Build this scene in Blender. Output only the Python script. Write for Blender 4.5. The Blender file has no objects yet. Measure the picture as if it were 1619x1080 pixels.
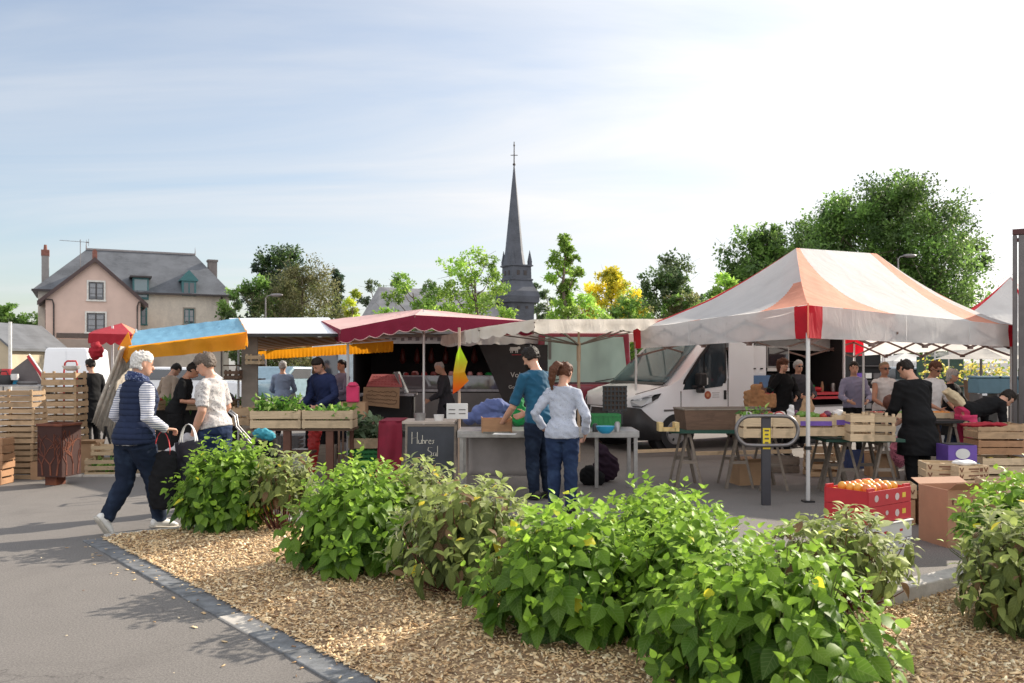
import bpy, bmesh, math, random
import numpy as np
from mathutils import Vector, Matrix, noise, Euler
R = math.radians
random.seed(7)
rng = np.random.default_rng(7)
SC = bpy.context.scene
COL = SC.collection

# ------------------------------------------------------------------ camera
FPX, HCAM, CX, HY = 1400.0, 1.6, 809.5, 573.0      # focal length (px of a 1619 wide photo), eye height, principal point
cam = bpy.data.cameras.new("camera")
cam.sensor_width = 36
cam.lens = 36 * FPX / 1619
cam.shift_y = 33 / 1619
cam.clip_start = 0.1
cam.clip_end = 2000
cam.dof.use_dof = True
cam.dof.focus_distance = 9.0
cam.dof.aperture_fstop = 5.6
camo = bpy.data.objects.new("camera", cam)
camo.location = (0, 0, HCAM)
camo.rotation_euler = (R(90), 0, 0)
COL.objects.link(camo)
SC.camera = camo

# ------------------------------------------------------------------ sky, sun, exposure
SUN_AZ, SUN_EL = R(52), R(28)                      # azimuth from +Y towards +X
sdir = Vector((math.sin(SUN_AZ) * math.cos(SUN_EL), math.cos(SUN_AZ) * math.cos(SUN_EL), math.sin(SUN_EL)))
world = bpy.data.worlds.new("World")
SC.world = world
world.use_nodes = True
nt = world.node_tree
nt.nodes.clear()
def N(t, typ, **kw):
    n = t.nodes.new(typ)
    for k, v in kw.items():
        setattr(n, k, v)
    return n
def L(t, a, b): t.links.new(a, b)
sky = N(nt, 'ShaderNodeTexSky')
sky.sky_type = 'NISHITA'
sky.sun_disc = False
sky.sun_elevation = SUN_EL
sky.sun_rotation = SUN_AZ
sky.air_density = 1.0
sky.dust_density = 1.2
sky.ozone_density = 1.5
tc = N(nt, 'ShaderNodeTexCoord')
sep = N(nt, 'ShaderNodeSeparateXYZ'); L(nt, tc.outputs['Generated'], sep.inputs[0])
def math_(t, op, a, b=None, c=None, clamp=False):
    m = N(t, 'ShaderNodeMath', operation=op); m.use_clamp = clamp
    for i, v in enumerate((a, b, c)):
        if v is None: continue
        if isinstance(v, (int, float)): m.inputs[i].default_value = v
        else: L(t, v, m.inputs[i])
    return m.outputs[0]
zz = math_(nt, 'ADD', math_(nt, 'MAXIMUM', sep.outputs[2], 0.0), 0.12)
cu = math_(nt, 'DIVIDE', sep.outputs[0], zz)
cv = math_(nt, 'DIVIDE', sep.outputs[1], zz)
cmb = N(nt, 'ShaderNodeCombineXYZ'); L(nt, cu, cmb.inputs[0]); L(nt, cv, cmb.inputs[1])
mp = N(nt, 'ShaderNodeMapping'); mp.inputs['Rotation'].default_value = (0, 0, R(28)); mp.inputs['Scale'].default_value = (0.42, 1.15, 1)
L(nt, cmb.outputs[0], mp.inputs[0])
nz = N(nt, 'ShaderNodeTexNoise'); nz.inputs['Scale'].default_value = 0.95; nz.inputs['Detail'].default_value = 9; nz.inputs['Roughness'].default_value = 0.55
nz.inputs['Distortion'].default_value = 0.6
L(nt, mp.outputs[0], nz.inputs['Vector'])
cr = N(nt, 'ShaderNodeValToRGB'); cr.color_ramp.elements[0].position = 0.36; cr.color_ramp.elements[1].position = 0.68
cr.color_ramp.elements[0].color = (0.20, 0.20, 0.20, 1); cr.color_ramp.elements[1].color = (0.78, 0.78, 0.78, 1)
L(nt, nz.outputs[0], cr.inputs[0])
# thin cloud scatters more light near the sun
nrm = N(nt, 'ShaderNodeVectorMath', operation='DOT_PRODUCT'); L(nt, tc.outputs['Generated'], nrm.inputs[0]); nrm.inputs[1].default_value = sdir
glow = math_(nt, 'POWER', math_(nt, 'MAXIMUM', nrm.outputs['Value'], 0.0), 5.0)
lum = math_(nt, 'MULTIPLY_ADD', glow, 5.0, 5.5)
lum = math_(nt, 'MULTIPLY', lum, math_(nt, 'MULTIPLY_ADD', nz.outputs[0], 0.5, 0.75))
lum = math_(nt, 'ADD', lum, math_(nt, 'MULTIPLY', math_(nt, 'MAXIMUM', math_(nt, 'MULTIPLY_ADD', sep.outputs[1], -1.3, -0.05), 0.0), 3.6))   # extra brightness in the unseen sky behind the viewer, added as fill light
thick = math_(nt, 'MULTIPLY_ADD', math_(nt, 'POWER', math_(nt, 'MAXIMUM', nrm.outputs['Value'], 0.0), 2.0), 0.55, math_(nt, 'ADD', cr.outputs[0], math_(nt, 'MULTIPLY', math_(nt, 'MAXIMUM', math_(nt, 'MULTIPLY_ADD', sep.outputs[1], -1.6, 0.1), 0.0), 0.9)), clamp=True)  # cloud also thickened behind the viewer to add fill
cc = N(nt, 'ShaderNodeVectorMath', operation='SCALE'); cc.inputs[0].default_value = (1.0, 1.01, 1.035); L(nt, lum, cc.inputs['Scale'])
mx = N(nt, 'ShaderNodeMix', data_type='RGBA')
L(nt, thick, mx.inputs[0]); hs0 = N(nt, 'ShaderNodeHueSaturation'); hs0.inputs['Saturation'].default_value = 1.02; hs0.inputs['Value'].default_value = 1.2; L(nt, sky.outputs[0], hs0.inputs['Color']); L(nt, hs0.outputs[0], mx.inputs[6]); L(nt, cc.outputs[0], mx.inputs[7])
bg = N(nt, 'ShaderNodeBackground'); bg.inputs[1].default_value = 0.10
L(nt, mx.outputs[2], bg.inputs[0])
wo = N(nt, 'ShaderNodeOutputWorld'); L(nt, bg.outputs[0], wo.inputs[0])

sun = bpy.data.lights.new("sun", 'SUN')
sun.energy = 5.0
sun.angle = R(0.6)
sun.color = (1.0, 0.90, 0.76)
suno = bpy.data.objects.new("sun", sun)
suno.rotation_euler = sdir.to_track_quat('Z', 'Y').to_euler()
suno.location = (20, 15, 30)
COL.objects.link(suno)
SC.view_settings.view_transform = 'Standard'
SC.view_settings.look = 'None'
SC.view_settings.exposure = 0.58
SC.view_settings.gamma = 1.0

# ------------------------------------------------------------------ helpers
def G(px, py):                       # ground point seen at photo pixel (px, py)
    a = (py - HY) / HCAM
    return Vector(((px - CX) / a, FPX / a, 0))
def W(px, py, a):                    # world point seen at (px, py) where one metre measures a pixels
    return Vector(((px - CX) / a, FPX / a, HCAM - (py - HY) / a))

class MB:
    def __init__(s): s.v = []; s.f = []; s.m = []
    def add(s, vs, fs, mi=0):
        o = len(s.v); s.v += [Vector(v) for v in vs]
        for f in fs: s.f.append(tuple(i + o for i in f)); s.m.append(mi)
        return s
    def box(s, c, d, rz=0, mi=0, rot=None):
        hx, hy, hz = d[0] / 2, d[1] / 2, d[2] / 2
        vs = [Vector((x, y, z)) for x in (-hx, hx) for y in (-hy, hy) for z in (-hz, hz)]
        m = rot if rot is not None else Matrix.Rotation(rz, 3, 'Z')
        vs = [m @ v + Vector(c) for v in vs]
        return s.add(vs, [(0, 1, 3, 2), (4, 6, 7, 5), (0, 4, 5, 1), (2, 3, 7, 6), (0, 2, 6, 4), (1, 5, 7, 3)], mi)
    def bar(s, p, q, w, d=None, mi=0, up=(0, 0, 1)):
        p = Vector(p); q = Vector(q); d = d or w; t = (q - p)
        ln = t.length
        if ln < 1e-6: return s
        t.normalize(); u = Vector(up)
        if abs(t.dot(u)) > 0.98: u = Vector((0, 1, 0))
        sx = t.cross(u).normalized(); uy = sx.cross(t)
        m = Matrix((sx, t, uy)).transposed()
        return s.box((p + q) / 2, (w, ln, d), rot=m, mi=mi)
    def loft(s, pts, ra, rb=None, side=(1, 0, 0), n=12, mi=0, caps=True, round_=False):
        pts = [Vector(p) for p in pts]
        if not hasattr(ra, '__len__'): ra = [ra] * len(pts)
        if rb is None: rb = ra
        elif not hasattr(rb, '__len__'): rb = [rb] * len(pts)
        ra = list(ra); rb = list(rb)
        if round_:
            t0 = (pts[0] - pts[1]).normalized(); t1 = (pts[-1] - pts[-2]).normalized()
            k0 = min(ra[0], rb[0]); k1 = min(ra[-1], rb[-1])
            P = [pts[0] + t0 * k0 * 0.95, pts[0] + t0 * k0 * 0.6] + pts + [pts[-1] + t1 * k1 * 0.6, pts[-1] + t1 * k1 * 0.95]
            ra = [ra[0] * 0.35, ra[0] * 0.8] + ra + [ra[-1] * 0.8, ra[-1] * 0.35]
            rb = [rb[0] * 0.35, rb[0] * 0.8] + rb + [rb[-1] * 0.8, rb[-1] * 0.35]
            pts = P
        rings = []; sd = Vector(side)
        for i, p in enumerate(pts):
            t = (pts[min(i + 1, len(pts) - 1)] - pts[max(i - 1, 0)])
            t = t.normalized() if t.length > 1e-9 else Vector((0, 0, 1))
            a = sd - t * sd.dot(t)
            if a.length < 0.1:
                a = t.orthogonal()
            a.normalize(); b = t.cross(a)
            sd = a if a.length > 0 else sd
            rings.append([p + a * (ra[i] * math.cos(2 * math.pi * k / n)) + b * (rb[i] * math.sin(2 * math.pi * k / n)) for k in range(n)])
        vs = [v for r in rings for v in r]; fs = []
        for i in range(len(pts) - 1):
            for k in range(n):
                k2 = (k + 1) % n
                fs.append((i * n + k, i * n + k2, (i + 1) * n + k2, (i + 1) * n + k))
        if caps:
            fs.append(tuple(reversed(range(n)))); fs.append(tuple((len(pts) - 1) * n + k for k in range(n)))
        return s.add(vs, fs, mi)
    def tube(s, p, q, r, r2=None, n=10, mi=0): return s.loft([p, q], [r, r if r2 is None else r2], n=n, mi=mi)
    def ell(s, c, r, mi=0, n=14, m=9, rot=None):
        vs = []; fs = []; c = Vector(c)
        for i in range(m + 1):
            th = math.pi * i / m
            for k in range(n):
                ph = 2 * math.pi * k / n
                v = Vector((r[0] * math.sin(th) * math.cos(ph), r[1] * math.sin(th) * math.sin(ph), r[2] * math.cos(th)))
                vs.append(c + (rot @ v if rot is not None else v))
        for i in range(m):
            for k in range(n):
                k2 = (k + 1) % n
                fs.append((i * n + k, (i + 1) * n + k, (i + 1) * n + k2, i * n + k2))
        return s.add(vs, fs, mi)
    def prism(s, poly, d0, d1, axis='y', mi=0):     # poly of (a,b); extruded along axis
        def P(a, b, t): return {'y': (a, t, b), 'x': (t, a, b), 'z': (a, b, t)}[axis]
        n = len(poly)
        vs = [P(a, b, d0) for a, b in poly] + [P(a, b, d1) for a, b in poly]
        fs = [tuple(range(n)), tuple(reversed(range(n, 2 * n)))] + [(i, (i + 1) % n + 0, (i + 1) % n + n, i + n) for i in range(n)]
        return s.add(vs, fs, mi)
    def grid(s, fn, nu, nv, mi=0):
        vs = [fn(i / nu, j / nv) for j in range(nv + 1) for i in range(nu + 1)]
        fs = [(j * (nu + 1) + i, j * (nu + 1) + i + 1, (j + 1) * (nu + 1) + i + 1, (j + 1) * (nu + 1) + i) for j in range(nv) for i in range(nu)]
        return s.add(vs, fs, mi)
    def mesh(s, name):
        me = bpy.data.meshes.new(name)
        me.from_pydata([tuple(v) for v in s.v], [], s.f)
        me.polygons.foreach_set('material_index', s.m)
        me.update()
        return me

def fixn(me):
    b = bmesh.new(); b.from_mesh(me); bmesh.ops.remove_doubles(b, verts=b.verts, dist=1e-5)
    bmesh.ops.recalc_face_normals(b, faces=b.faces); b.to_mesh(me); b.free()
def obj(name, mb, mats, parent=None, smooth=False, bevel=0, solid=0, loc=None, sub=0, fix=True):
    me = mb.mesh(name) if isinstance(mb, MB) else mb
    if fix and isinstance(mb, MB): fixn(me)
    for m in (mats if isinstance(mats, (list, tuple)) else [mats]): me.materials.append(m)
    o = bpy.data.objects.new(name, me); COL.objects.link(o)
    if parent is not None: o.parent = parent
    if loc is not None: o.location = loc
    if smooth: me.polygons.foreach_set('use_smooth', [True] * len(me.polygons))
    if smooth == 2:
        me.set_sharp_from_angle(angle=R(38))
    if solid:
        md = o.modifiers.new('s', 'SOLIDIFY'); md.thickness = solid; md.offset = 0
    if sub:
        md = o.modifiers.new('u', 'SUBSURF'); md.levels = sub; md.render_levels = sub
    if bevel:
        md = o.modifiers.new('b', 'BEVEL'); md.width = bevel; md.segments = 2; md.limit_method = 'ANGLE'
    return o
def tag(o, label, cat, group=None):
    o['label'] = label; o['category'] = cat
    if group: o['group'] = group
    return o
def thing(name, label, cat, loc=(0, 0, 0), rz=0, group=None):
    o = bpy.data.objects.new(name, None); COL.objects.link(o)
    o.empty_display_size = 0.1
    o.location = loc; o.rotation_euler = (0, 0, rz)
    return tag(o, label, cat, group)
def struct(name, mb, mats, **k):
    o = obj(name, mb, mats, **k); o['kind'] = 'structure'; return o
def dup(src, loc, rz, label, group=None):
    r = src.copy(); COL.objects.link(r); r.location = loc; r.rotation_euler = (0, 0, rz); r['label'] = label
    if group: r['group'] = group
    for ch in list(src.children):
        c = ch.copy(); COL.objects.link(c); c.parent = r
        for g in list(ch.children):
            d = g.copy(); COL.objects.link(d); d.parent = c
    return r

# ------------------------------------------------------------------ materials
def newmat(name):
    m = bpy.data.materials.new(name); m.use_nodes = True
    t = m.node_tree; t.nodes.clear()
    out = N(t, 'ShaderNodeOutputMaterial'); p = N(t, 'ShaderNodeBsdfPrincipled')
    L(t, p.outputs[0], out.inputs[0])
    return m, t, p, out
def mixc(t, fac, a, b, blend='MIX'):
    m = N(t, 'ShaderNodeMix', data_type='RGBA', blend_type=blend)
    for i, v in ((0, fac), (6, a), (7, b)):
        if isinstance(v, (int, float)): m.inputs[i].default_value = v
        elif isinstance(v, tuple): m.inputs[i].default_value = (*v[:3], 1)
        else: L(t, v, m.inputs[i])
    return m.outputs[2]
def tex(t, scale, detail=4, rough=0.5, vec=None, kind='ShaderNodeTexNoise', stretch=None, coord='Object', dist=0):
    n = N(t, kind); n.inputs['Scale'].default_value = scale
    if kind == 'ShaderNodeTexNoise':
        n.inputs['Detail'].default_value = detail; n.inputs['Roughness'].default_value = rough; n.inputs['Distortion'].default_value = dist
    c = N(t, 'ShaderNodeTexCoord').outputs[coord]
    if stretch:
        mp = N(t, 'ShaderNodeMapping'); mp.inputs['Scale'].default_value = stretch; L(t, c, mp.inputs[0]); c = mp.outputs[0]
    L(t, c, n.inputs['Vector'])
    return n
def ramp(t, src, p0, p1, c0=(0, 0, 0), c1=(1, 1, 1)):
    r = N(t, 'ShaderNodeValToRGB'); e = r.color_ramp.elements
    e[0].position = p0; e[1].position = p1; e[0].color = (*c0, 1); e[1].color = (*c1, 1)
    L(t, src, r.inputs[0]); return r.outputs[0]
def bumpn(t, p, src, strength=0.3, dist=0.01):
    b = N(t, 'ShaderNodeBump'); b.inputs['Strength'].default_value = strength; b.inputs['Distance'].default_value = dist
    L(t, src, b.inputs['Height']); L(t, b.outputs[0], p.inputs['Normal']); return b
def sc(c, k): return tuple(min(1, x * k) for x in c)
def M(name, col, rough=0.6, metal=0.0, var=0.15, scale=6, bump=0.0, bscale=60, trans=0, stretch=None, coat=0, tcol=None):
    m, t, p, out = newmat(name)
    n = tex(t, scale, 5, 0.6, stretch=stretch)
    c = mixc(t, ramp(t, n.outputs[0], 0.3, 0.7), sc(col, 1 - var), sc(col, 1 + var))
    L(t, c, p.inputs['Base Color'])
    p.inputs['Roughness'].default_value = rough; p.inputs['Metallic'].default_value = metal
    if coat: p.inputs['Coat Weight'].default_value = coat
    if bump:
        b = tex(t, bscale, 3, 0.6, stretch=stretch); bumpn(t, p, b.outputs[0], bump, 0.01)
    if trans:
        tr = N(t, 'ShaderNodeBsdfTranslucent')
        if tcol: tr.inputs[0].default_value = (*tcol, 1)
        else: L(t, c, tr.inputs[0])
        ms = N(t, 'ShaderNodeMixShader'); ms.inputs[0].default_value = trans
        L(t, p.outputs[0], ms.inputs[1]); L(t, tr.outputs[0], ms.inputs[2]); L(t, ms.outputs[0], out.inputs[0])
    return m
def wood(name, col, var=0.35, axis=0, rough=0.7):
    m, t, p, out = newmat(name)
    st = [14, 14, 14]; st[axis] = 1.6
    n = tex(t, 3.0, 6, 0.65, stretch=tuple(st), dist=0.4)
    oi = N(t, 'ShaderNodeObjectInfo')
    c = mixc(t, ramp(t, n.outputs[0], 0.25, 0.75), sc(col, 1 - var), sc(col, 1 + var * 0.5))
    hs = N(t, 'ShaderNodeHueSaturation'); L(t, c, hs.inputs['Color'])
    L(t, math_(t, 'MULTIPLY_ADD', oi.outputs['Random'], 0.45, 0.75), hs.inputs['Value'])
    n2 = tex(t, 4, 3, 0.6)
    c2 = mixc(t, ramp(t, n2.outputs[0], 0.55, 0.75), hs.outputs[0], sc(col, 0.5))
    L(t, c2, p.inputs['Base Color']); p.inputs['Roughness'].default_value = rough
    bumpn(t, p, n.outputs[0], 0.25, 0.004)
    return m
def glass(name, col, rough=0.05, spec=0.8):
    m, t, p, out = newmat(name)
    p.inputs['Base Color'].default_value = (*col, 1); p.inputs['Roughness'].default_value = rough
    p.inputs['Specular IOR Level'].default_value = spec; p.inputs['Coat Weight'].default_value = 0.5
    return m
# ================================================================== the ground
def asphalt():
    m, t, p, out = newmat("asphalt")
    n1 = tex(t, 0.35, 5, 0.6); n2 = tex(t, 85, 5, 0.85); n3 = tex(t, 2.5, 6, 0.65)
    c = mixc(t, ramp(t, n1.outputs[0], 0.3, 0.7), (0.100, 0.092, 0.088), (0.138, 0.125, 0.117))
    c = mixc(t, ramp(t, n3.outputs[0], 0.42, 0.68), c, mixc(t, 0.5, c, (0.15, 0.136, 0.13)))
    c = mixc(t, ramp(t, n2.outputs[0], 0.35, 0.65), mixc(t, 0.6, c, (0.05, 0.047, 0.045)), mixc(t, 0.42, c, (0.46, 0.42, 0.38)))
    v = tex(t, 9, kind='ShaderNodeTexVoronoi')     # small pale grit and gum spots
    c = mixc(t, ramp(t, v.outputs['Distance'], 0.02, 0.035, (1, 1, 1), (0, 0, 0)), c, (0.4, 0.37, 0.34))
    n5 = tex(t, 0.9, 6, 0.7, dist=1.2); c = mixc(t, ramp(t, n5.outputs[0], 0.5, 0.72), c, mixc(t, .4, c, (.09, .08, .075)))
    ck = tex(t, 0.8, kind='ShaderNodeTexVoronoi'); ck.feature = 'DISTANCE_TO_EDGE'; dn = tex(t, 2.5, 5, .65); va = N(t, 'ShaderNodeVectorMath', operation='MULTIPLY_ADD'); L(t, dn.outputs['Color'], va.inputs[0]); va.inputs[1].default_value = (.5, .5, 0); L(t, N(t, 'ShaderNodeTexCoord').outputs['Object'], va.inputs[2]); L(t, va.outputs[0], ck.inputs['Vector']); wv = tex(t, .7, 3)
    c = mixc(t, math_(t, 'MULTIPLY', ramp(t, ck.outputs['Distance'], 0.001, 0.007, (1, 1, 1), (0, 0, 0)), ramp(t, wv.outputs[0], .52, .62)), c, (.07, .062, .058))
    L(t, c, p.inputs['Base Color']); p.inputs['Roughness'].default_value = 0.85
    bumpn(t, p, n2.outputs[0], 0.5, 0.004)
    return m
g = MB(); g.grid(lambda u, v: (-300 + 600 * u, -20 + 520 * v, 0), 12, 12)
ASPH = asphalt()
struct('ground', g, ASPH)

SLATE = M('slate_kerb', (0.155, 0.160, 0.168), 0.65, var=0.45, scale=9, bump=0.4, bscale=40)
CONC = M('concrete_and_sunlit_kerb', (0.46, 0.43, 0.39), 0.8, var=0.18, scale=9, bump=0.4, bscale=70)
A0, B0, D0, E0 = Vector((-3.70, 8.03)), Vector((-2.41, 8.89)), Vector((2.25, 5.66)), Vector((6.2, 8.27))
F0 = Vector((1.5, 1.85))
bed = [A0, B0, D0, E0, Vector((9, 6.5)), Vector((4, 1.0)), F0]
k = MB()                                             # slate slabs along the front; pale ones paint in sunlit stretches
d = (F0 - A0); ln = d.length; d.normalize(); s = 0.0; i = 0
ang = math.atan2(d.y, d.x); nrm2 = Vector((d.y, -d.x))
if nrm2.dot(Vector((0, -1))) < 0: nrm2 = -nrm2
while s < ln:
    w = random.uniform(0.42, 0.62)
    c = A0 + d * (s + w / 2) + nrm2 * 0.09
    k.box((c.x, c.y, -0.012 + random.uniform(-.002, .003)), (w - 0.008, 0.18, 0.05), ang + random.uniform(-.008, .008), mi=0 if random.random() < .72 else 1)
    s += w
struct('kerb', k, [SLATE, CONC], bevel=0.006)
def kerbline(p, q, w, h, mats, seg=1.0):
    k = MB(); d = q - p; ln = d.length; d.normalize(); s = 0; a = math.atan2(d.y, d.x)
    while s < ln - 0.02:
        ww = min(seg, ln - s); c = p + d * (s + ww / 2)
        k.box((c.x, c.y, h / 2 - 0.02), (ww - 0.01, w, h + 0.04), a); s += seg
    return struct('kerb', k, mats, bevel=0.01)
kerbline(A0, B0, 0.12, 0.035, CONC)
kerbline(B0 + (D0 - B0).normalized() * .07, D0 - (D0 - B0).normalized() * .02, 0.14, 0.05, CONC)
kerbline(D0 + (E0 - D0).normalized() * .08, E0, 0.16, 0.13, CONC)
# kerb line of the far pavement behind the crates
kerbline(Vector((-12, 12.25)), Vector((-5.2, 12.45)), 0.15, 0.03, CONC)

# wood-chip mulch: a lumpy base and many loose chips
def inpoly(x, y, P):
    c = False; n = len(P)
    for i in range(n):
        a, b = P[i], P[(i + 1) % n]
        if (a.y > y) != (b.y > y) and x < (b.x - a.x) * (y - a.y) / (b.y - a.y) + a.x: c = not c
    return c
def edged(x, y, P):
    r = 9
    for i in range(len(P)):
        a, b = P[i], P[(i + 1) % len(P)]; d = b - a
        t = max(0, min(1, (Vector((x, y)) - a).dot(d) / d.length_squared)); r = min(r, ((a + d * t) - Vector((x, y))).length)
    return r
def mulchz(x, y):
    e = min(edged(x, y, bed), 0.6)
    return 0.016 + 0.06 * (e / 0.6) ** 0.6 + 0.022 * noise.noise(Vector((x * 2.2, y * 2.2, 0))) * min(1, e * 4) + 0.010 * noise.noise(Vector((x * 9, y * 9, 3))) * min(1, e * 4)
bm = bmesh.new()
bm.faces.new([bm.verts.new((p.x, p.y, 0)) for p in bed])
for kx in range(-16, 38):
    bmesh.ops.bisect_plane(bm, geom=bm.verts[:] + bm.edges[:] + bm.faces[:], plane_co=(kx * .25, 0, 0), plane_no=(1, 0, 0))
for ky in range(4, 37):
    bmesh.ops.bisect_plane(bm, geom=bm.verts[:] + bm.edges[:] + bm.faces[:], plane_co=(0, ky * .25, 0), plane_no=(0, 1, 0))
bmesh.ops.triangulate(bm, faces=bm.faces)
for v in bm.verts: v.co.z = mulchz(v.co.x, v.co.y)
me = bpy.data.meshes.new('mulch_bed'); bm.to_mesh(me); bm.free()
m, t, p, out = newmat('mulch_base')
n1 = tex(t, 30, 5, 0.7); n2 = tex(t, 1.5, 3)
c = mixc(t, ramp(t, n1.outputs[0], 0.35, 0.65), (0.13, 0.075, 0.04), (0.50, 0.34, 0.19))
L(t, c, p.inputs['Base Color']); p.inputs['Roughness'].default_value = 0.9; bumpn(t, p, n1.outputs[0], 0.8, 0.01)
struct('mulch_bed', me, m)

def set_attr(me, name, cols):                         # per-face colour value -> attribute on faces
    at = me.attributes.new(name, 'FLOAT_COLOR', 'FACE')
    at.data.foreach_set('color', np.asarray(cols, dtype=np.float32).ravel())
def np_mesh(name, V, F, cols=None):
    me = bpy.data.meshes.new(name)
    V = np.asarray(V, np.float32); F = np.asarray(F, np.int32)
    me.vertices.add(len(V)); me.vertices.foreach_set('co', V.ravel())
    nf, k = F.shape
    me.loops.add(nf * k); me.loops.foreach_set('vertex_index', F.ravel())
    me.polygons.add(nf); me.polygons.foreach_set('loop_start', np.arange(nf, dtype=np.int32) * k)
    me.update(calc_edges=True)
    if cols is not None: set_attr(me, 'tint', cols)
    return me
def attr_col(t, name='tint'):
    a = N(t, 'ShaderNodeAttribute'); a.attribute_name = name; return a.outputs['Color']

NCH = 66000
pts = []
while len(pts) < NCH:
    x, y = random.uniform(-3.7, 7), random.uniform(2.2, 9)
    if y < 3.6 or abs(x) > y * 0.62 + 1.6: continue
    if random.random() < (y - 4) * 0.07: continue
    if inpoly(x, y, bed): pts.append((x, y, mulchz(x, y) + random.uniform(-.004, .012)))
for q in range(170):                                  # chips strayed onto the kerb and asphalt
    s = random.uniform(0, ln); o = abs(random.gauss(0, 0.22)) * (1 if random.random() < .8 else 2.2)
    c = A0 + d * s
    c = A0 + (F0 - A0).normalized() * s + nrm2 * (o)
    pts.append((c.x, c.y, 0.018 if o < .18 else 0.006))
for q in range(1700):                                 # chips spilling over the inner edge of the kerb
    c = A0 + (F0 - A0).normalized() * random.uniform(0, ln) + nrm2 * abs(random.gauss(0, .015 + .03 * abs(noise.noise(Vector((q % 50, 0, 0)))))); pts.append((c.x, c.y, .02 + random.uniform(0, .012)))
P = np.array(pts); n = len(P)
ln_ = rng.lognormal(np.log(0.020), 0.45, n).clip(.007, .06); wd = (ln_ * rng.uniform(.25, .6, n)).clip(.004, .02); th = rng.uniform(.0012, .004, n)
yaw = rng.uniform(0, 6.283, n); pit = rng.normal(0, .38, n); rol = rng.normal(0, .5, n)
flat = P[:, 2] < .04; pit[flat & (np.arange(n) >= NCH)] *= .15; rol[flat & (np.arange(n) >= NCH)] *= .15
base = np.array([(x, y, z) for x in (-.5, .5) for y in (-.5, .5) for z in (-.5, .5)])
V = base[None] * np.stack([ln_, wd, th], 1)[:, None]
V[:, 0:2, 1] *= .6
def rotx(V, a): c, s = np.cos(a)[:, None], np.sin(a)[:, None]; return np.stack([V[..., 0], V[..., 1] * c - V[..., 2] * s, V[..., 1] * s + V[..., 2] * c], -1)
def roty(V, a): c, s = np.cos(a)[:, None], np.sin(a)[:, None]; return np.stack([V[..., 0] * c + V[..., 2] * s, V[..., 1], -V[..., 0] * s + V[..., 2] * c], -1)
def rotz(V, a): c, s = np.cos(a)[:, None], np.sin(a)[:, None]; return np.stack([V[..., 0] * c - V[..., 1] * s, V[..., 0] * s + V[..., 1] * c, V[..., 2]], -1)
V = rotz(roty(rotx(V, rol), pit), yaw) + P[:, None]
FB = np.array([(0, 1, 3, 2), (4, 6, 7, 5), (0, 4, 5, 1), (2, 3, 7, 6), (1, 5, 7, 3)])
F = (FB[None] + (np.arange(n) * 8)[:, None, None]).reshape(-1, 4)
pal = np.array([(.84, .63, .37), (.72, .49, .26), (.48, .30, .15), (.88, .74, .50), (.24, .14, .08), (.78, .57, .32)])
cc_ = pal[rng.choice(6, n, p=[.27, .26, .14, .15, .06, .12])] * rng.uniform(.8, 1.15, (n, 1))
cols = np.repeat(np.concatenate([cc_, np.ones((n, 1))], 1), 5, axis=0)
me = np_mesh('wood_chips', V.reshape(-1, 3), F, cols)
m, t, p, out = newmat('chip'); L(t, attr_col(t), p.inputs['Base Color']); p.inputs['Roughness'].default_value = 0.75
o = obj('wood_chips', me, m); tag(o, 'pale wood chip mulch spread under the green shrubs', 'mulch'); o['kind'] = 'stuff'

# ================================================================== foliage helpers
def leafmat(name, trans=0.45, rough=0.45, back=None, veins=False, spec=0.4):
    m, t, p, out = newmat(name)
    c = attr_col(t)
    n = tex(t, 3.0, 3)
    hs = N(t, 'ShaderNodeHueSaturation'); L(t, c, hs.inputs['Color'])
    L(t, math_(t, 'MULTIPLY_ADD', n.outputs[0], 0.5, 0.75), hs.inputs['Value'])
    c = hs.outputs[0]
    if veins:
        uv = N(t, 'ShaderNodeUVMap'); uv.uv_map = 'UVMap'
        sp = N(t, 'ShaderNodeSeparateXYZ'); L(t, uv.outputs[0], sp.inputs[0])
        au = math_(t, 'ABSOLUTE', math_(t, 'SUBTRACT', sp.outputs[0], 0.5))
        w = math_(t, 'SINE', math_(t, 'MULTIPLY', math_(t, 'SUBTRACT', sp.outputs[1], math_(t, 'MULTIPLY', au, 0.55)), 46.0))
        side = math_(t, 'POWER', math_(t, 'MAXIMUM', w, 0.0), 6.0)
        mid = ramp(t, au, 0.012, 0.035, (1, 1, 1), (0, 0, 0))
        vv = math_(t, 'MAXIMUM', side, mid)
        c = mixc(t, math_(t, 'MULTIPLY', vv, 0.28), c, mixc(t, 0.5, c, (0.45, 0.55, 0.2)))
        bumpn(t, p, vv, -0.5, 0.004)
    if back:
        ge = N(t, 'ShaderNodeNewGeometry')
        c = mixc(t, math_(t, 'MULTIPLY', ge.outputs['Backfacing'], 0.75), c, back)
    L(t, c, p.inputs['Base Color']); p.inputs['Roughness'].default_value = rough; p.inputs['Specular IOR Level'].default_value = spec
    tr = N(t, 'ShaderNodeBsdfTranslucent')
    g2 = N(t, 'ShaderNodeHueSaturation'); L(t, c, g2.inputs['Color']); g2.inputs['Value'].default_value = 1.65; g2.inputs['Hue'].default_value = 0.495
    L(t, g2.outputs[0], tr.inputs[0])
    ms = N(t, 'ShaderNodeMixShader'); ms.inputs[0].default_value = trans
    L(t, p.outputs[0], ms.inputs[1]); L(t, tr.outputs[0], ms.inputs[2]); L(t, ms.outputs[0], out.inputs[0])
    return m
def norm(a): return a / np.maximum(np.linalg.norm(a, axis=-1, keepdims=True), 1e-9)
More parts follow.
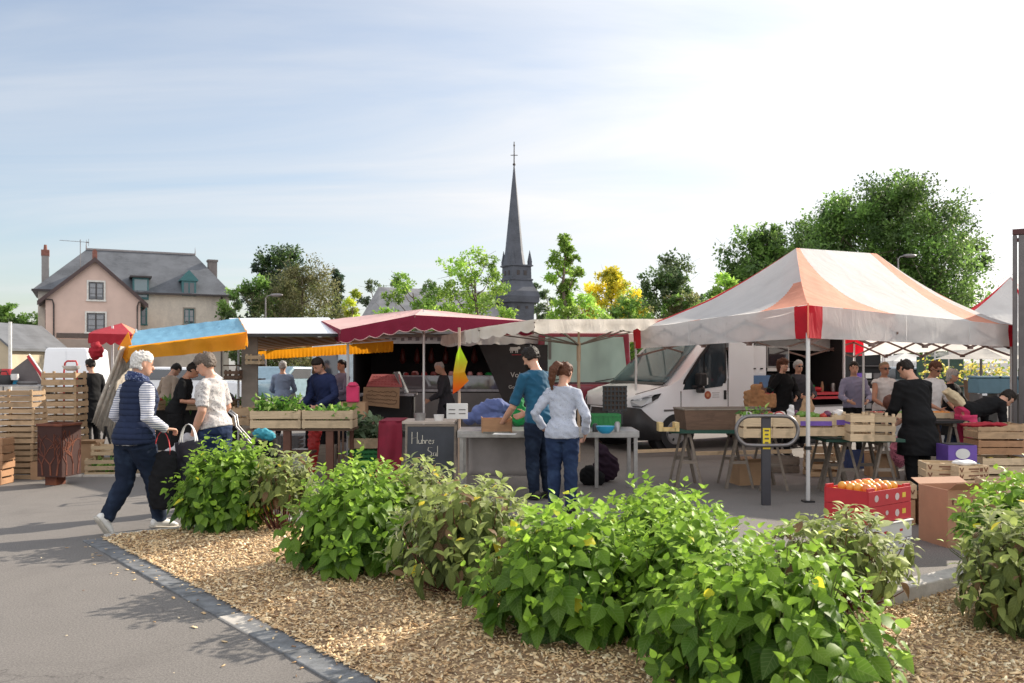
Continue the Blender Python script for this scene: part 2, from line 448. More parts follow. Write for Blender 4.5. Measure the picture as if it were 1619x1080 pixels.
def make_leaves(name, P, D, Nn, Ln, Wd, cols, mat, parent, droop=0.35, fold=0.28, hi=True, prof='ovate', double=False):
    """P base points, D length direction, Nn upper-face normal, one folded drooping blade each"""
    n = len(P); D = norm(D); S = norm(np.cross(D, Nn)); Nn = np.cross(S, D)
    if hi:
        if prof == 'ovate': T = [(0, 0), (.10, .62), (.28, .98), (.5, .90), (.74, .52), (1, 0)]
        else: T = [(0, 0), (.12, .5), (.32, .88), (.55, 1.0), (.78, .66), (1, 0)]
    else: T = [(0, 0), (.35, 1.0), (1, 0)]
    V = []; UV = []
    dr = droop * rng.uniform(.4, 1.5, n)[:, None]; fo = fold * rng.uniform(.4, 1.6, n)[:, None]; wav = rng.normal(0, .07, (n, 1))
    for (tt, w) in T:
        c = P + D * (Ln[:, None] * tt) - Nn * (Ln[:, None] * dr * tt * tt)
        if w == 0: V.append(c); UV.append((.5, tt))
        else:
            for sg in (-1, 0, 1):
                V.append(c + S * (sg * Wd[:, None] * .5 * w) + Nn * (abs(sg) * Wd[:, None] * .5 * w * (fo + wav * sg * math.cos(tt * 9)))); UV.append((.5 + .5 * sg * w, tt))
    V = np.stack(V, 1); nv = V.shape[1]
    F = []; m = len(T) - 2
    F += [(0, 2, 1, 1), (0, 3, 2, 2)]
    for j in range(m - 1):
        o = 1 + 3 * j
        F += [(o, o + 1, o + 4, o + 3), (o + 1, o + 2, o + 5, o + 4)]
    o = 1 + 3 * (m - 1); tip = nv - 1
    F += [(o, o + 1, tip, tip), (o + 1, o + 2, tip, tip)]
    Q = np.array([f for f in F if len(set(f)) == 4]).reshape(-1, 4); T3 = np.array([[f[0]] + list(dict.fromkeys(f[1:])) for f in F if len(set(f)) == 3])
    T3 = T3[:, [0, 2, 1]] if False else T3
    me = bpy.data.meshes.new(name)
    me.vertices.add(n * nv); me.vertices.foreach_set('co', V.reshape(-1).astype(np.float32))
    off = (np.arange(n) * nv)[:, None, None]
    # winding such that the face normal points along +Nn
    Q = Q[:, ::1] if len(Q) else Q
    li = []; ls = []; cnt = []
    per = [list(q) for q in Q] + [list(q) for q in T3]
    flat = np.array([i for f in per for i in f], np.int32); lens = np.array([len(f) for f in per], np.int32)
    allf = (flat[None] + (np.arange(n) * nv)[:, None]).ravel().astype(np.int32)
    alll = np.tile(lens, n); start = np.concatenate([[0], np.cumsum(alll)[:-1]]).astype(np.int32)
    me.loops.add(len(allf)); me.loops.foreach_set('vertex_index', allf)
    me.polygons.add(len(alll)); me.polygons.foreach_set('loop_start', start)
    me.update(calc_edges=True)
    uvl = me.uv_layers.new(name='UVMap'); uv = np.array(UV)[flat]
    uvl.data.foreach_set('uv', np.tile(uv, (n, 1)).astype(np.float32).ravel())
    c4 = np.concatenate([cols, np.ones((n, 1))], 1)
    set_attr(me, 'tint', np.repeat(c4, len(per), axis=0))
    me.polygons.foreach_set('use_smooth', [True] * len(me.polygons))
    o = bpy.data.objects.new(name, me); me.materials.append(mat); COL.objects.link(o)
    if parent: o.parent = parent
    return o
TREELEAF = leafmat('tree_leaf', 0.4, 0.5)
BARK = M('bark', (0.13, 0.10, 0.075), 0.9, var=0.4, scale=8, bump=0.8, bscale=30, stretch=(4, 4, 1))
def tree(label, px, ptop, a, wpx, cols, lobes=22, nleaf=9000, lsize=0.22, name='tree', shape='round', hlow=0.28, ytr=0, group=None, spread=0.18, seed=0, density=1.0, lift=0.5, trunk_r=None):
    """tree at photo column px, top at row ptop, scale a px per metre, crown wpx wide"""
    r_ = np.random.default_rng(seed + abs(int(px))); random.seed(seed + abs(int(px)))
    base = Vector(((px - CX) / a, FPX / a, 0)); h = HCAM + (HY - ptop) / a; w = 1.22 * wpx / a
    t = thing(name, label, 'tree', base, 0, group)
    tr = MB(); r0 = trunk_r or 0.018 * h + 0.04
    pts = [Vector((0, 0, -0.1))]
    for i in range(1, 6): pts.append(Vector((random.gauss(0, .012) * h, random.gauss(0, .012) * h, h * (.85 if shape != 'cone' else .97) * i / 5)))
    tr.loft(pts, [r0 * (1.25 if i == 0 else (1 - i * .17)) for i in range(6)], n=10)
    C = []
    for i in range(lobes):
        f = (i + .5) / lobes
        zf = hlow + (1 - hlow) * f
        if shape == 'round': rr = math.sin(math.pi * min(1, max(0.0, (zf - hlow + .12) / (1.12 - hlow)))) ** .6
        elif shape == 'cone': rr = (1 - (zf - hlow) / (1 - hlow)) ** .8 + .05
        elif shape == 'column': rr = (.55 + .45 * math.sin(zf * 17 + seed)) * (1.0 if zf < .72 else max(.12, (1.02 - zf) / .3))
        elif shape == 'spread': rr = .55 + .45 * math.sin(math.pi * min(1, (zf - hlow) / (1 - hlow) * .9 + .05))
        an = i * 2.39996 + r_.uniform(-.4, .4); q = rr * (w / 2) * math.sqrt(r_.uniform(.2, 1)) * .80
        c = Vector((q * math.cos(an), q * math.sin(an), h * (hlow + (1 - hlow) * (f * .93)) ))
        C.append((c, max(.10, spread * (0.65 + .7 * r_.random())) * w * (.75 if shape in ('cone', 'column') else 1.12)))
        zt = max(hlow * h * .8, c.z - q * lift - .05 * h); zt = min(zt, h * .84)
        k = min(4, int(zt / (h * .85) * 5)); pt = pts[k].lerp(pts[k + 1], min(1, zt / (h * .85) * 5 - k)) if k < 5 else pts[5]
        mid = pt.lerp(c, .5) + Vector((0, 0, -.03 * h))
        tr.loft([pt, mid, c], [r0 * .42 * (1 - f * .5), r0 * .25 * (1 - f * .5), r0 * .07], n=6)
        for _ in range(3):
            e = c + Vector((r_.normal(), r_.normal(), r_.normal() * .7)) * C[-1][1] * .8
            tr.loft([mid.lerp(c, .6), e], [r0 * .12 * (1 - f * .5), r0 * .03], n=5)
    obj('trunk', tr, BARK, t, smooth=True)
    n = int(nleaf * 1.75); per = n // lobes; P = []; Q = []; cl = []
    cols = np.array(cols) * 1.3
    for (c, s) in C:
        nsub = 14; tone = r_.uniform(.6, 1.3)
        sub = r_.normal(0, 1, (nsub, 3)); sub = norm(sub) * (r_.uniform(.35, 1.0, (nsub, 1))) * s; sub[:, 2] *= .72
        idx = r_.integers(0, nsub, per)
        off = sub[idx] + r_.normal(0, 1, (per, 3)).clip(-1.6, 1.6) * s * .15
        P.append(np.array(c)[None] + off); Q.append(off + np.array([0, 0, s * .5]))
        ct = cols[r_.integers(0, len(cols), nsub)][idx] * tone * r_.uniform(.75, 1.25, (per, 1)); cl.append(ct)
    P = np.concatenate(P); Q = norm(np.concatenate(Q)); cl = np.concatenate(cl).clip(0, 1)
    P[:, 2] = np.maximum(P[:, 2], .3); nn = len(P)
    D = norm(Q + r_.normal(0, .9, (nn, 3))); Nn = norm(Q + r_.normal(0, .7, (nn, 3)) + np.array([0, 0, .6]))
    Ls = lsize * r_.uniform(.6, 1.35, nn)
    make_leaves('crown', P, D, Nn, Ls, Ls * .62, cl, TREELEAF, t, hi=False, droop=.3, fold=.3)
    return t

GD = [(.045, .085, .022), (.06, .11, .03), (.08, .13, .035)]
GM = [(.09, .17, .035), (.12, .21, .045), (.15, .25, .06)]
GL = [(.20, .32, .06), (.26, .38, .07), (.17, .28, .05)]
GO = [(.12, .125, .05), (.15, .145, .065), (.11, .13, .045)]
GY = [(.50, .44, .03), (.56, .50, .05), (.36, .38, .05)]
GB = [(.035, .06, .038), (.03, .05, .03), (.05, .075, .045)]
GF = [(.09, .135, .06), (.12, .16, .075), (.10, .15, .08)]
tree('tall broad green tree rising behind the red and white tent', 1405, 287, 24, 285, GD + GM, 64, 44000, .22, name='broadleaf_tree', hlow=.22, spread=.135, seed=3)
tree('smaller rounded green tree left of the tall one behind the tent', 1210, 360, 26, 150, GM + GD, 30, 13000, .22, name='broadleaf_tree', hlow=.28, spread=.18, seed=5)
tree('green tree filling the gap between the tall tree and the smaller rounded one', 1290, 350, 22, 110, GM + GD, 24, 12000, .22, name='broadleaf_tree', hlow=.26, spread=.17, seed=8)
tree('low lime green tree peeping over the left slope of the tent', 1150, 428, 34, 60, GL, 10, 1500, .18, name='young_tree', hlow=.4)
tree('dark green round tree right of the yellow one', 1052, 414, 21, 110, GD + GF, 22, 9000, .25, name='broadleaf_tree', hlow=.2, spread=.18)
tree('golden yellow leaved tree behind the white canopy', 966, 424, 24, 92, GY, 22, 9500, .2, name='yellow_tree', hlow=.22, spread=.17)
tree('bushy olive green tree low in front of the dark round tree', 1080, 462, 23, 110, GO + GM, 14, 5000, .22, name='broadleaf_tree', hlow=.15)
tree('bright green bush between the yellow tree and the church spire', 990, 466, 30, 90, GL + GM, 12, 3000, .18, name='broadleaf_tree', hlow=.15)
tree('slim upright young tree with pale green leaves right of the spire', 893, 362, 42, 72, GL, 26, 5200, .12, name='young_tree', shape='column', hlow=.25, spread=.2)
tree('low pale green sapling at the foot of the slim upright tree', 925, 462, 40, 95, GL, 12, 2200, .14, name='young_tree', hlow=.2)
tree('open spreading young tree with lime leaves left of the spire', 752, 392, 42, 118, GL, 20, 4200, .12, name='young_tree', shape='spread', hlow=.3, spread=.13)
tree('young lime green tree beside the church roof', 655, 432, 42, 108, GL + GM, 16, 3200, .12, name='young_tree', shape='spread', hlow=.3, spread=.12)
tree('small pale green tree standing against the spire base', 716, 452, 40, 70, GL, 10, 1800, .13, name='young_tree', shape='spread', hlow=.25, spread=.15)
tree('tall dark conifer behind the market trailer', 443, 385, 19, 112, GB + GD, 30, 9500, .26, name='conifer', shape='round', hlow=.15, spread=.14, seed=2)
tree('broad olive green willow in front of the dark conifer', 482, 416, 22, 150, GO, 26, 13000, .17, name='willow', hlow=.08, spread=.17)
tree('dark green leafy tree between the grey house and the willow', 400, 436, 22, 92, GD + GM, 14, 4500, .22, name='broadleaf_tree', hlow=.15)
tree('narrow dark fir right of the willow', 533, 417, 19, 44, GB, 26, 5000, .22, name='fir_tree', shape='cone', hlow=.08, spread=.22)
tree('small yellow green tree by the dark fir', 557, 448, 30, 40, [(.38, .42, .05), (.30, .38, .05)], 9, 1400, .16, name='young_tree', hlow=.2)
for i, (px, pt, w) in enumerate([(372, 456, 22), (590, 436, 60), (630, 434, 60), (685, 437, 60), (850, 438, 26), (866, 452, 40)]):
    tree(['thin pale tree beside the right chimney of the house', 'hazy tree above the left end of the church roof', 'hazy tree above the middle of the church roof', 'hazy tree above the right end of the church roof',
          'small tree touching the right side of the spire base', 'low green tree between the spire and the slim sapling'][i], px, pt, 12 if i else 18, w, GF, 10, 2200, .3, name='distant_tree', hlow=.15, group='distant trees round the church')
for i, (px, pt, w, c) in enumerate([(12, 478, 62, GM), (42, 500, 50, GM + GD), (-10, 500, 60, GD), (45, 528, 46, GO), (62, 503, 30, GD)]):
    tree(['tall green tree at the left edge beyond the cottages', 'green tree between the cottages and the pink house', 'dark tree cut off by the left edge of the view',
          'brownish low tree right behind the cottage roofs', 'dark tree touching the left wall of the pink house'][i], px, pt, 13, w * 1.1, c, 14, 4200, .32, name='broadleaf_tree', hlow=.1, group='trees on the rise behind the cottages')
random.seed(11)

# ================================================================== pink gabled house with the long slate-roofed house behind
ROUGHC = M('pink_render', (0.66, 0.49, 0.42), 0.9, var=0.08, scale=.8, bump=.15, bscale=20)
def stained(name, col, st):
    m, t, p, out = newmat(name); n = tex(t, .35, 6, .7, stretch=(1, 1, .6))
    c = mixc(t, ramp(t, n.outputs[0], .42, .68), col, st); n2 = tex(t, 6, 5)
    c = mixc(t, ramp(t, n2.outputs[0], .4, .7), c, mixc(t, .3, c, st)); L(t, c, p.inputs['Base Color']); p.inputs['Roughness'].default_value = .9
    return m
GREYR = stained('grey_render', (.64, .585, .50), (.40, .365, .33))
def slates(name, col):
    m, t, p, out = newmat(name); b = tex(t, 1, kind='ShaderNodeTexBrick')
    n = tex(t, .8, 4); b.inputs['Color1'].default_value = (*col, 1); b.inputs['Color2'].default_value = (*sc(col, 1.35), 1); b.inputs['Mortar'].default_value = (*sc(col, .5), 1)
    b.inputs['Scale'].default_value = 3.0; b.inputs['Brick Width'].default_value = .8; b.inputs['Row Height'].default_value = .35; b.inputs['Mortar Size'].default_value = .02
    mp = N(t, 'ShaderNodeMapping'); mp.inputs['Rotation'].default_value = (R(90), 0, 0)
    L(t, N(t, 'ShaderNodeTexCoord').outputs['Object'], mp.inputs[0]); L(t, mp.outputs[0], b.inputs['Vector'])
    c = mixc(t, ramp(t, n.outputs[0], .35, .7), b.outputs[0], sc(col, 1.6)); L(t, c, p.inputs['Base Color']); p.inputs['Roughness'].default_value = .55
    return m
SLATER = slates('roof_slates', (.085, .09, .10))
SLATEL = slates('weathered_slates', (.21, .205, .205))
DARKT = M('dark_trim', (.05, .04, .04), .6); WHITET = M('white_trim', (.68, .66, .62), .6)
TEAL = M('teal_paint', (.045, .16, .17), .5); BRICK = M('red_brick', (.24, .10, .075), .85, var=.3, scale=5)
WING = glass('window_glass', (.035, .04, .05)); CURT = M('net_curtain', (.30, .31, .33), .8)
BROWNT = M('brown_band', (.11, .085, .075), .7); ZINC = M('zinc', (.22, .2, .2), .4, .6); STONE = M('stone_surround', (.30, .26, .22), .85)
def window(parent, x0, x1, z0, z1, y, fw, fmat, bars=(1, 2), sur=None, gl=None, inner=None):
    """window in a wall facing -y at depth y: surround, sash bars, pane"""
    f = MB(); w = x1 - x0; h = z1 - z0; cx = (x0 + x1) / 2; cz = (z0 + z1) / 2
    s = MB(); sm = sur or WHITET; sw = fw
    s.box((cx, y - .03, z1 + sw / 2), (w + 2 * sw, .10, sw)); s.box((cx, y - .05, z0 - sw / 2), (w + 2 * sw + .1, .16, sw))
    s.box((x0 - sw / 2, y - .03, cz), (sw, .10, h)); s.box((x1 + sw / 2, y - .03, cz), (sw, .10, h))
    wnd = obj('window', s, sm, parent)
    b = .055
    f.box((cx, y - .02, z1 - b / 2), (w, .05, b)); f.box((cx, y - .02, z0 + b / 2), (w, .05, b)); f.box((x0 + b / 2, y - .02, cz), (b, .05, h - 2 * b)); f.box((x1 - b / 2, y - .02, cz), (b, .05, h - 2 * b))
    for i in range(bars[0]): f.box((x0 + w * (i + 1) / (bars[0] + 1), y - .022, cz), (.09, .05, h - 2 * b))
    for j in range(bars[1]): f.box((cx, y - .018, z0 + h * (j + 1) / (bars[1] + 1)), (w - 2 * b, .035, .035))
    obj('frame', f, fmat, wnd)
    g_ = MB(); g_.box((cx, y - .004, cz), (w - .01, .02, h - .01)); obj('pane', g_, gl or WING, wnd)
    if inner:
        c = MB(); c.box((cx - w * .22, y - .018, cz + .05), (w * .34, .006, h * .7)); c.box((cx + w * .22, y - .018, cz + .05), (w * .34, .006, h * .7)); obj('curtain', c, CURT, wnd)
    return wnd
TH = R(26)
class Frame:                                          # a facade turned by TH: pixel columns and rows to metres along and up the wall
    def __init__(s, P0): s.P = P0
    def x(s, px):
        k = (px - CX) / FPX; return (k * s.P.y - s.P.x) / (math.cos(TH) - k * math.sin(TH))
    def z(s, py, px):
        return HCAM + (HY - py) * (s.P.y + s.x(px) * math.sin(TH)) / FPX
FR = Frame(Vector(((150 - CX) / 20.0, 70.0, 0)))
HS = thing('house', 'pink rendered gabled house with two front windows and a brown band', 'house', FR.P, TH)
def hx(px): return FR.x(px)
def hz(py, px=150): return FR.z(py, px)
X0, X1 = hx(72), hx(222); xm = hx(150); ze, zp = hz(473), hz(412)
w_ = MB(); w_.prism([(X0, 0), (X1, 0), (X1, ze), (xm, zp), (X0, ze)], 0, 7); obj('wall', w_, ROUGHC, HS)
r = MB()
for sx, xe in ((-1, X0), (1, X1)):
    ex = xe + sx * .55; ez = ze - .55 * (zp - ze) / abs(xm - xe)
    r.prism([(xm, zp + .03), (xm, zp + .20), (ex, ez + .20), (ex, ez + .03)], -.35, 9)
ro = obj('roof', r, SLATER, HS)
b = MB()
for sx, xe in ((-1, X0), (1, X1)):
    ex = xe + sx * .57; ez = ze - .57 * (zp - ze) / abs(xm - xe)
    b.prism([(xm, zp - .12), (xm, zp + .23), (ex, ez + .23), (ex, ez - .12)], -.42, -.36)
obj('bargeboard', b, M('bargeboard_brown', (.075, .045, .043), .6), HS)
b = MB(); b.box((xm, .4, zp + .45), (.35, .35, .7)); b.box((xm, .4, zp + .85), (.2, .2, .15)); obj('chimney', b, BRICK, HS)
window(HS, hx(140), hx(164), hz(474), hz(446), 0, .13, DARKT, (1, 2), inner=True)
window(HS, hx(137), hx(166), hz(525), hz(495), 0, .13, DARKT, (1, 2), inner=True)
b = MB(); b.box(((X0 + X1) / 2 + .3, -.04, hz(531)), (X1 - X0 - .9, .08, .38)); obj('fascia_band', b, BROWNT, HS)
b = MB(); b.box(((X0 + X1) / 2 + .3, -.03, 1.75), (X1 - X0 - 1.2, .06, 3.3)); obj('shutter', b, M('shopfront_shutter', (.36, .29, .25), .7, var=.1, scale=1, bump=.2), HS)
for px, s in ((85, 1), (217, -1)):
    b = MB(); b.loft([(hx(px) - s * .6, -.12, ze - .1), (hx(px) - s * .1, -.14, ze - .15), (hx(px), -.1, ze - .5), (hx(px), -.1, 0)], .055, n=8); obj('downpipe', b, DARKT, HS, smooth=2)
for i in range(2):                                    # windows on the receding left wall
    for zc in (2.2, 5.0): b = MB(); b.box((X0 - .04, 1.8 + i * 3, zc), (.08, 1.1, 1.5)); obj('window', b, DARKT, HS)
ant = MB(); xa = hx(127); ant.tube((xa, 2, 8), (xa, 2, hz(375)), .03)
ant.bar((xa - 1.5, 2, hz(378)), (xa + .65, 2, hz(379)), .03)
for i in range(12): ant.bar((xa - 1.4 + i * .15, 1.75, hz(378)), (xa - 1.4 + i * .15, 2.25, hz(378)), .015)
for s in (-1, 1): ant.bar((xa + .6, 2, hz(379)), (xa + .6, 2, hz(379) + s * .28), .03); ant.bar((xa + .4, 2 + s * .3, hz(379)), (xa + .62, 2 + s * .3, hz(379)), .03)
obj('antenna', ant, ZINC, HS)

FR = Frame(FR.P + Vector((-math.sin(TH), math.cos(TH), 0)) * 4.0)
LH = thing('house', 'long grey rendered house with hipped slate roof and teal dormers', 'house', FR.P, TH)
xl, xr = hx(60), hx(362); ze2 = hz(467, 300); dp = 9.0
w_ = MB(); w_.box(((xl + xr) / 2, dp / 2, ze2 / 2), (xr - xl, dp, ze2)); obj('wall', w_, GREYR, LH)
r = MB(); xa0, xa1, zr1, zr2 = hx(137), hx(318), hz(408, 200) + 1.05, hz(408, 200) + 1.05
o_ = .45
r.add([(xl - o_, -o_, ze2), (xr + o_, -o_, ze2), (xr + o_, dp + o_, ze2), (xl - o_, dp + o_, ze2), (xa0, dp / 2, zr1), (xa1, dp / 2, zr2)],
      [(0, 1, 5, 4), (1, 2, 5), (2, 3, 4, 5), (3, 0, 4), (3, 2, 1, 0)])
obj('roof', r, SLATER, LH)
b = MB(); b.box(((xl + xr) / 2, -o_ - .03, ze2 + .02), (xr - xl + 2 * o_, .12, .16)); obj('gutter', b, DARKT, LH)
b = MB(); b.bar((xa0, dp / 2, zr1 + .06), (xa1, dp / 2, zr2 + .06), .16); b.tube((xa0, dp / 2, zr1), (xa0, dp / 2, zr1 + .9), .06, .01); b.tube((xa1, dp / 2, zr2), (xa1, dp / 2, zr2 + .7), .05, .01); obj('ridge', b, ZINC, LH)
c = MB(); cz0, cz1 = ze2 - .5, hz(415, 342) + .4; c.box((hx(344), 3.5, (cz0 + cz1) / 2), (.75, .9, cz1 - cz0)); c.box((hx(344), 3.5, cz1 + .08), (.9, 1.05, .18)); obj('chimney', c, stained('chimney_render', (.23, .2, .19), (.13, .11, .11)), LH)
c = MB(); cz1 = hz(403, 70) + .2; c.box((hx(69.5), 3.2, (ze2 + cz1) / 2), (.55, .7, cz1 - ze2 + .6)); ch = obj('chimney', c, stained('chimney_grey', (.3, .28, .27), (.2, .18, .17)), LH)
c = MB(); c.box((hx(69.5), 3.2, cz1 + .3), (.62, .78, .5)); c.tube((hx(69.5), 3.2, cz1 + .5), (hx(69.5), 3.2, cz1 + 1.0), .15, .11); obj('brick_top', c, BRICK, ch)
# dormers
dm = MB(); dx = hx(222.5); dm.box((dx, .7, hz(456, 222)), (1.25, 1.6, 1.9)); dd = obj('dormer', dm, TEAL, LH)
dm = MB(); dm.box((dx, .6, hz(438, 222)), (1.7, 2.2, .14)); obj('roof', dm, DARKT, dd)
dm = MB(); dm.box((dx, -.115, hz(456, 222)), (1.0, .03, 1.5)); obj('pane', dm, glass('teal_pane', (.12, .19, .21)), dd)
dx = hx(298.5); dm = MB(); dm.box((dx, .5, hz(456.5, 298)), (1.15, 1.4, 1.3)); dd = obj('dormer', dm, TEAL, LH)
dm = MB(); z0 = hz(444.5, 298)
dm.prism([(dx - .75, z0), (dx + .75, z0), (dx + .75, z0 + .1), (dx, z0 + .95), (dx - .75, z0 + .1)], -.32, 2.6); obj('roof', dm, TEAL, dd)
dm = MB(); dm.box((dx - .24, -.215, hz(457, 298)), (.36, .03, 1.05)); dm.box((dx + .24, -.215, hz(457, 298)), (.36, .03, 1.05)); obj('pane', dm, WING, dd)
window(LH, hx(291), hx(307), hz(512, 298), hz(488, 298), 0, .10, TEAL, (1, 1), sur=STONE, inner=True)
window(LH, hx(223), hx(231), hz(513, 227), hz(487, 227), 0, .08, TEAL, (0, 1), sur=TEAL)
b = MB(); b.tube((hx(350), -.1, ze2), (hx(350), -.1, 0), .07); obj('downpipe', b, DARKT, LH)
# cottages at the left edge
COT = M('cottage_render', (.50, .42, .30), .9, var=.12, scale=1)
def cottage(px0, px1, pe, pr, a, label, depth=7, slope='both'):
    Y = FPX / a; x0 = (px0 - CX) / a; x1 = (px1 - CX) / a; e = HCAM + (HY - pe) / a; p = HCAM + (HY - pr) / a
    t = thing('cottage', label, 'house', ((x0 + x1) / 2, Y, 0)); w = (x1 - x0) / 2
    m = MB(); m.prism([(-w, 0), (w, 0), (w, e), (0, p), (-w, e)], 0, depth); obj('wall', m, COT, t)
    m = MB()
    for s in (-1, 1): m.prism([(0, p + .02), (0, p + .18), (s * (w + .35), e - .35 * (p - e) / w + .18), (s * (w + .35), e - .35 * (p - e) / w + .02)], -.3, depth + .3)
    obj('roof', m, SLATER, t)
    m = MB(); m.box((.1, -.03, e * .45), (.9, .06, e * .9)); obj('door', m, BROWNT, t)
    return t
cottage(-70, 15, 548, 512, 24, 'cottage with pale gable cut off by the left edge')
cottage(-6, 42, 552, 524, 21, 'low cottage with grey slate roof beside the pale gabled one')
m = MB(); m.tube((0, 0, 0), (0, 0, 3.6), .08); pp = obj('post', m, WHITET); pp.location = W(16, 573, 32); pp.location.z = 0
tag(pp, 'slim white post standing between the two cottages', 'post')

# ================================================================== church
a = 15.0; Yc = FPX / a
def hx(px): return (px - CX) / a
def hz(py): return HCAM + (HY - py) / a
CH = thing('church', 'church with dark slate spire, four corner turrets and grey nave roof', 'church', (0, Yc, 0))
SPIRE = slates('spire_slates', (.055, .06, .075)); 
xs = hx(817)
def sq(mb, x, y, z0, z1, r0, r1, rot=R(28), n=4, mi=0):
    vs = []
    for z, r in ((z0, r0), (z1, r1)):
        for k in range(n):
            t = rot + math.pi / n + 2 * math.pi * k / n; vs.append((x + r * math.cos(t), y + r * math.sin(t), z))
    fs = [(k, (k + 1) % n, n + (k + 1) % n, n + k) for k in range(n)] + [tuple(reversed(range(n))), tuple(range(n, 2 * n))]
    mb.add(vs, fs, mi)
T = MB(); c2 = math.sqrt(2)
yy = 3.0
prof = [(0, 2.45), (hz(500), 2.45), (hz(477), 2.5), (hz(476), 3.15), (hz(466), 3.3), (hz(458), 3.05), (hz(450), 2.5), (hz(441), 2.2), (hz(440), 2.35), (hz(438), 2.35), (hz(437), 2.1), (hz(418), 2.05), (hz(417), 2.35), (hz(415), 2.35)]
for (z0, r0), (z1, r1) in zip(prof, prof[1:]): sq(T, xs, yy, z0, z1, r0 * .80, r1 * .80)
obj('tower', T, SPIRE, CH)
T = MB(); sx_ = hx(813)
sq(T, sx_, yy, hz(416), hz(392), 1.25, .98, n=8); sq(T, sx_, yy, hz(392), hz(250), .98, .05, n=8); sp = obj('spire', T, SPIRE, CH)
T = MB(); T.tube((sx_, yy, hz(255)), (sx_, yy, hz(213)), .07, .05); T.bar((sx_ - .38, yy, hz(235)), (sx_ + .38, yy, hz(235)), .07); T.ell((sx_, yy, hz(250)), (.16, .16, .16)); T.ell((sx_, yy, hz(219)), (.1, .1, .14)); obj('cross', T, DARKT, sp)
for k in range(4):
    t_ = R(28) + math.pi / 4 + k * math.pi / 2; cx, cy = xs + 1.48 * math.cos(t_), yy + 1.48 * math.sin(t_)
    T = MB(); sq(T, cx, cy, hz(416), hz(410), .26, .26); sq(T, cx, cy, hz(410), hz(391), .28, .02); obj('turret', T, SPIRE, CH)
for k in range(4):
    t_ = R(28) + k * math.pi / 2; dx_, dy_ = math.cos(t_), math.sin(t_); rr = 1.175
    for s in (-.42, .42): T = MB(); T.box((xs + dx_ * rr - dy_ * s, yy + dy_ * rr + dx_ * s, hz(428)), (.10, .34, .5), t_); obj('louvre', T, DARKT, CH)
    rr = 1.41
    for s in (-.5, .5): T = MB(); T.box((xs + dx_ * rr - dy_ * s, yy + dy_ * rr + dx_ * s, hz(484)), (.10, .3, .3), t_); obj('louvre', T, DARKT, CH)
x0, x1, x2 = hx(566), hx(585), hx(716); zr, z2 = hz(446), hz(505)
T = MB(); T.add([(x1, 0, zr), (x2 + 5, 0, zr - .6), (x2 + 5, -5, z2), (x1 + .8, -5, z2), (x0 - .6, -2, z2), (x0 - .6, 5, z2), (x2 + 5, 5, z2)], [(0, 1, 2, 3), (0, 3, 4), (0, 4, 5), (0, 5, 6, 1)])
obj('nave_roof', T, SLATEL, CH, loc=(0, 6, 0))
T = MB(); T.box(((x0 + x2) / 2 + 3, 6, z2 / 2 - .05), (x2 - x0 + 4, 8, z2 - .1)); obj('nave_wall', T, stained('church_stone', (.33, .29, .24), (.2, .18, .15)), CH)

# street lamps
def street_lamp(px, py, a, label):
    t = thing('street_lamp', label, 'street lamp', ((px - CX) / a, FPX / a, 0)); h = HCAM + (HY - py) / a
    m = MB(); m.tube((0, 0, 0), (0, 0, h - .1), .06, .04); m.loft([(0, 0, h - .15), (.1, 0, h), (.45, 0, h + .05)], .03, n=8); obj('pole', m, ZINC, t, smooth=2)
    m = MB(); m.ell((.6, 0, h + .05), (.38, .15, .10)); obj('lamp_head', m, ZINC, t, smooth=True)
street_lamp(420, 468, 28, 'small street lamp in front of the willow')
street_lamp(1420, 406, 30, 'street lamp head against the tall tree behind the tent')
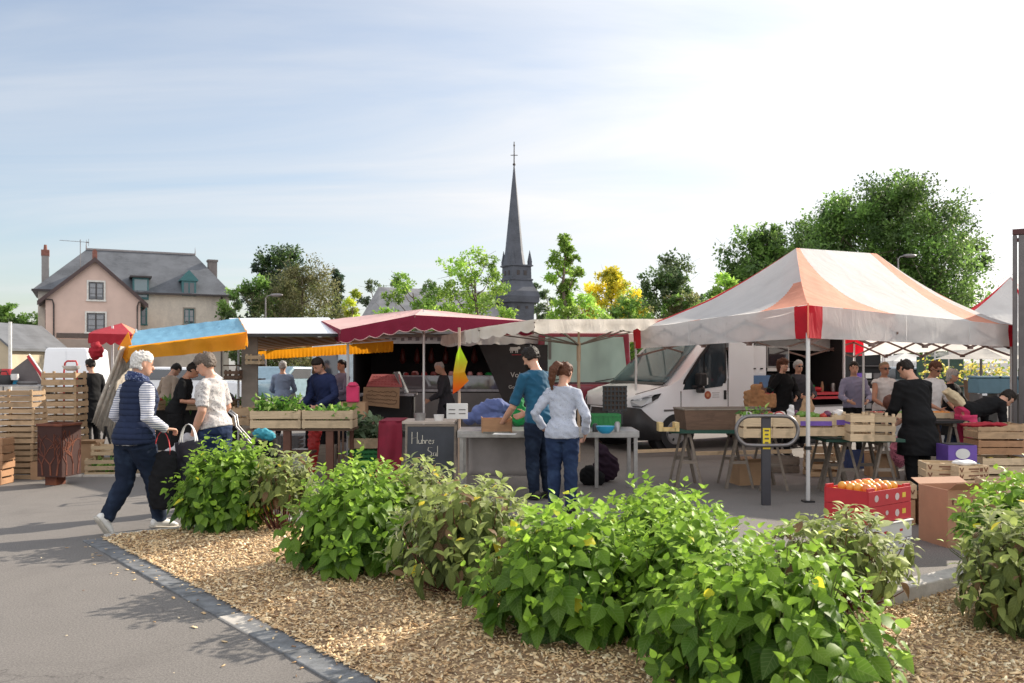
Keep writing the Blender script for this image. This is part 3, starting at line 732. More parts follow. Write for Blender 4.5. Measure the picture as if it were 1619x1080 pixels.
# ================================================================== the shrubs in the planted bed
LEAFA = leafmat('broad_leaf', 0.42, 0.5, veins=True, back=(.17, .27, .06), spec=.3)
LEAFB = leafmat('felted_leaf', 0.30, 0.6, veins=True, back=(.34, .38, .24), spec=.25)
STEMA = M('green_stem', (.10, .13, .03), .7); STEMB = M('russet_stem', (.16, .055, .035), .7)
def shrub(px, py, w, h, kind, label, seed, dens=1.0, low=.10, big=1.0, skirt=1.0, dx=0, group=None):
    r_ = np.random.default_rng(seed)
    w *= 1.2; dens /= 1.05; b = G(px, py); b.x += dx
    t = thing('shrub', label, 'shrub', (b.x, b.y, 0.05), 0, group or 'leafy shrubs in the mulched bed')
    sm = MB(); P = []; D = []; NN = []; Ls = []; Ws = []; Cl = []
    ns = int((150 if kind == 'A' else 150) * dens * w)
    lump = [(r_.uniform(0, 6.28), r_.uniform(.2, 1), r_.uniform(-.12, .13)) for _ in range(7)]
    for i in range(ns):
        q = math.sqrt((i + .5) / ns); an = i * 2.39996 + r_.uniform(-.25, .25)
        bump = sum(amp * math.exp(-((q * math.cos(an) - lq * math.cos(la)) ** 2 + (q * math.sin(an) - lq * math.sin(la)) ** 2) * 7) for la, lq, amp in lump)
        rw = w / 2 * (1 + bump * .6) * r_.uniform(.88, 1.06); hz_ = h * (1 - .42 * q ** 2.6 + bump) * r_.uniform(.86, 1.05)
        if r_.random() < .12: hz_ *= 1.10
        if q > .72 and r_.random() < .62 * skirt: hz_ *= r_.uniform(.3, .85)
        tip = Vector((q * rw * math.cos(an), q * rw * math.sin(an), hz_))
        root = Vector((tip.x * .28, tip.y * .28, 0)); ctl = Vector((tip.x * (.62 + .3 * q), tip.y * (.62 + .3 * q), hz_ * .5))
        K = 8; cur = []
        for k in range(K + 1):
            s = k / K; cur.append(root * (1 - s) ** 2 + ctl * 2 * s * (1 - s) + tip * s * s)
        if i % 2 == 0: sm.loft(cur[::2][:4] + [cur[7]], [.006, .005, .004, .003, .002], n=5, caps=False)
        L_ = sum((cur[k + 1] - cur[k]).length for k in range(K)); node = .052 if kind == 'A' else .046
        out0 = np.array([math.cos(an), math.sin(an), 0])
        nn_ = int(L_ * (.92 if q > .5 else .5) / node); ph = r_.uniform(0, 3.14)
        for j in range(nn_):
            s = 1 - j * node / L_
            if s < .08: break
            p = root * (1 - s) ** 2 + ctl * 2 * s * (1 - s) + tip * s * s
            if p.z < low * r_.uniform(.7, 1.6): break
            tg = np.array(((ctl - root) * 2 * (1 - s) + (tip - ctl) * 2 * s).normalized())
            young = math.exp(-j / 2.2)
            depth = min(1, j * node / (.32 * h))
            for sg in (0, math.pi):
                if r_.random() < .12: continue
                a_ = ph + j * 1.571 + sg + r_.normal(0, .3)
                e1 = np.cross(tg, [0.3, .2, 1.0]); e1 = e1 / (np.linalg.norm(e1) + 1e-6); e2 = np.cross(tg, e1)
                rad = e1 * math.cos(a_) + e2 * math.sin(a_)
                if np.dot(rad, out0) < -.1 and depth > .5 and q > .4: continue        # inner shaded side is bare
                if young > .5: dirv = rad * .8 + tg * r_.uniform(.4, 1.5); nrm_ = tg * .8 - rad * .55 + r_.normal(0, .3, 3)
                else:
                    dirv = rad + out0 * (.35 + .5 * q) + np.array([0, 0, r_.uniform(-.75, .12) - .25 * depth - (.45 if kind == 'B' else 0)])
                    nrm_ = np.array([0, 0, 1.0 - .45 * depth]) + out0 * (.35 + .9 * q * depth) + r_.normal(0, .33, 3)
                sz = ((.042 if kind == 'A' else .058) + (.072 if kind == 'A' else .05) * min(1, j / 3.5)) * r_.uniform(.55, 1.28) * big
                pet = .25 * sz
                dv = dirv / np.linalg.norm(dirv)
                P.append(np.array(p) + dv * pet); D.append(dv); NN.append(nrm_)
                if kind == 'A':
                    sz *= 1.02; Ls.append(sz); Ws.append(sz * r_.uniform(.66, .84))
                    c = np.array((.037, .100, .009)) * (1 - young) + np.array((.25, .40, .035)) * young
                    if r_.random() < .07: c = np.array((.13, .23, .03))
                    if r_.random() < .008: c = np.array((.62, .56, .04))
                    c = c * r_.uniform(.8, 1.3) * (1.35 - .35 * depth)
                else:
                    sz *= .98; Ls.append(sz * 1.08); Ws.append(sz * r_.uniform(.5, .66))
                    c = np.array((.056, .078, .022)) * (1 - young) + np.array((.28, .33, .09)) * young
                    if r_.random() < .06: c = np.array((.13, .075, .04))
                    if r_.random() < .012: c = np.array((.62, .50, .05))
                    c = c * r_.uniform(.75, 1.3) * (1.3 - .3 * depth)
                Cl.append(c.clip(0, 1))
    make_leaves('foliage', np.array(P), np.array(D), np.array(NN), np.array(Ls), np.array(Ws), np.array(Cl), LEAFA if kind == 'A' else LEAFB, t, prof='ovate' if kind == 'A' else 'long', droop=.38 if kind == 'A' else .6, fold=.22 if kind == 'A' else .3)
    obj('stems', sm, STEMA if kind == 'A' else STEMB, t, smooth=True, fix=False)
    return t
shrub(358, 845, .86, .77, 'A', 'bright green shrub at the far left end of the bed, by the walking couple', 21)
shrub(447, 848, .60, .76, 'B', 'narrow olive leaved shrub between the first and second bright green shrubs', 22, low=.25, skirt=.5)
shrub(560, 912, .96, .80, 'A', 'bright green shrub, second of its kind from the left end of the bed', 23, low=.12)
shrub(660, 895, .80, .70, 'B', 'olive leaved shrub crowded behind the second bright green shrub', 24, low=.3)
shrub(742, 945, .95, .76, 'B', 'big olive felty leaved shrub in the middle of the bed with drooping branches', 25, low=.16, big=1.08)
shrub(895, 1012, .95, .74, 'A', 'wide bright green shrub in front of the man in the teal shirt', 26, big=1.05)
shrub(1055, 955, 1.0, .74, 'A', 'tall bright green shrub with lime tips beneath the trestle table', 27, big=1.0)
shrub(1205, 1112, 1.02, .70, 'A', 'nearest shrub, large bright green leaves at the bottom edge of the view', 28, big=1.0)
shrub(1075, 1030, .72, .70, 'A', 'bright green shrub filling the gap behind and left of the nearest one', 32, big=1.0)
shrub(1312, 972, .84, .60, 'B', 'olive leaved shrub in front of the red peach box', 29, low=.2, big=1.05)
shrub(1618, 925, .85, .74, 'A', 'bright green shrub at the right edge in front of the cardboard box', 30, low=.2)
shrub(1640, 1015, .76, .70, 'B', 'dark olive leaved shrub low at the right edge of the view', 31, low=.12, big=1.1)
# ================================================================== people
def cloth(name, col, var=.12, trans=0, kind=None, col2=(.8, .8, .8), sc_=1.0, rough=.85):
    m, t, p, out = newmat(name)
    n = tex(t, 5, 4); f = tex(t, 260, 2)
    c = mixc(t, ramp(t, n.outputs[0], .3, .7), sc(col, 1 - var), sc(col, 1 + var))
    if kind == 'stripes':
        s = N(t, 'ShaderNodeSeparateXYZ'); L(t, N(t, 'ShaderNodeTexCoord').outputs['Object'], s.inputs[0])
        w = math_(t, 'GREATER_THAN', math_(t, 'FRACT', math_(t, 'MULTIPLY', s.outputs[2], 1 / (.021 * sc_))), .66); c = mixc(t, w, c, col2)
    elif kind == 'print':
        v = tex(t, 26 / sc_, 3, .7, dist=1.5); c = mixc(t, ramp(t, v.outputs[0], .54, .60), c, col2)
        v = tex(t, 40 / sc_, 3, .6, dist=.5); c = mixc(t, ramp(t, v.outputs[0], .62, .68), c, sc(col2, .5))
    elif kind == 'fade':
        c = mixc(t, ramp(t, n.outputs[0], .52, .75), c, col2)
    elif kind == 'quilt':
        s = N(t, 'ShaderNodeSeparateXYZ'); L(t, N(t, 'ShaderNodeTexCoord').outputs['Object'], s.inputs[0])
        w = math_(t, 'ABSOLUTE', math_(t, 'SINE', math_(t, 'MULTIPLY', s.outputs[2], 3.14159 / .055))); bumpn(t, p, math_(t, 'POWER', w, .4), .9, .012)
    L(t, c, p.inputs['Base Color']); p.inputs['Roughness'].default_value = rough; p.inputs['Sheen Weight'].default_value = .15 if max(col) > .1 else 0; p.inputs['Specular IOR Level'].default_value = .2
    if kind != 'quilt': bumpn(t, p, f.outputs[0], .25, .003)
    return m
def skinmat(name, col):
    m, t, p, out = newmat(name); n = tex(t, 14, 4)
    c = mixc(t, ramp(t, n.outputs[0], .3, .7), sc(col, .9), (min(1, col[0] * 1.12), col[1] * .98, col[2] * .95)); L(t, c, p.inputs['Base Color'])
    p.inputs['Roughness'].default_value = .5; p.inputs['Subsurface Weight'].default_value = .12; p.inputs['Subsurface Radius'].default_value = (.02, .008, .004); return m
def hairmat(name, col):
    m, t, p, out = newmat(name); n = tex(t, 3, 5, .7, stretch=(45, 45, 5)); c = mixc(t, ramp(t, n.outputs[0], .3, .7), sc(col, .5), sc(col, 1.5))
    L(t, c, p.inputs['Base Color']); p.inputs['Roughness'].default_value = .6; p.inputs['Specular IOR Level'].default_value = .25; bumpn(t, p, n.outputs[0], .8, .006); return m
SK = skinmat('skin', (.56, .33, .23)); SKT = skinmat('skin_tanned', (.42, .22, .14)); SKD = skinmat('skin_brown', (.25, .13, .085))
HW = hairmat('white_hair', (.62, .60, .57)); HG = hairmat('grey_hair', (.14, .11, .09)); HD = hairmat('dark_hair', (.018, .013, .010)); HB = hairmat('chestnut_hair', (.10, .04, .022)); HBL = hairmat('light_brown_hair', (.24, .16, .09)); HGL = hairmat('light_grey_hair', (.42, .40, .38))
EYE = M('eye_dark', (.02, .015, .012), .2, var=0); BLACKP = M('black_plastic', (.015, .015, .017), .4)
WSHOE = M('white_leather', (.72, .71, .69), .5, var=.05); SOLE = M('gum_sole', (.48, .44, .38), .7); DSHOE = M('dark_leather', (.03, .025, .022), .5)
DENIM = cloth('dark_denim', (.010, .017, .036), kind='fade', col2=(.03, .048, .085)); DENIMB = cloth('blue_denim', (.016, .030, .075), kind='fade', col2=(.04, .07, .14))
BLACKC = cloth('black_cloth', (.008, .008, .009)); 
def bake(mb, name, vox, smooth_it=4, amp=0, freq=6, seed=0):
    me = mb.mesh(name); fixn(me)
    o = bpy.data.objects.new(name, me); COL.objects.link(o)
    md = o.modifiers.new('r', 'REMESH'); md.mode = 'VOXEL'; md.voxel_size = vox
    sm = o.modifiers.new('s', 'SMOOTH'); sm.iterations = smooth_it; sm.factor = .6
    dg = bpy.context.evaluated_depsgraph_get(); ev = o.evaluated_get(dg)
    out = bpy.data.meshes.new_from_object(ev, depsgraph=dg)
    bpy.data.objects.remove(o); bpy.data.meshes.remove(me)
    if amp:
        nv = len(out.vertices); co = np.empty(nv * 3, np.float32); no = np.empty(nv * 3, np.float32)
        out.vertices.foreach_get('co', co); out.vertices.foreach_get('normal', no); co = co.reshape(-1, 3); no = no.reshape(-1, 3)
        d_ = np.empty(nv, np.float32)
        for i in range(nv):
            c = co[i]; w = noise.noise(Vector((c[0] * freq + seed, c[1] * freq, c[2] * freq * 1.9 + c[0] * freq)))
            d_[i] = (1 - abs(w) * 2.6) * .7 + noise.noise(Vector((c[0] * freq * 2.6, c[1] * freq * 2.6 + seed, c[2] * freq * 3))) * .5
        co = co + no * (d_ * amp)[:, None]
        out.vertices.foreach_set('co', co.ravel().astype(np.float32)); out.update()
    out.polygons.foreach_set('use_smooth', [True] * len(out.polygons))
    out.name = name
    return out
def linkme(name, me, mats, parent):
    for m in (mats if isinstance(mats, (list, tuple)) else [mats]): me.materials.append(m)
    o = bpy.data.objects.new(name, me); COL.objects.link(o); o.parent = parent; return o
def hand(mb, w, d, nrm_, thumb, curl=.5, s=1.0):
    """w wrist, d finger direction, nrm_ palm normal (curl towards it), thumb direction"""
    d = Vector(d).normalized(); nrm_ = Vector(nrm_); nrm_ = (nrm_ - d * nrm_.dot(d)).normalized(); sd = d.cross(nrm_).normalized()
    if sd.dot(Vector(thumb)) < 0: sd = -sd
    mb.loft([w - d * .03 * s, w + d * .02 * s, w + d * .06 * s, w + d * .088 * s], [.022 * s, .032 * s, .041 * s, .036 * s], [.016 * s, .015 * s, .014 * s, .011 * s], side=sd, n=10, round_=True)
    for i, (o, ln_) in enumerate(((.028, .072), (.009, .08), (-.010, .075), (-.028, .058))):
        p = w + d * .083 * s + sd * o * s; dd = (d + sd * o * 1.6).normalized(); pts = [p - dd * .012 * s, p]
        for j, fr in enumerate((.45, .32, .23)):
            ax = dd.cross(nrm_).normalized(); dd = Matrix.Rotation(-curl * (.75 + .25 * j), 3, ax) @ dd if (Matrix.Rotation(-curl, 3, ax) @ dd).dot(nrm_) > dd.dot(nrm_) else Matrix.Rotation(curl * (.75 + .25 * j), 3, ax) @ dd
            p = p + dd * ln_ * fr * s; pts.append(p)
        mb.loft(pts, [.009 * s, .0095 * s, .0088 * s, .008 * s, .006 * s], side=sd, n=8, round_=True)
    p = w + d * .022 * s + sd * .026 * s; dd = (sd * .9 + d * .75 + nrm_ * .35).normalized(); pts = [p - dd * .01 * s, p]
    for fr in (.034, .028, .02): p = p + dd * fr * s; pts.append(p); dd = (dd + d * .25 + nrm_ * curl * .35).normalized()
    mb.loft(pts, [.012 * s, .012 * s, .011 * s, .0095 * s, .007 * s], n=8, round_=True)
def person(label, loc, rz, h=1.7, lean=0.0, twist=0, pose=None, top=None, top_sleeve=.5, legs=None, shoes=None, hair=None, skin=None, hstyle='short', head=(0, 0), vox=.012, build=1.0, leanx=0,
           skirt=None, coat=None, vest=None, seed=0, female=False, group=None, hem=.50, glasses=None, hands=True, scarf=None, beard=None, topname='shirt'):
    """local frame: faces +y, right hand at +x, origin between the feet"""
    pose = pose or {}; t = thing('person', label, 'person', loc, rz, group)
    skin = skin or SK; B = build
    hipz = .515 * h
    Rl = Matrix.Rotation(-lean, 3, 'X') @ Matrix.Rotation(leanx, 3, 'Y'); Rt = Matrix.Rotation(twist, 3, 'Z')
    hipo = Vector(pose.get('hip', (0, 0, 0))) * h
    piv = Vector((0, 0, hipz)) + hipo
    def up(x, y, z):                                  # upper-body point
        return piv + Rl @ (Rt @ Vector((x * h, y * h, (z - .515) * h)))
    def P(k, dflt): 
        return Vector(pose[k]) * h if k in pose else dflt
    sh = {s: up(s * (.100 if not female else .092) * B, -.005, .798) for s in (-1, 1)}
    el = {s: P('el' + 'LR'[s > 0], up(s * .135 * B, -.02, .635)) for s in (-1, 1)}
    wr = {s: P('wr' + 'LR'[s > 0], up(s * .14 * B, .03, .49)) for s in (-1, 1)}
    hip = {s: Vector((s * .052 * h * B, 0, .50 * h)) + hipo for s in (-1, 1)}
    kn = {s: P('kn' + 'LR'[s > 0], Vector((s * .055 * h, .012 * h, .28 * h)) + hipo * .5) for s in (-1, 1)}
    an = {s: P('an' + 'LR'[s > 0], Vector((s * .058 * h, -.01 * h, .045 * h))) for s in (-1, 1)}
    toe = {s: P('to' + 'LR'[s > 0], an[s] + Vector((s * .012 * h, .105 * h, -.03 * h))) for s in (-1, 1)}
    wf = 1.0 if not female else .93; hf = 1.0 if not female else 1.07
    sx = Rl @ (Rt @ Vector((1, 0, 0)))
    prof = [(.475, .062, .058, 0), (.50, .092 * hf, .068, -.004), (.53, .098 * hf, .073, -.008), (.57, .090 * hf, .066, -.004), (.62, .080 * wf, .058, .004), (.68, .086 * wf, .062, .006), (.74, .098 * wf, .066, .008 if not female else .014), (.775, .102 * wf, .060, .004), (.803, .092 * wf, .050, -.002), (.824, .068 * wf, .042, -.006), (.840, .045, .036, -.008), (.85, .036, .034, -.006)]
    def torso(mb, z0, z1, k=0.0, n=20, flare=0):
        pr = [q for q in prof if z0 <= q[0] <= z1]
        mb.loft([up(0, q[3], q[0]) for q in pr], [q[1] * h * B + k + flare * max(0, .62 - q[0]) * h for q in pr], [q[2] * h * B + k + flare * max(0, .62 - q[0]) * h for q in pr], side=sx, n=n, round_=False)
    def arm(mb, s, k, frac, kk=0):
        ps = [sh[s] - (sh[s] - up(0, 0, .80)) * .25, sh[s], sh[s].lerp(el[s], .5), el[s], el[s].lerp(wr[s], .35), el[s].lerp(wr[s], .75), wr[s]]
        rs = [.030 * h, .0315 * h, .028 * h, .0235 * h, .0235 * h, .018 * h, .0145 * h]
        tot = frac * 2; out = []; ro = []
        for i, p in enumerate(ps):
            tt = [0, 0, .5, 1, 1.35, 1.75, 2][i]
            if tt <= tot + 1e-6: out.append(p); ro.append(rs[i] * B + k)
        if frac < 1:
            tt = [0, 0, .5, 1, 1.35, 1.75, 2]
            for i in range(1, 6):
                if tt[i] < tot < tt[i + 1]:
                    f = (tot - tt[i]) / (tt[i + 1] - tt[i]); out.append(ps[i].lerp(ps[i + 1], f)); ro.append((rs[i] * (1 - f) + rs[i + 1] * f) * B + k + kk)
        mb.loft(out, ro, n=12, round_=(frac >= 1 and k == 0))
    def leg(mb, s, k, lo=1.0, flare=0.0):
        ps = [hip[s], hip[s].lerp(kn[s], .35), hip[s].lerp(kn[s], .75), kn[s], kn[s].lerp(an[s], .3), kn[s].lerp(an[s], .7), an[s]]
        rs = [.056 * hf, .052, .040, .034, .034, .025, .021]
        mb.loft(ps, [r * h * B + k + flare * i / 6 for i, r in enumerate(rs)], n=14)
    # body
    mb = MB(); torso(mb, 0, 1)
    for s in (-1, 1): arm(mb, s, 0, 1); leg(mb, s, 0)
    nb = up(0, -.004, .84); hd = Rl
    hy, hp = head
    Rh = Rl @ Matrix.Rotation(hy, 3, 'Z') @ Matrix.Rotation(-hp, 3, 'X')
    chin = up(0, .006, .872); hh = .132 * h
    def H(x, y, z): return chin + Rh @ (Vector((x, y + .03, z)) * hh)
    mb.loft([up(0, -.008, .825), up(0, -.003, .86), H(0, -.02, .32)], [.036 * h, .032 * h, .034 * h], n=12)
    HP = [(-.02, .10, .34, .10), (.06, .20, .42, -.02), (.18, .27, .42, -.20), (.33, .315, .40, -.36), (.48, .335, .40, -.43), (.62, .345, .40, -.455), (.76, .325, .38, -.43), (.88, .26, .28, -.34), (.96, .16, .14, -.20), (1.0, .06, .0, -.08)]
    mb.loft([H(0, (q[2] + q[3]) / 2, q[0]) for q in HP], [q[1] * hh for q in HP], [(q[2] - q[3]) / 2 * hh for q in HP], side=Rh @ Vector((1, 0, 0)), n=18)
    mb.loft([H(0, .38, .52), H(0, .44, .42), H(0, .47, .36), H(0, .42, .32)], [.035 * hh, .055 * hh, .075 * hh, .05 * hh], n=8)          # nose
    mb.loft([H(-.11, .40, .20), H(0, .425, .205), H(.11, .40, .20)], [.02 * hh, .035 * hh, .02 * hh], n=6)                               # mouth
    for s in (-1, 1): mb.ell(H(s * .345, -.03, .45), (.035 * hh, .07 * hh, .13 * hh), rot=Rh @ Matrix.Rotation(s * .3, 3, 'Z'), n=8, m=6)
    if hands:
        for s in (-1, 1):
            dv = pose.get('hd' + 'LR'[s > 0]); fd = (wr[s] - el[s]).normalized()
            dirv = Vector(dv[0]) if dv else fd
            pn = Vector(dv[1]) if dv else Rl @ Vector((-s, 0, 0)); th_ = Vector(dv[2]) if dv else Vector((0, 1, 0))
            hand(mb, wr[s] + dirv.normalized() * .012, dirv, pn, th_, dv[3] if dv and len(dv) > 3 else .35, h / 1.7)
    linkme('body', bake(mb, 'body', vox if vox > .008 else .0065, 3 if vox > .008 else 4), skin, t)
    e = MB()
    for s in (-1, 1):
        e = MB(); e.ell(H(s * .14, .372, .50), (.045 * hh, .028 * hh, .020 * hh), rot=Rh, n=8, m=6); obj('eye', e, EYE, t, smooth=True)
        if hair is not None: e = MB(); e.ell(H(s * .145, .385, .575), (.075 * hh, .02 * hh, .012 * hh), rot=Rh, n=8, m=5); obj('eyebrow', e, hair if hair not in (HW,) else HGL, t, smooth=True)
    e = MB(); e.ell(H(0, .425, .205), (.11 * hh, .03 * hh, .025 * hh), rot=Rh, n=8, m=6); obj('lips', e, skinmat('lips_' + str(seed), (.42, .15, .12)), t, smooth=True)
    # clothes
    if legs:
        mb = MB(); torso(mb, .47, .60, .012)
        for s in (-1, 1): leg(mb, s, .014, flare=.008)
        linkme('trousers', bake(mb, 'trousers', vox, 2, .0085, 8, seed), legs, t)
    if skirt:
        mb = MB(); c0 = up(0, 0, .60); lo = (kn[-1] + kn[1]) / 2; lo.z = .24 * h
        mb.loft([c0, c0.lerp(lo, .4), lo], [.088 * h, .115 * h, .15 * h], [.066 * h, .09 * h, .12 * h], n=20); linkme('skirt', bake(mb, 'skirt', vox, 2, .008, 9, seed), skirt, t)
    if top:
        mb = MB(); torso(mb, hem - .02, .843, .017, flare=.06)
        for s in (-1, 1):
            if top_sleeve > 0: arm(mb, s, .011, top_sleeve, .006)
        linkme(topname, bake(mb, topname, vox, 2, .010, 7, seed + 3), top, t)
    if vest:
        mb = MB(); torso(mb, .50, .843, .034, flare=.02)
        for s in (-1, 1): mb.ell(sh[s] * .86 + up(0, 0, .78) * .14, (.042 * h, .044 * h, .044 * h))
        mb.loft([up(0, -.008, .83), up(0, -.004, .868)], [.058 * h, .056 * h], [.055 * h, .055 * h], n=16)
        linkme('vest', bake(mb, 'vest', vox, 2, .005, 9, seed + 4), vest, t)
    if coat:
        mb = MB(); pr = [(.28, .125, .10, 0), (.36, .12, .095, 0), (.44, .116, .09, 0)] + [q for q in prof if .5 <= q[0] <= .84]
        pts_ = []
        for q in pr:
            pts_.append(up(0, q[3], q[0]) if q[0] >= .5 else Vector((0, 0, q[0] * h)) + hipo)
        mb.loft(pts_, [q[1] * h * B + .03 for q in pr], [q[2] * h * B + .03 for q in pr], side=sx, n=22)
        for s in (-1, 1): arm(mb, s, .022, .96)
        linkme('coat', bake(mb, 'coat', vox, 2, .010, 6, seed + 5), coat, t)
    if scarf:
        mb = MB(); mb.loft([up(0, -.012, .832), up(0, -.008, .85), up(0, 0, .872)], [.060 * h, .066 * h, .055 * h], [.055 * h, .064 * h, .056 * h], n=18)
        linkme('scarf', bake(mb, 'scarf', .008, 2, .012, 16, seed), scarf, t)
    # shoes
    for s in (-1, 1):
        mb = MB(); f = (toe[s] - an[s]); hl = an[s] - f.normalized() * .028 * h; dn = Vector((0, 0, -1))
        fd = f.normalized(); sd = fd.cross(Vector((0, 0, 1))).normalized(); upv = sd.cross(fd)
        a0 = an[s]
        mb.loft([a0 - fd * .03 * h - upv * .012 * h, a0 + fd * .01 * h - upv * .010 * h, a0 + fd * .05 * h - upv * .012 * h, a0 + fd * .085 * h - upv * .018 * h, a0 + fd * .108 * h - upv * .022 * h], [.022 * h, .026 * h, .027 * h, .028 * h, .018 * h], [.026 * h, .026 * h, .020 * h, .014 * h, .009 * h], side=sd, n=14, round_=True)
        mb.loft([a0 + upv * .012 * h, a0 - upv * .01 * h], [.024 * h, .028 * h], n=12)
        so = linkme('shoe', bake(mb, 'shoe', .008, 3), shoes or DSHOE, t)
        mb = MB(); oz = a0 - upv * .036 * h
        mb.loft([oz - fd * .052 * h, oz - fd * .03 * h, oz + fd * .04 * h, oz + fd * .09 * h, oz + fd * .122 * h], [.016 * h, .026 * h, .026 * h, .030 * h, .014 * h], .009 * h, side=sd, n=12)
        obj('sole', mb, SOLE if shoes is WSHOE else BLACKP, so, smooth=True)
    # hair
    if hair is not None:
        mb = MB()
        def ring(qs, k):
            mb.loft([H(0, (f_ + b_) / 2, z) for z, w_, f_, b_ in qs], [(w_ + k) * hh for z, w_, f_, b_ in qs], [((f_ - b_) / 2 + k) * hh for z, w_, f_, b_ in qs], side=Rh @ Vector((1, 0, 0)), n=16)
        k = {'short': .045, 'crop': .015, 'fluffy': .09, 'bob': .08, 'pony': .05, 'bun': .05, 'long': .07}[hstyle]
        ring([(.64, .30, .12, -.40), (.74, .325, .36, -.43), (.86, .28, .34, -.37), (.96, .19, .2, -.24), (1.01, .08, .05, -.12)], k)          # crown
        ring([(.26 if hstyle not in ('crop',) else .34, .26, -.16, -.34), (.4, .30, -.10, -.43), (.55, .34, -.02, -.46), (.70, .34, .05, -.46), (.82, .29, .05, -.40)], k)     # back and sides
        r2 = random.Random(seed)
        for i in range(70 if hstyle != 'crop' else 0):
            a_ = r2.uniform(0, 6.283); zq = r2.uniform(.30, 1.0); yy_ = math.sin(a_); rr = .345 * math.sqrt(max(.02, 1 - max(0, (zq - .6) / .42) ** 2))
            if (yy_ > .1 and zq < .78) : continue
            c_ = H(math.cos(a_) * rr * .98, yy_ * (.43 if yy_ < 0 else .34) * rr / .345 - .03, zq); mb.ell(c_, (r2.uniform(.04, .075) * hh, r2.uniform(.04, .075) * hh, r2.uniform(.07, .14) * hh), n=7, m=5)
        if hstyle in ('fluffy', 'bob'):
            for i in range(26):
                a_ = i * 2.4; zq = .35 + .62 * ((i * .618) % 1); rr = .33 if zq < .85 else .2
                yy_ = math.sin(a_) * .42 - .05
                if yy_ > .12 and zq < .72: continue
                mb.ell(H(math.cos(a_) * rr, yy_, zq), (.10 * hh, .10 * hh, .10 * hh), n=8, m=6)
        if hstyle in ('bob', 'long'):
            lo = -.05 if hstyle == 'bob' else -.55
            mb.loft([H(0, -.22, .7), H(0, -.24, .3), H(0, -.26, lo)], [.40 * hh, .42 * hh, .34 * hh], [.26 * hh, .24 * hh, .14 * hh], side=Rh @ Vector((1, 0, 0)), n=14)
        if hstyle == 'pony':
            mb.ell(H(0, -.52, .70), (.12 * hh, .14 * hh, .12 * hh))
            q0 = H(0, -.55, .70); drop = Vector((0, 0, -1)); bk = Rh @ Vector((0, -1, 0))
            px_ = pose.get('pony', (0, 0, 0)); side_ = Vector(px_)
            mb.loft([q0, q0 + bk * .22 * hh + side_ * .2 * hh, q0 + bk * .42 * hh + drop * .35 * hh + side_ * .5 * hh, q0 + bk * .42 * hh + drop * .85 * hh + side_ * .8 * hh, q0 + bk * .3 * hh + drop * 1.35 * hh + side_ * .95 * hh], [.10 * hh, .17 * hh, .22 * hh, .18 * hh, .05 * hh], n=12, round_=True)
        if hstyle == 'bun': mb.ell(H(0, -.40, .98), (.20 * hh, .20 * hh, .17 * hh))
        if beard: 
            mb.loft([H(0, .33, -.03), H(0, .30, .08), H(0, .22, .2)], [.15 * hh, .24 * hh, .31 * hh], [.13 * hh, .16 * hh, .2 * hh], side=Rh @ Vector((1, 0, 0)), n=12)
        linkme('hair', bake(mb, 'hair', .009 if vox < .011 else .012, 1, .008 if hstyle != 'crop' else .002, 22, seed), hair, t)
    if glasses:
        mb = MB()
        for s in (-1, 1): mb.ell(H(s * .155, .43, .49), (.12 * hh, .02 * hh, .085 * hh), rot=Rh, n=12, m=6); mb.bar(H(s * .29, .40, .52), H(s * .36, -.02, .5), .006)
        mb.bar(H(-.06, .455, .51), H(.06, .455, .51), .006)
        obj('glasses', mb, BLACKP, t, smooth=2)
    return t

def bag(name, label, top_c, w, hgt, d, mat, strap=None, hmat=None, rz=0, cat='bag', seed=0, sway=(0, 0), handle=.28, stripe=None):
    """sagging shopping bag hanging from a point: top_c is the middle of its mouth"""
    t = thing(name, label, cat, Vector(top_c) - Vector((0, 0, hgt)), rz)
    mb = MB(); prf = [(1.0, 1.0, .35), (.9, 1.0, .55), (.6, 1.02, .85), (.3, 1.06, 1.0), (.1, 1.0, 1.0), (.02, .88, .85), (0, .75, .7)]
    mb.loft([(sway[0] * (1 - z), sway[1] * (1 - z), z * hgt) for z, a_, b_ in prf], [a_ * w / 2 for z, a_, b_ in prf], [b_ * d / 2 for z, a_, b_ in prf], side=(1, 0, 0), n=22)
    linkme('bag_body', bake(mb, 'bag_body', .012, 2, .012, 9, seed), mat, t)
    for s in (-1, 1):
        mb = MB(); n_ = 10
        mb.loft([(math.cos(math.pi * i / n_) * w * .28, s * d * .12 * (1 - math.sin(math.pi * i / n_)), hgt - .03 + math.sin(math.pi * i / n_) * handle) for i in range(n_ + 1)], .011, .004, side=(0, 1, 0), n=6)
        obj('handle', mb, hmat or mat, t, smooth=True)
    return t
# ------------------------------------------------------------------ the people of the market
BEDZ = 0
NAVY = cloth('navy_quilt', (.018, .027, .062), kind='quilt'); STRIPE = cloth('striped_jersey', (.60, .60, .63), kind='stripes', col2=(.12, .14, .24)); SCARF = cloth('blue_scarf', (.025, .04, .12), kind='print', col2=(.25, .30, .42), sc_=.8)
FLORAL = cloth('printed_tee', (.56, .53, .51), kind='print', col2=(.30, .27, .28)); TEALS = cloth('teal_tee', (.014, .08, .145), var=.15, kind='fade', col2=(.022, .11, .19)); SWEAT = cloth('marl_sweatshirt', (.42, .45, .53), kind='print', col2=(.35, .38, .47), sc_=.5)
GREYK = cloth('grey_knit', (.42, .40, .42), kind='fade', col2=(.56, .54, .54)); DKGREY = cloth('dark_grey', (.05, .05, .06)); BEIGE = cloth('beige_shirt', (.33, .25, .19)); DKBLUE = cloth('dark_blue', (.02, .03, .085))
PALEBLUE = cloth('pale_blue', (.25, .32, .45)); WHITEC = cloth('white_blouse', (.62, .58, .56)); LILAC = cloth('lilac_shirt', (.24, .23, .33)); PINK = cloth('pink_cloth', (.62, .05, .14)); GREENC = cloth('bottle_green', (.025, .055, .045))
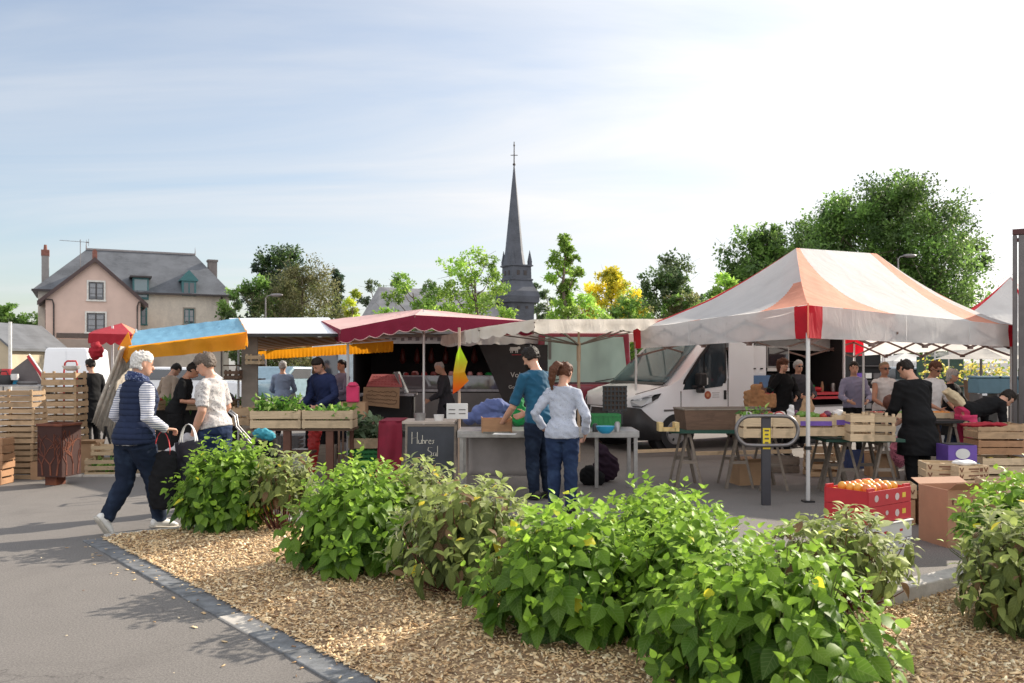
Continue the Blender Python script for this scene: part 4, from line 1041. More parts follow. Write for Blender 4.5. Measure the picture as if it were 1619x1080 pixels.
def at(px, py, a): p = W(px, py, a); return p
# woman in the navy vest, walking to the right and away
g_ = Vector(((213 - CX) / 167, FPX / 167, 0))
Rw = -R(32)
w1 = person('white haired woman in navy quilted vest and striped sleeves striding past the bed', g_, Rw, h=1.72, lean=.07, twist=-.08, top=STRIPE, top_sleeve=1, vest=NAVY, legs=DENIM, shoes=WSHOE, hair=HW, hstyle='short', head=(-.35, .12), vox=.0085, seed=1, female=True, build=1.12, scarf=SCARF,
       pose={'hip': (0, 0, -.012), 'knL': (-.045, -.03, .27), 'anL': (-.03, -.155, .085), 'toL': (-.028, -.10, .005), 'knR': (.05, .085, .275), 'anR': (.04, .13, .047), 'toR': (.05, .24, .030),
             'elR': (.155, -.035, .63), 'wrR': (.165, .075, .565), 'hdR': ((0, 1, -.1), (0, 0, -1), (-1, 0, 0), 1.2), 'elL': (-.15, -.02, .63), 'wrL': (-.12, .11, .56)})
# woman in the printed t-shirt, coming the other way
g2 = Vector(((340 - CX) / 146, FPX / 146, 0))
w2 = person('curly grey haired woman in a pale printed t-shirt and jeans walking left', g2, R(78), h=1.72, lean=.10, top=FLORAL, top_sleeve=.42, legs=DENIMB, shoes=M('grey_canvas', (.38, .35, .33), .8), hair=HG, hstyle='fluffy', head=(.1, .28), vox=.0085, seed=5, female=True, build=1.12, hem=.54,
       pose={'hip': (0, 0, -.01), 'knL': (-.05, .09, .28), 'anL': (-.04, .15, .05), 'toL': (-.04, .255, .02), 'knR': (.045, -.02, .27), 'anR': (.04, -.16, .085), 'toR': (.04, -.10, .01),
             'elL': (-.15, .0, .63), 'wrL': (-.13, .075, .475), 'hdL': ((0, .3, -1), (1, 0, 0), (0, 1, .2), 1.0), 'elR': (.15, .0, .64), 'wrR': (.13, .10, .54), 'hdR': ((0, 1, -.5), (-1, 0, 0), (0, 0, 1), 1.0)})
# man in the teal shirt leaning over the steel table, woman in the grey sweatshirt beside him
g3 = Vector(((854 - CX) / 135, FPX / 135, 0))
person('dark haired bearded man in teal t-shirt and jeans leaning over the steel table', g3, R(38), h=1.80, lean=.16, top=TEALS, top_sleeve=.46, legs=DENIM, shoes=DSHOE, hair=HD, hstyle='short', head=(.15, .35), vox=.0085, seed=9, beard=True, skin=SK, hem=.47,
       pose={'elL': (-.155, .09, .60), 'wrL': (-.13, .235, .49), 'hdL': ((-.1, 1, -.25), (0, -.2, -1), (1, 0, 0), .5), 'elR': (.14, .05, .62), 'wrR': (.05, .20, .55)})
g4 = Vector(((889 - CX) / 148, FPX / 148, 0))
person('woman with chestnut ponytail in pale grey sweatshirt and jeans, hands on hips, seen from behind', g4, R(-14), h=1.60, lean=.10, top=SWEAT, top_sleeve=.93, legs=DENIMB, shoes=DSHOE, hair=HB, hstyle='pony', head=(-.35, .30), vox=.0085, seed=13, female=True, build=.97, hem=.50,
       pose={'elL': (-.185, -.02, .655), 'wrL': (-.135, .055, .545), 'hdL': ((.5, 1, -.1), (1, 0, 0), (0, 0, -1), .5), 'elR': (.168, -.03, .64), 'wrR': (.145, .06, .515), 'hdR': ((-.3, .8, -.7), (-1, 0, 0), (0, 1, 0), .5), 'pony': (-.35, .1, 0)})
def gp(px, a): return Vector(((px - CX) / a, FPX / a, 0))
def reach(z=.58, y=.24): return {'elL': (-.15, .08, .62), 'wrL': (-.09, y, z), 'elR': (.15, .08, .62), 'wrR': (.09, y, z)}
person('black haired vendor in black t-shirt bending over produce under the blue awning', gp(278, 104), R(-80), h=1.64, lean=.30, top=BLACKC, top_sleeve=.45, legs=BLACKC, hair=HD, head=(0, .4), vox=.012, seed=17, skin=SKT, pose=reach(.60, .30))
person('man in beige shirt under the blue awning, back turned', gp(262, 84), R(-30), h=1.62, lean=.25, top=BEIGE, top_sleeve=.9, legs=DENIM, hair=HD, head=(0, .6), vox=.013, seed=18)
person('person in black jacket behind the crates near the white van', gp(146, 82), R(60), h=1.66, lean=.05, coat=BLACKC, legs=BLACKC, hair=HD, head=(0, .2), vox=.013, seed=19, pose={'elL': (-.2, .02, .66), 'wrL': (-.26, .12, .62)})
person('man in pale blue shirt and dark trousers beyond the vegetable crates', gp(447, 74), R(10), h=1.62, top=PALEBLUE, top_sleeve=.9, legs=BLACKC, hair=HGL, vox=.013, seed=20, pose=reach())
person('woman with light brown bob in a dark coat at the vegetable crates', gp(492, 88), R(-100), h=1.60, lean=.15, coat=DKBLUE, legs=BLACKC, hair=HBL, hstyle='bob', head=(0, .35), vox=.013, seed=21, female=True, pose=reach(.56, .2))
person('tall person in dark blue jacket bending over the vegetable crates', gp(520, 96), R(150), h=1.72, lean=.32, coat=DKBLUE, legs=BLACKC, hair=HD, head=(0, .3), vox=.013, seed=22, pose=reach(.52, .28))
person('customer in a pale lilac top standing behind the bending man', gp(541, 78), R(140), h=1.64, top=LILAC, top_sleeve=.9, legs=DENIM, hair=HD, vox=.013, seed=23, female=True, pose=reach())
person('butcher in dark grey apron seen side-on at the meat counter', gp(706, 84), R(95), h=1.62, lean=.12, top=DKGREY, top_sleeve=.95, legs=BLACKC, skirt=DKGREY, hair=HGL, hstyle='crop', head=(0, .35), vox=.013, seed=24, pose=reach(.55, .2))
person('woman in black cardigan holding a phone to her ear at the fruit crates', gp(1237, 92), R(196), h=1.66, top=GREENC, coat=BLACKC, legs=BLACKC, hair=HB, hstyle='bob', head=(.2, .05), vox=.010, seed=25, female=True,
       pose={'elR': (.19, .07, .68), 'wrR': (.075, .10, .865), 'hdR': ((-.2, .0, 1), (-1, 0, 0), (0, -1, 0), .7), 'elL': (-.15, .04, .64), 'wrL': (-.06, .16, .60)})
person('fair haired woman in grey jacket standing behind the one on the phone', gp(1262, 84), R(190), h=1.63, coat=DKGREY, legs=BLACKC, hair=HGL, hstyle='short', vox=.012, seed=26, female=True, glasses=True, pose=reach(.6, .18))
person('person in lilac shirt half hidden by the tent poles', gp(1350, 90), R(170), h=1.60, top=LILAC, top_sleeve=.9, legs=BLACKC, hair=HD, vox=.012, seed=27, pose=reach())
person('woman in white sleeveless blouse and sunglasses facing us over the crates', gp(1398, 96), R(186), h=1.60, top=WHITEC, top_sleeve=.06, legs=DENIM, hair=HBL, hstyle='crop', vox=.010, seed=28, female=True, glasses=True, skin=SKT, pose=reach(.56, .16))
person('man in long black coat, back turned, bending at the fruit stall', gp(1452, 128), R(20), h=1.66, lean=.20, coat=BLACKC, legs=BLACKC, hair=HD, head=(.2, .5), vox=.010, seed=29, build=1.15, pose=reach(.52, .24))
person('person in glasses and white top looking down behind the man in black', gp(1470, 104), R(200), h=1.62, lean=.1, top=WHITEC, top_sleeve=.5, legs=DENIM, hair=HB, hstyle='short', glasses=True, head=(0, .3), vox=.011, seed=30, skin=SKT, pose=reach(.56, .2))
person('older grey haired woman in a dark cardigan at the back of the fruit stall', gp(1503, 96), R(215), h=1.48, coat=BLACKC, top=PINK, legs=DENIM, hair=HGL, hstyle='bob', head=(.3, .2), vox=.011, seed=31, female=True, pose=reach(.56, .2))
person('dark haired person in black and pink doubled over the crates at the right', gp(1530, 112), R(-82), h=1.66, lean=1.28, top=BLACKC, top_sleeve=.9, legs=PINK, hair=HD, hstyle='short', head=(0, -.2), vox=.011, seed=32, topname='jacket',
       pose={'elL': (-.12, .24, .45), 'wrL': (-.09, .36, .40), 'elR': (.12, .24, .45), 'wrR': (.09, .36, .40), 'hip': (0, -.03, .02)})
# what the walkers carry
def rel(o, x, y, z): return o.matrix_basis @ Vector((x, y, z)) if False else Matrix.Rotation(o.rotation_euler[2], 4, 'Z') @ Vector((x, y, z)) + o.location
BAGBLK = cloth('black_bag_cloth', (.010, .010, .012)); REDW = M('red_strap', (.55, .04, .05), .6); GREYB = cloth('grey_bag_cloth', (.035, .035, .045), kind='fade', col2=(.06, .06, .07)); WHT = M('white_plastic', (.62, .62, .62), .5)
hp_ = rel(w1, .165 * 1.72, .12 * 1.72, .555 * 1.72)
bag('shopping_bag', 'big black shopping bag with red handles hanging from the forearm of the white haired woman', hp_ + Vector((-.09, -.02, -.20)), .25, .54, .12, BAGBLK, hmat=REDW, rz=R(15), seed=2, sway=(.02, 0), handle=.22)
bag('shopping_bag', 'dark grey shopping bag with white handles, in front of the white haired woman', hp_ + Vector((.10, .14, -.12)), .36, .42, .14, GREYB, hmat=WHT, rz=R(-25), seed=3, sway=(.06, 0), handle=.20)
# cardigan and cloth held by the woman in the printed t-shirt
mb = MB(); q = rel(w2, -.13 * 1.72, .09 * 1.72, .45 * 1.72)
mb.loft([q + Vector((0, 0, .05)), q + Vector((-.03, 0, -.06)), q + Vector((-.06, 0, -.25)), q + Vector((-.03, .02, -.46)), q + Vector((0, .02, -.52))], [.05, .10, .17, .20, .14], [.04, .05, .08, .09, .05], n=20)
mb.loft([q + Vector((-.02, 0, 0)), q + Vector((-.16, -.02, -.16)), q + Vector((-.30, 0, -.22)), q + Vector((-.36, 0, -.18))], [.05, .09, .08, .03], [.03, .05, .05, .02], n=14)
tag(linkme('cardigan', bake(mb, 'cardigan', .010, 2, .022, 9, 3), GREYK, None), 'crumpled pale grey cardigan held in the hand of the woman in the printed t-shirt', 'cardigan')
# ================================================================== stalls, crates, tables
def objw(name, mb, mats, parent, **k):                # mesh given in world coordinates under an unrotated thing
    o = obj(name, mb, mats, parent, **k)
    if parent is not None:
        Mx = Matrix.LocRotScale(parent.location, parent.rotation_euler, None)
        if parent.parent is not None: Mx = Matrix.Translation(parent.parent.location) @ Mx
        o.matrix_basis = Mx.inverted()
    return o
WOOD = wood('crate_wood', (.46, .31, .18)); WOODL = wood('pale_poplar', (.58, .44, .28), .25); WOODG = wood('grey_wood', (.22, .18, .145)); WOODB = wood('brown_board', (.17, .10, .065)); WOODR = wood('orange_wood', (.46, .25, .13), .25)
CARD = M('cardboard', (.40, .25, .145), .85, var=.12, scale=5, bump=.1); CARDO = M('orange_cardboard', (.40, .215, .13), .8, var=.08)
REDBOX = M('red_carton', (.50, .022, .035), .5, var=.08); WHITEB = M('white_foam', (.66, .65, .63), .6, var=.05); STEEL = M('steel', (.34, .33, .33), .38, .75, var=.2, scale=12); STEELD = M('dull_steel', (.14, .13, .13), .5, .5, var=.2)
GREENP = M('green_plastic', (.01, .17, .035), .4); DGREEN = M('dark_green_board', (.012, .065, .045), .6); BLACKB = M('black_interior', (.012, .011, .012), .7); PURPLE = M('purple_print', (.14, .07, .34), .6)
BLUEP = M('blue_plastic', (.03, .32, .55), .35); WPAINT = M('white_paint', (.86, .87, .90), .25, var=.03, scale=1, coat=.3); ALU = M('white_aluminium', (.62, .61, .60), .35, .3, var=.05)
def canvas(name, col, trans=.35, var=.08):
    m = M(name, col, .8, var=var, scale=1.3, bump=.0, trans=trans); t = m.node_tree; p = [n for n in t.nodes if n.type == 'BSDF_PRINCIPLED'][0]
    g_ = tex(t, 1.1, 6, .72, stretch=(1.4, 1.4, .5), dist=.8); src = p.inputs['Base Color'].links[0].from_socket; c = mixc(t, math_(t, 'MULTIPLY', ramp(t, g_.outputs[0], .50, .72), .28), src, sc(col, .55)); L(t, c, p.inputs['Base Color'])
    w1_ = tex(t, 2.6, 4, .6, stretch=(1, 1, .45), dist=1.2); bumpn(t, p, w1_.outputs[0], .55, .05); return m
CV_BLUE = canvas('blue_canvas', (.20, .46, .66), .25); CV_YEL = canvas('yellow_canvas', (.78, .32, .012), .42); CV_BURG = canvas('burgundy_canvas', (.25, .012, .045), .30); CV_PINK = canvas('faded_burgundy_canvas', (.80, .52, .49), .2)
CV_CREAM = canvas('cream_canvas', (.76, .71, .64), .45, .08); CV_WHITE = canvas('white_canvas', (.80, .79, .78), .48, .05); CV_RED = canvas('red_canvas', (.62, .012, .03), .35); CV_DRED = canvas('dark_red_canvas', (.40, .015, .03), .2); CV_SALM = canvas('sunlit_red_canvas', (.82, .34, .22), .35, .12); CV_GREY = M('gathered_canvas', (.60, .54, .46), .85, var=.25, scale=12, trans=.2)  # salmon red is paler than the cloth; backlight and glare are in its colour
def frange(n): return [i / n for i in range(n + 1)]
def sheet(mb, c, nu=24, nv=12, sag=.05, wr=.008, mi=0, seed=0, freq=2.5, mifn=None):
    """cloth stretched over four world corners c = (p00, p10, p11, p01)"""
    c = [Vector(p) for p in c]
    def f(u, v):
        p = (c[0] * (1 - u) + c[1] * u) * (1 - v) + (c[3] * (1 - u) + c[2] * u) * v
        s = 16 * u * (1 - u) * v * (1 - v)
        w = noise.noise(Vector((u * 6 * freq + seed, v * 2 * freq, seed))) * wr
        return p + Vector((0, 0, -sag * s + w))
    o = len(mb.f); mb.grid(f, nu, nv, mi)
    if mifn:
        for j in range(nv):
            for i in range(nu): mb.m[o + j * nu + i] = mifn((i + .5) / nu, (j + .5) / nv)
def valance(mb, p, q, h, n_sc=0, amp=.03, mi=0, nu=None, ripple=.012, seed=0, h2=None, mifn=None, dip=0.0):
    p = Vector(p); q = Vector(q); d = (q - p); nrm_ = Vector((d.y, -d.x, 0)).normalized(); nu = nu or max(24, n_sc * 8); nv = 4; h2 = h if h2 is None else h2
    def f(u, v):
        b = (amp * abs(math.sin(math.pi * u * n_sc)) - amp) if n_sc else 0
        hh = (h * (1 - u) + h2 * u) + b
        r = ripple * math.sin(u * (n_sc or 5) * 5.1 + seed + math.sin(u * 9)) * v + ripple * .8 * noise.noise(Vector((u * 8 + seed, v * 2, 0)))
        return p + d * u + Vector((0, 0, -hh * v - dip * 4 * u * (1 - u))) + nrm_ * r
    o = len(mb.f); mb.grid(f, nu, nv, mi)
    if mifn:
        for j in range(nv):
            for i in range(nu): mb.m[o + j * nu + i] = mifn((i + .5) / nu)
def make_crate(name, label, w, d, h, mat, rows, loc, rz=0, group=None, cat='crate', slat=.62, gapb=True, posts=.03, th=.008):
    t = thing(name, label, cat, loc, rz, group)
    m = MB(); rh = h / rows
    for i in range(rows):
        z = rh * i + rh * slat / 2 + .006; hh = rh * slat * random.uniform(.92, 1.06)
        for s in (-1, 1):
            m.box((random.uniform(-.003, .003), s * (d / 2 - th / 2), z), (w, th, hh)); m.box((s * (w / 2 - th / 2), 0, z), (th, d - 2 * th - .001, hh))
    obj('slats', m, mat, t)
    for sx in (-1, 1):
        for sy in (-1, 1): m = MB(); m.box((sx * (w / 2 - th - posts / 2), sy * (d / 2 - th - posts / 2), h / 2), (posts, posts, h)); obj('corner_post', m, mat, t)
    m = MB()
    for i in range(5): m.box(((-.4 + .2 * i) * w, 0, .012), (w * .17, d - 2 * th - .002, .008))
    obj('base', m, mat, t)
    return t
ORD = ['bottom', 'second', 'third', 'fourth', 'fifth', 'sixth', 'seventh', 'eighth']
def stack(px, a, n, w, d, h, mat, rows, label, rz=0, group=None, z0=0, name='crate', slat=.62, jit=.012):
    src = None; b = gp(px, a); out = []
    for i in range(n):
        l = f"{label}, {'top one' if i == n - 1 and n > 1 else ORD[i] + (' one' if i == 0 else ' from the bottom')}" if n > 1 else label
        loc = (b.x + random.uniform(-jit, jit), b.y + random.uniform(-jit, jit), z0 + i * h)
        if src is None: src = make_crate(name, l, w, d, h * .985, mat, rows, loc, rz, group, slat=slat); out.append(src)
        else: out.append(dup(src, loc, rz + random.uniform(-.03, .03), l, group))
    return out
def carton(label, px, a, w, d, h, mat, rz=0, z0=0, flaps=True, name='cardboard_box', group=None, open_=True):
    b = gp(px, a); t = thing(name, label, 'box', (b.x, b.y, z0), rz, group); m = MB(); th = .006
    m.box((0, -d / 2 + th / 2, h / 2), (w, th, h)); m.box((0, d / 2 - th / 2, h / 2), (w, th, h)); m.box((-w / 2 + th / 2, 0, h / 2), (th, d - 2 * th, h)); m.box((w / 2 - th / 2, 0, h / 2), (th, d - 2 * th, h)); m.box((0, 0, th / 2 + .001), (w - 2 * th - .002, d - 2 * th - .002, th))
    obj('box_body', m, mat, t)
    if flaps:
        for s, an_ in ((-1, 35), (1, 20)):
            m = MB(); m.bar((0, s * d / 2, h), (0, s * (d / 2 + d * .32 * math.cos(R(an_))), h + d * .3 * math.sin(R(an_))), w - .01, .005, up=(0, 0, 1)); obj('flap', m, mat, t)
    return t
# ------------- left: stacks of slatted crates
stack(33, 114, 5, .53, .36, .246, WOOD, 3, 'slatted wooden crate in the stack left of the rusty bin', group='crates stacked left of the bin', slat=.66)
stack(-8, 120, 3, .36, .30, .205, WOODR, 2, 'orange tinted crate in the low stack at the left edge', group='orange crates at the left edge', slat=.8)
stack(103, 106, 7, .50, .36, .21, WOOD, 2, 'slatted wooden crate in the tall stack behind the rusty bin', group='crates stacked behind the bin', slat=.72)
stack(178, 111, 1, .64, .36, .26, WOODL, 3, 'pale crate of leafy vegetables on the ground beside the gathered canvas', rz=R(6), name='crate', z0=.0)
stack(183, 109, 1, .56, .34, .17, WOODL, 2, 'flat pale tray standing on the crate of leafy vegetables', rz=R(4), z0=.262, name='tray')
carton('brown cardboard box on the ground between the rusty bin and the pale crate', 140, 108, .34, .3, .42, CARD, R(8))
carton('small cardboard box between the left crate stack and the rusty bin', 64, 115, .16, .2, .24, CARD, R(-5), flaps=False)
# rusty bin with cut-out branches
def corten():
    m, t, p, out = newmat('rusty_steel'); n = tex(t, 7, 6, .7); n2 = tex(t, 1.2, 3)
    c = mixc(t, ramp(t, n.outputs[0], .3, .7), (.085, .022, .014), (.19, .055, .025)); c = mixc(t, ramp(t, n2.outputs[0], .5, .7), c, (.30, .09, .03))
    L(t, c, p.inputs['Base Color']); p.inputs['Roughness'].default_value = .75; bumpn(t, p, n.outputs[0], .4, .004); return m
CORT = corten(); CORTD = M('rust_dark', (.045, .014, .01), .8)
b = G(94, 766); t = thing('litter_bin', 'square rusty steel litter bin with branch pattern standing on the pavement', 'bin', b, R(-12))
m = MB(); w = .36; z0, z1 = .12, .78
for s in (-1, 1): m.box((0, s * w / 2, (z0 + z1) / 2), (w, .006, z1 - z0)); m.box((s * w / 2, 0, (z0 + z1) / 2), (.006, w - .007, z1 - z0))
m.box((0, 0, z0 + .004), (w - .01, w - .01, .006)); obj('bin_body', m, CORTD, t)
m = MB(); rr = random.Random(4)
for face in range(4):
    rot = Matrix.Rotation(face * math.pi / 2, 3, 'Z')
    def br(p, ang, ln_, wd_, dep):
        q = (p[0] + ln_ * math.sin(ang), p[1] + ln_ * math.cos(ang))
        q = (max(-.165, min(.165, q[0])), min(z1 - .04, q[1]))
        m.bar(rot @ Vector((p[0], -w / 2 - .006, p[1])), rot @ Vector((q[0], -w / 2 - .006, q[1])), .005, wd_, up=rot @ Vector((1, 0, 0)))
        if dep > 0:
            for k in range(2 if dep > 3 else rr.choice((1, 2, 2))): br(q, ang + rr.uniform(-.75, .75), ln_ * rr.uniform(.65, .95), wd_ * .7, dep - 1)
    for x in (-.10, .02, .11): br((x, z0 + .02), rr.uniform(-.2, .2), .14, .022, 5)
obj('branch_relief', m, CORT, t)
m = MB()
for s in (-1, 1): m.box((0, s * w / 2, z1 + .01), (w + .03, .03, .03)); m.box((s * w / 2, 0, z1 + .01), (.03, w - .03, .03))
obj('rim', m, CORT, t, bevel=.004)
m = MB(); m.box((-.06, 0, .06), (.17, .17, .12)); obj('foot', m, CORT, t)
m = MB(); m.box((0, 0, z1 - .02), (w - .04, w - .04, .01)); obj('liner', m, BLACKB, t)
# on and behind the crates at the left
b = gp(93, 106); t = thing('hand_truck', 'red tubular hand truck standing behind the tall crate stack', 'trolley', (b.x, b.y + .35, 0)); RT = M('red_tube', (.5, .03, .03), .4)
m = MB(); m.loft([(-.1, 0, 0), (-.1, 0, 1.45), (-.085, 0, 1.59), (-.05, 0, 1.62), (.08, 0, 1.62), (.10, 0, 1.58), (.10, 0, 1.45), (.10, 0, 0)], .014, n=8); obj('frame', m, RT, t, smooth=True)
m = MB(); m.box((0, -.1, .02), (.3, .25, .01)); obj('toe_plate', m, STEELD, t)
for s in (-1, 1): m = MB(); m.tube((s * .14, .08, .12), (s * .18, .08, .12), .12, n=18); obj('wheel', m, BLACKP, t)
b = gp(113, 106); m = MB(); m.loft([(0, 0, 0), (0, 0, .03), (0, 0, .075)], [.06, .11, .13], n=18); o = obj('bowl', m, WHITEB, smooth=2); o.location = (b.x, b.y, 1.475); tag(o, 'white plastic bowl standing on top of the tall crate stack', 'bowl')
# junk table at the far left
b = gp(33, 86); t = thing('folding_table', 'grey metal folding table loaded with clutter at the left edge', 'table', b)
m = MB(); m.box((0, 0, 1.18), (1.1, .7, .03)); obj('tabletop', m, STEEL, t)
for sx in (-.5, .5):
    for sy in (-.3, .3): m = MB(); m.tube((sx, sy, 0), (sx, sy, 1.165), .015); obj('leg', m, STEEL, t)
t = thing('sign_board', 'dark display board with red and white edge tilted on the cluttered table', 'board', (b.x + .18, b.y - .05, 1.2)); m = MB()
m.add([(-.35, 0, .0), (.25, 0, .0), (.25, 0, .02), (-.02, .05, .5), (-.35, .05, .25)], [(0, 1, 2, 3, 4)]); obj('panel', m, M('grey_panel', (.12, .10, .10), .6), t, solid=.02)
m = MB(); m.bar((-.02, .0, .52), (.36, -.06, .02), .03, .05); obj('edge', m, REDBOX, t); m = MB(); m.bar((.0, .0, .55), (.38, -.06, .05), .03, .015); obj('edge_strip', m, WHITEB, t)
JC = [(('red plastic tub', 'tub'), REDW, (-.30, .1), (.22, .2, .16), .12), (('blue plastic tub', 'tub'), BLUEP, (-.12, -.12), (.24, .18, .10), 0), (('black plastic holdall', 'bag'), BLACKP, (-.20, -.2), (.34, .2, .17), 0), (('pale green cloth sack', 'sack'), M('green_cloth', (.25, .42, .2), .8), (-.48, -.28), (.16, .2, .30), -.12), (('brown wicker hamper', 'hamper'), WOODB, (-.4, .22), (.22, .2, .28), .0), (('small white carton', 'box'), WHITEB, (.0, -.2), (.15, .12, .11), .08), (('grey folded tray', 'tray'), STEELD, (.25, -.24), (.38, .16, .06), 0)]
for (lb, ct), mt, (x, y), (sx, sy, sz), dz in JC:
    m = MB(); m.loft([(0, 0, 0), (0, 0, sz * .5), (0, 0, sz)], [sx * .46, sx * .52, sx * .45], [sy * .46, sy * .52, sy * .44], n=12)
    if ct == 'bag': m.loft([(-.08, 0, sz), (-.05, 0, sz + .07), (.05, 0, sz + .07), (.08, 0, sz)], .01, n=6)
    o = obj(ct if ct != 'box' else 'carton', m, mt, smooth=2); o.location = (b.x + x, b.y + y, 1.2 + max(0, dz)); tag(o, lb + ' on the cluttered folding table at the left', ct)
# white van parked far left, rear doors towards us
a = 35; b = Vector(((105 - CX) / a, FPX / a, 0)); t = thing('parked_van', 'white van parked before the pink house, its blank rear doors towards us', 'van', b, R(14))
prof_v = [(-.98, .35), (.98, .35), (.98, 1.15), (.88, 2.15), (.78, 2.26), (-.78, 2.26), (-.88, 2.15), (-.98, 1.15)]
m = MB(); m.prism(prof_v, 0, 4.6); obj('body', m, WPAINT, t, bevel=.05)
for s in (-1, 1):
    m = MB(); m.prism([(s * .02, .5), (s * .93, .5), (s * .93, 1.15), (s * .83, 2.12), (s * .02, 2.12)], -.02, -.005); obj('rear_door', m, WPAINT, t, bevel=.008)
    m = MB(); m.tube((s * .78, .8, .33), (s * .98, .8, .33), .33, n=20); obj('wheel', m, BLACKP, t); m = MB(); m.box((s * .9, -.03, .95), (.1, .04, .35)); obj('tail_light', m, REDBOX, t)
m = MB(); m.box((0, -.06, .42), (1.9, .12, .16)); obj('bumper', m, BLACKP, t)
# small red parasol, sunlit side of its peak painted pink
b = gp(172, 80); t = thing('parasol', 'small bright red parasol with a sunlit pink peak left of the blue awning', 'parasol', b)
m = MB(); A_, B_, C_, D_, Pk = W(140, 527, 80), W(210, 529, 80), W(216, 522, 62), W(150, 522, 62), W(192, 511, 70)
sheet(m, [A_, B_, Pk, Pk], 10, 5, .0); sheet(m, [D_, A_, Pk, Pk], 8, 5, 0); sheet(m, [B_, C_, Pk, Pk], 8, 5, 0, mi=1); sheet(m, [C_, D_, Pk, Pk], 8, 5, 0)
objw('canopy', m, [CV_DRED, CV_SALM], t, smooth=True)
m = MB(); valance(m, A_, B_, .22, 5, .05); valance(m, D_, A_, .22, 4, .05); objw('valance', m, CV_DRED, t, smooth=True)
m = MB(); m.tube(gp(178, 75), W(178, 515, 75), .025); objw('pole', m, ALU, t)
m = MB(); m.loft([(0, 0, -.16), (0, 0, -.1), (0, 0, 0), (0, 0, .1), (0, 0, .16)], [.04, .09, .12, .09, .04], n=14); o = linkme('folded_canopy', bake(m, 'folded_canopy', .02, 1, .03, 9, 2), CV_DRED, None); o.location = W(152, 555, 84); tag(o, 'rolled red canvas bundle hanging under the small red parasol', 'canvas')

# ------------- stall with the blue and yellow awning
b = gp(205, 100); t = thing('market_stall', 'produce stall under a blue awning with yellow valance and a gathered side curtain', 'stall', b)
f0, f1, r1, r0 = W(203, 549, 101), W(391, 526, 114), W(378, 503, 92), W(214, 523, 82)
m = MB(); sheet(m, [f0, f1, r1, r0], 40, 12, .05, .010, seed=2); objw('awning', m, CV_BLUE, t, smooth=True)
m = MB(); e_ = Vector((0, -.02, .012)); valance(m, f0 + e_, f1 + e_, .21, 0, ripple=.035, nu=60, h2=.24); valance(m, f1 + e_, r1 + e_, .22, 0, ripple=.02); valance(m, r0 + e_, f0 + e_, .2, 0, ripple=.02); objw('valance', m, CV_YEL, t, smooth=True)
m = MB(); m.add([W(186, 552, 99), W(203, 525, 97), W(212, 560, 101), W(200, 574, 101)], [(0, 1, 2, 3)]); objw('gusset', m, CV_YEL, t, solid=.01)
m = MB()
for i in range(13):
    u = i / 12; p0 = W(192 + 22 * u, 548 + 4 * u, 101 - 6 * u); p1 = W(147 + 32 * u, 668 + 34 * u, 104 - 6 * u)
    mid = p0.lerp(p1, .5) + Vector((random.uniform(-.03, .03), random.uniform(-.05, .05), 0))
    m.loft([p0, p0.lerp(mid, .5) + Vector((.01, 0, 0)), mid, mid.lerp(p1, .5) + Vector((-.012, .01, 0)), p1], [.014, .020, .022, .024, .012], [.03, .045, .05, .045, .02], n=8)
objw('side_curtain', m, CV_GREY, t, smooth=True)
for px, a in ((215, 84), (377, 93)):
    m = MB(); m.tube(gp(px, a), W(px, 520, a), .02); objw('post', m, ALU, t)
for px, a in ((168, 103), (186, 100)):                # dark splayed feet of the awning frame
    m = MB(); q = gp(px, a); m.bar(q + Vector((-.12, 0, 0)), q + Vector((.0, 0, .62)), .03); m.bar(q + Vector((.12, .1, 0)), q + Vector((-.02, 0, .62)), .03); objw('strut', m, BLACKP, t)
m = MB(); p0 = gp(215, 92); m.box((p0.x + 1.0, p0.y + .3, .80), (2.3, .9, .03)); objw('counter', m, WOODB, t)
m = MB(); m.box((p0.x + 1.0, p0.y + .7, .40), (2.2, .03, .76)); objw('skirt_board', m, BLACKB, t)
GREENS = leafmat('greens', .3, .5)
def greens(label, cx, cy, z, w, d, n=260, size=.09, cols=None, h=.10, cat='vegetables'):
    cols = np.array(cols or [(.10, .24, .03), (.16, .32, .05), (.06, .15, .03), (.28, .40, .10)])
    P = np.stack([cx + rng.uniform(-w / 2, w / 2, n), cy + rng.uniform(-d / 2, d / 2, n), z + rng.uniform(0, h, n) * (1 + .5 * np.sin(np.arange(n)))], 1)
    D = norm(rng.normal(0, 1, (n, 3)) + np.array([0, 0, .5])); Nn = norm(rng.normal(0, .8, (n, 3)) + np.array([0, -.3, 1]))
    o = make_leaves('leafy_vegetables', P, D, Nn, size * rng.uniform(.6, 1.4, n), size * .6 * rng.uniform(.6, 1.3, n), cols[rng.integers(0, len(cols), n)] * rng.uniform(.7, 1.3, (n, 1)), GREENS, None, hi=True)
    tag(o, label, cat); o['kind'] = 'stuff'; return o
p = gp(178, 111); greens('green leaves heaped in the pale crate beside the gathered canvas', p.x, p.y, .08, .5, .26, 120, .08)
greens('green produce spread on the counter under the blue awning', p0.x + 1.2, p0.y + .2, .83, 1.7, .6, 500, .09)
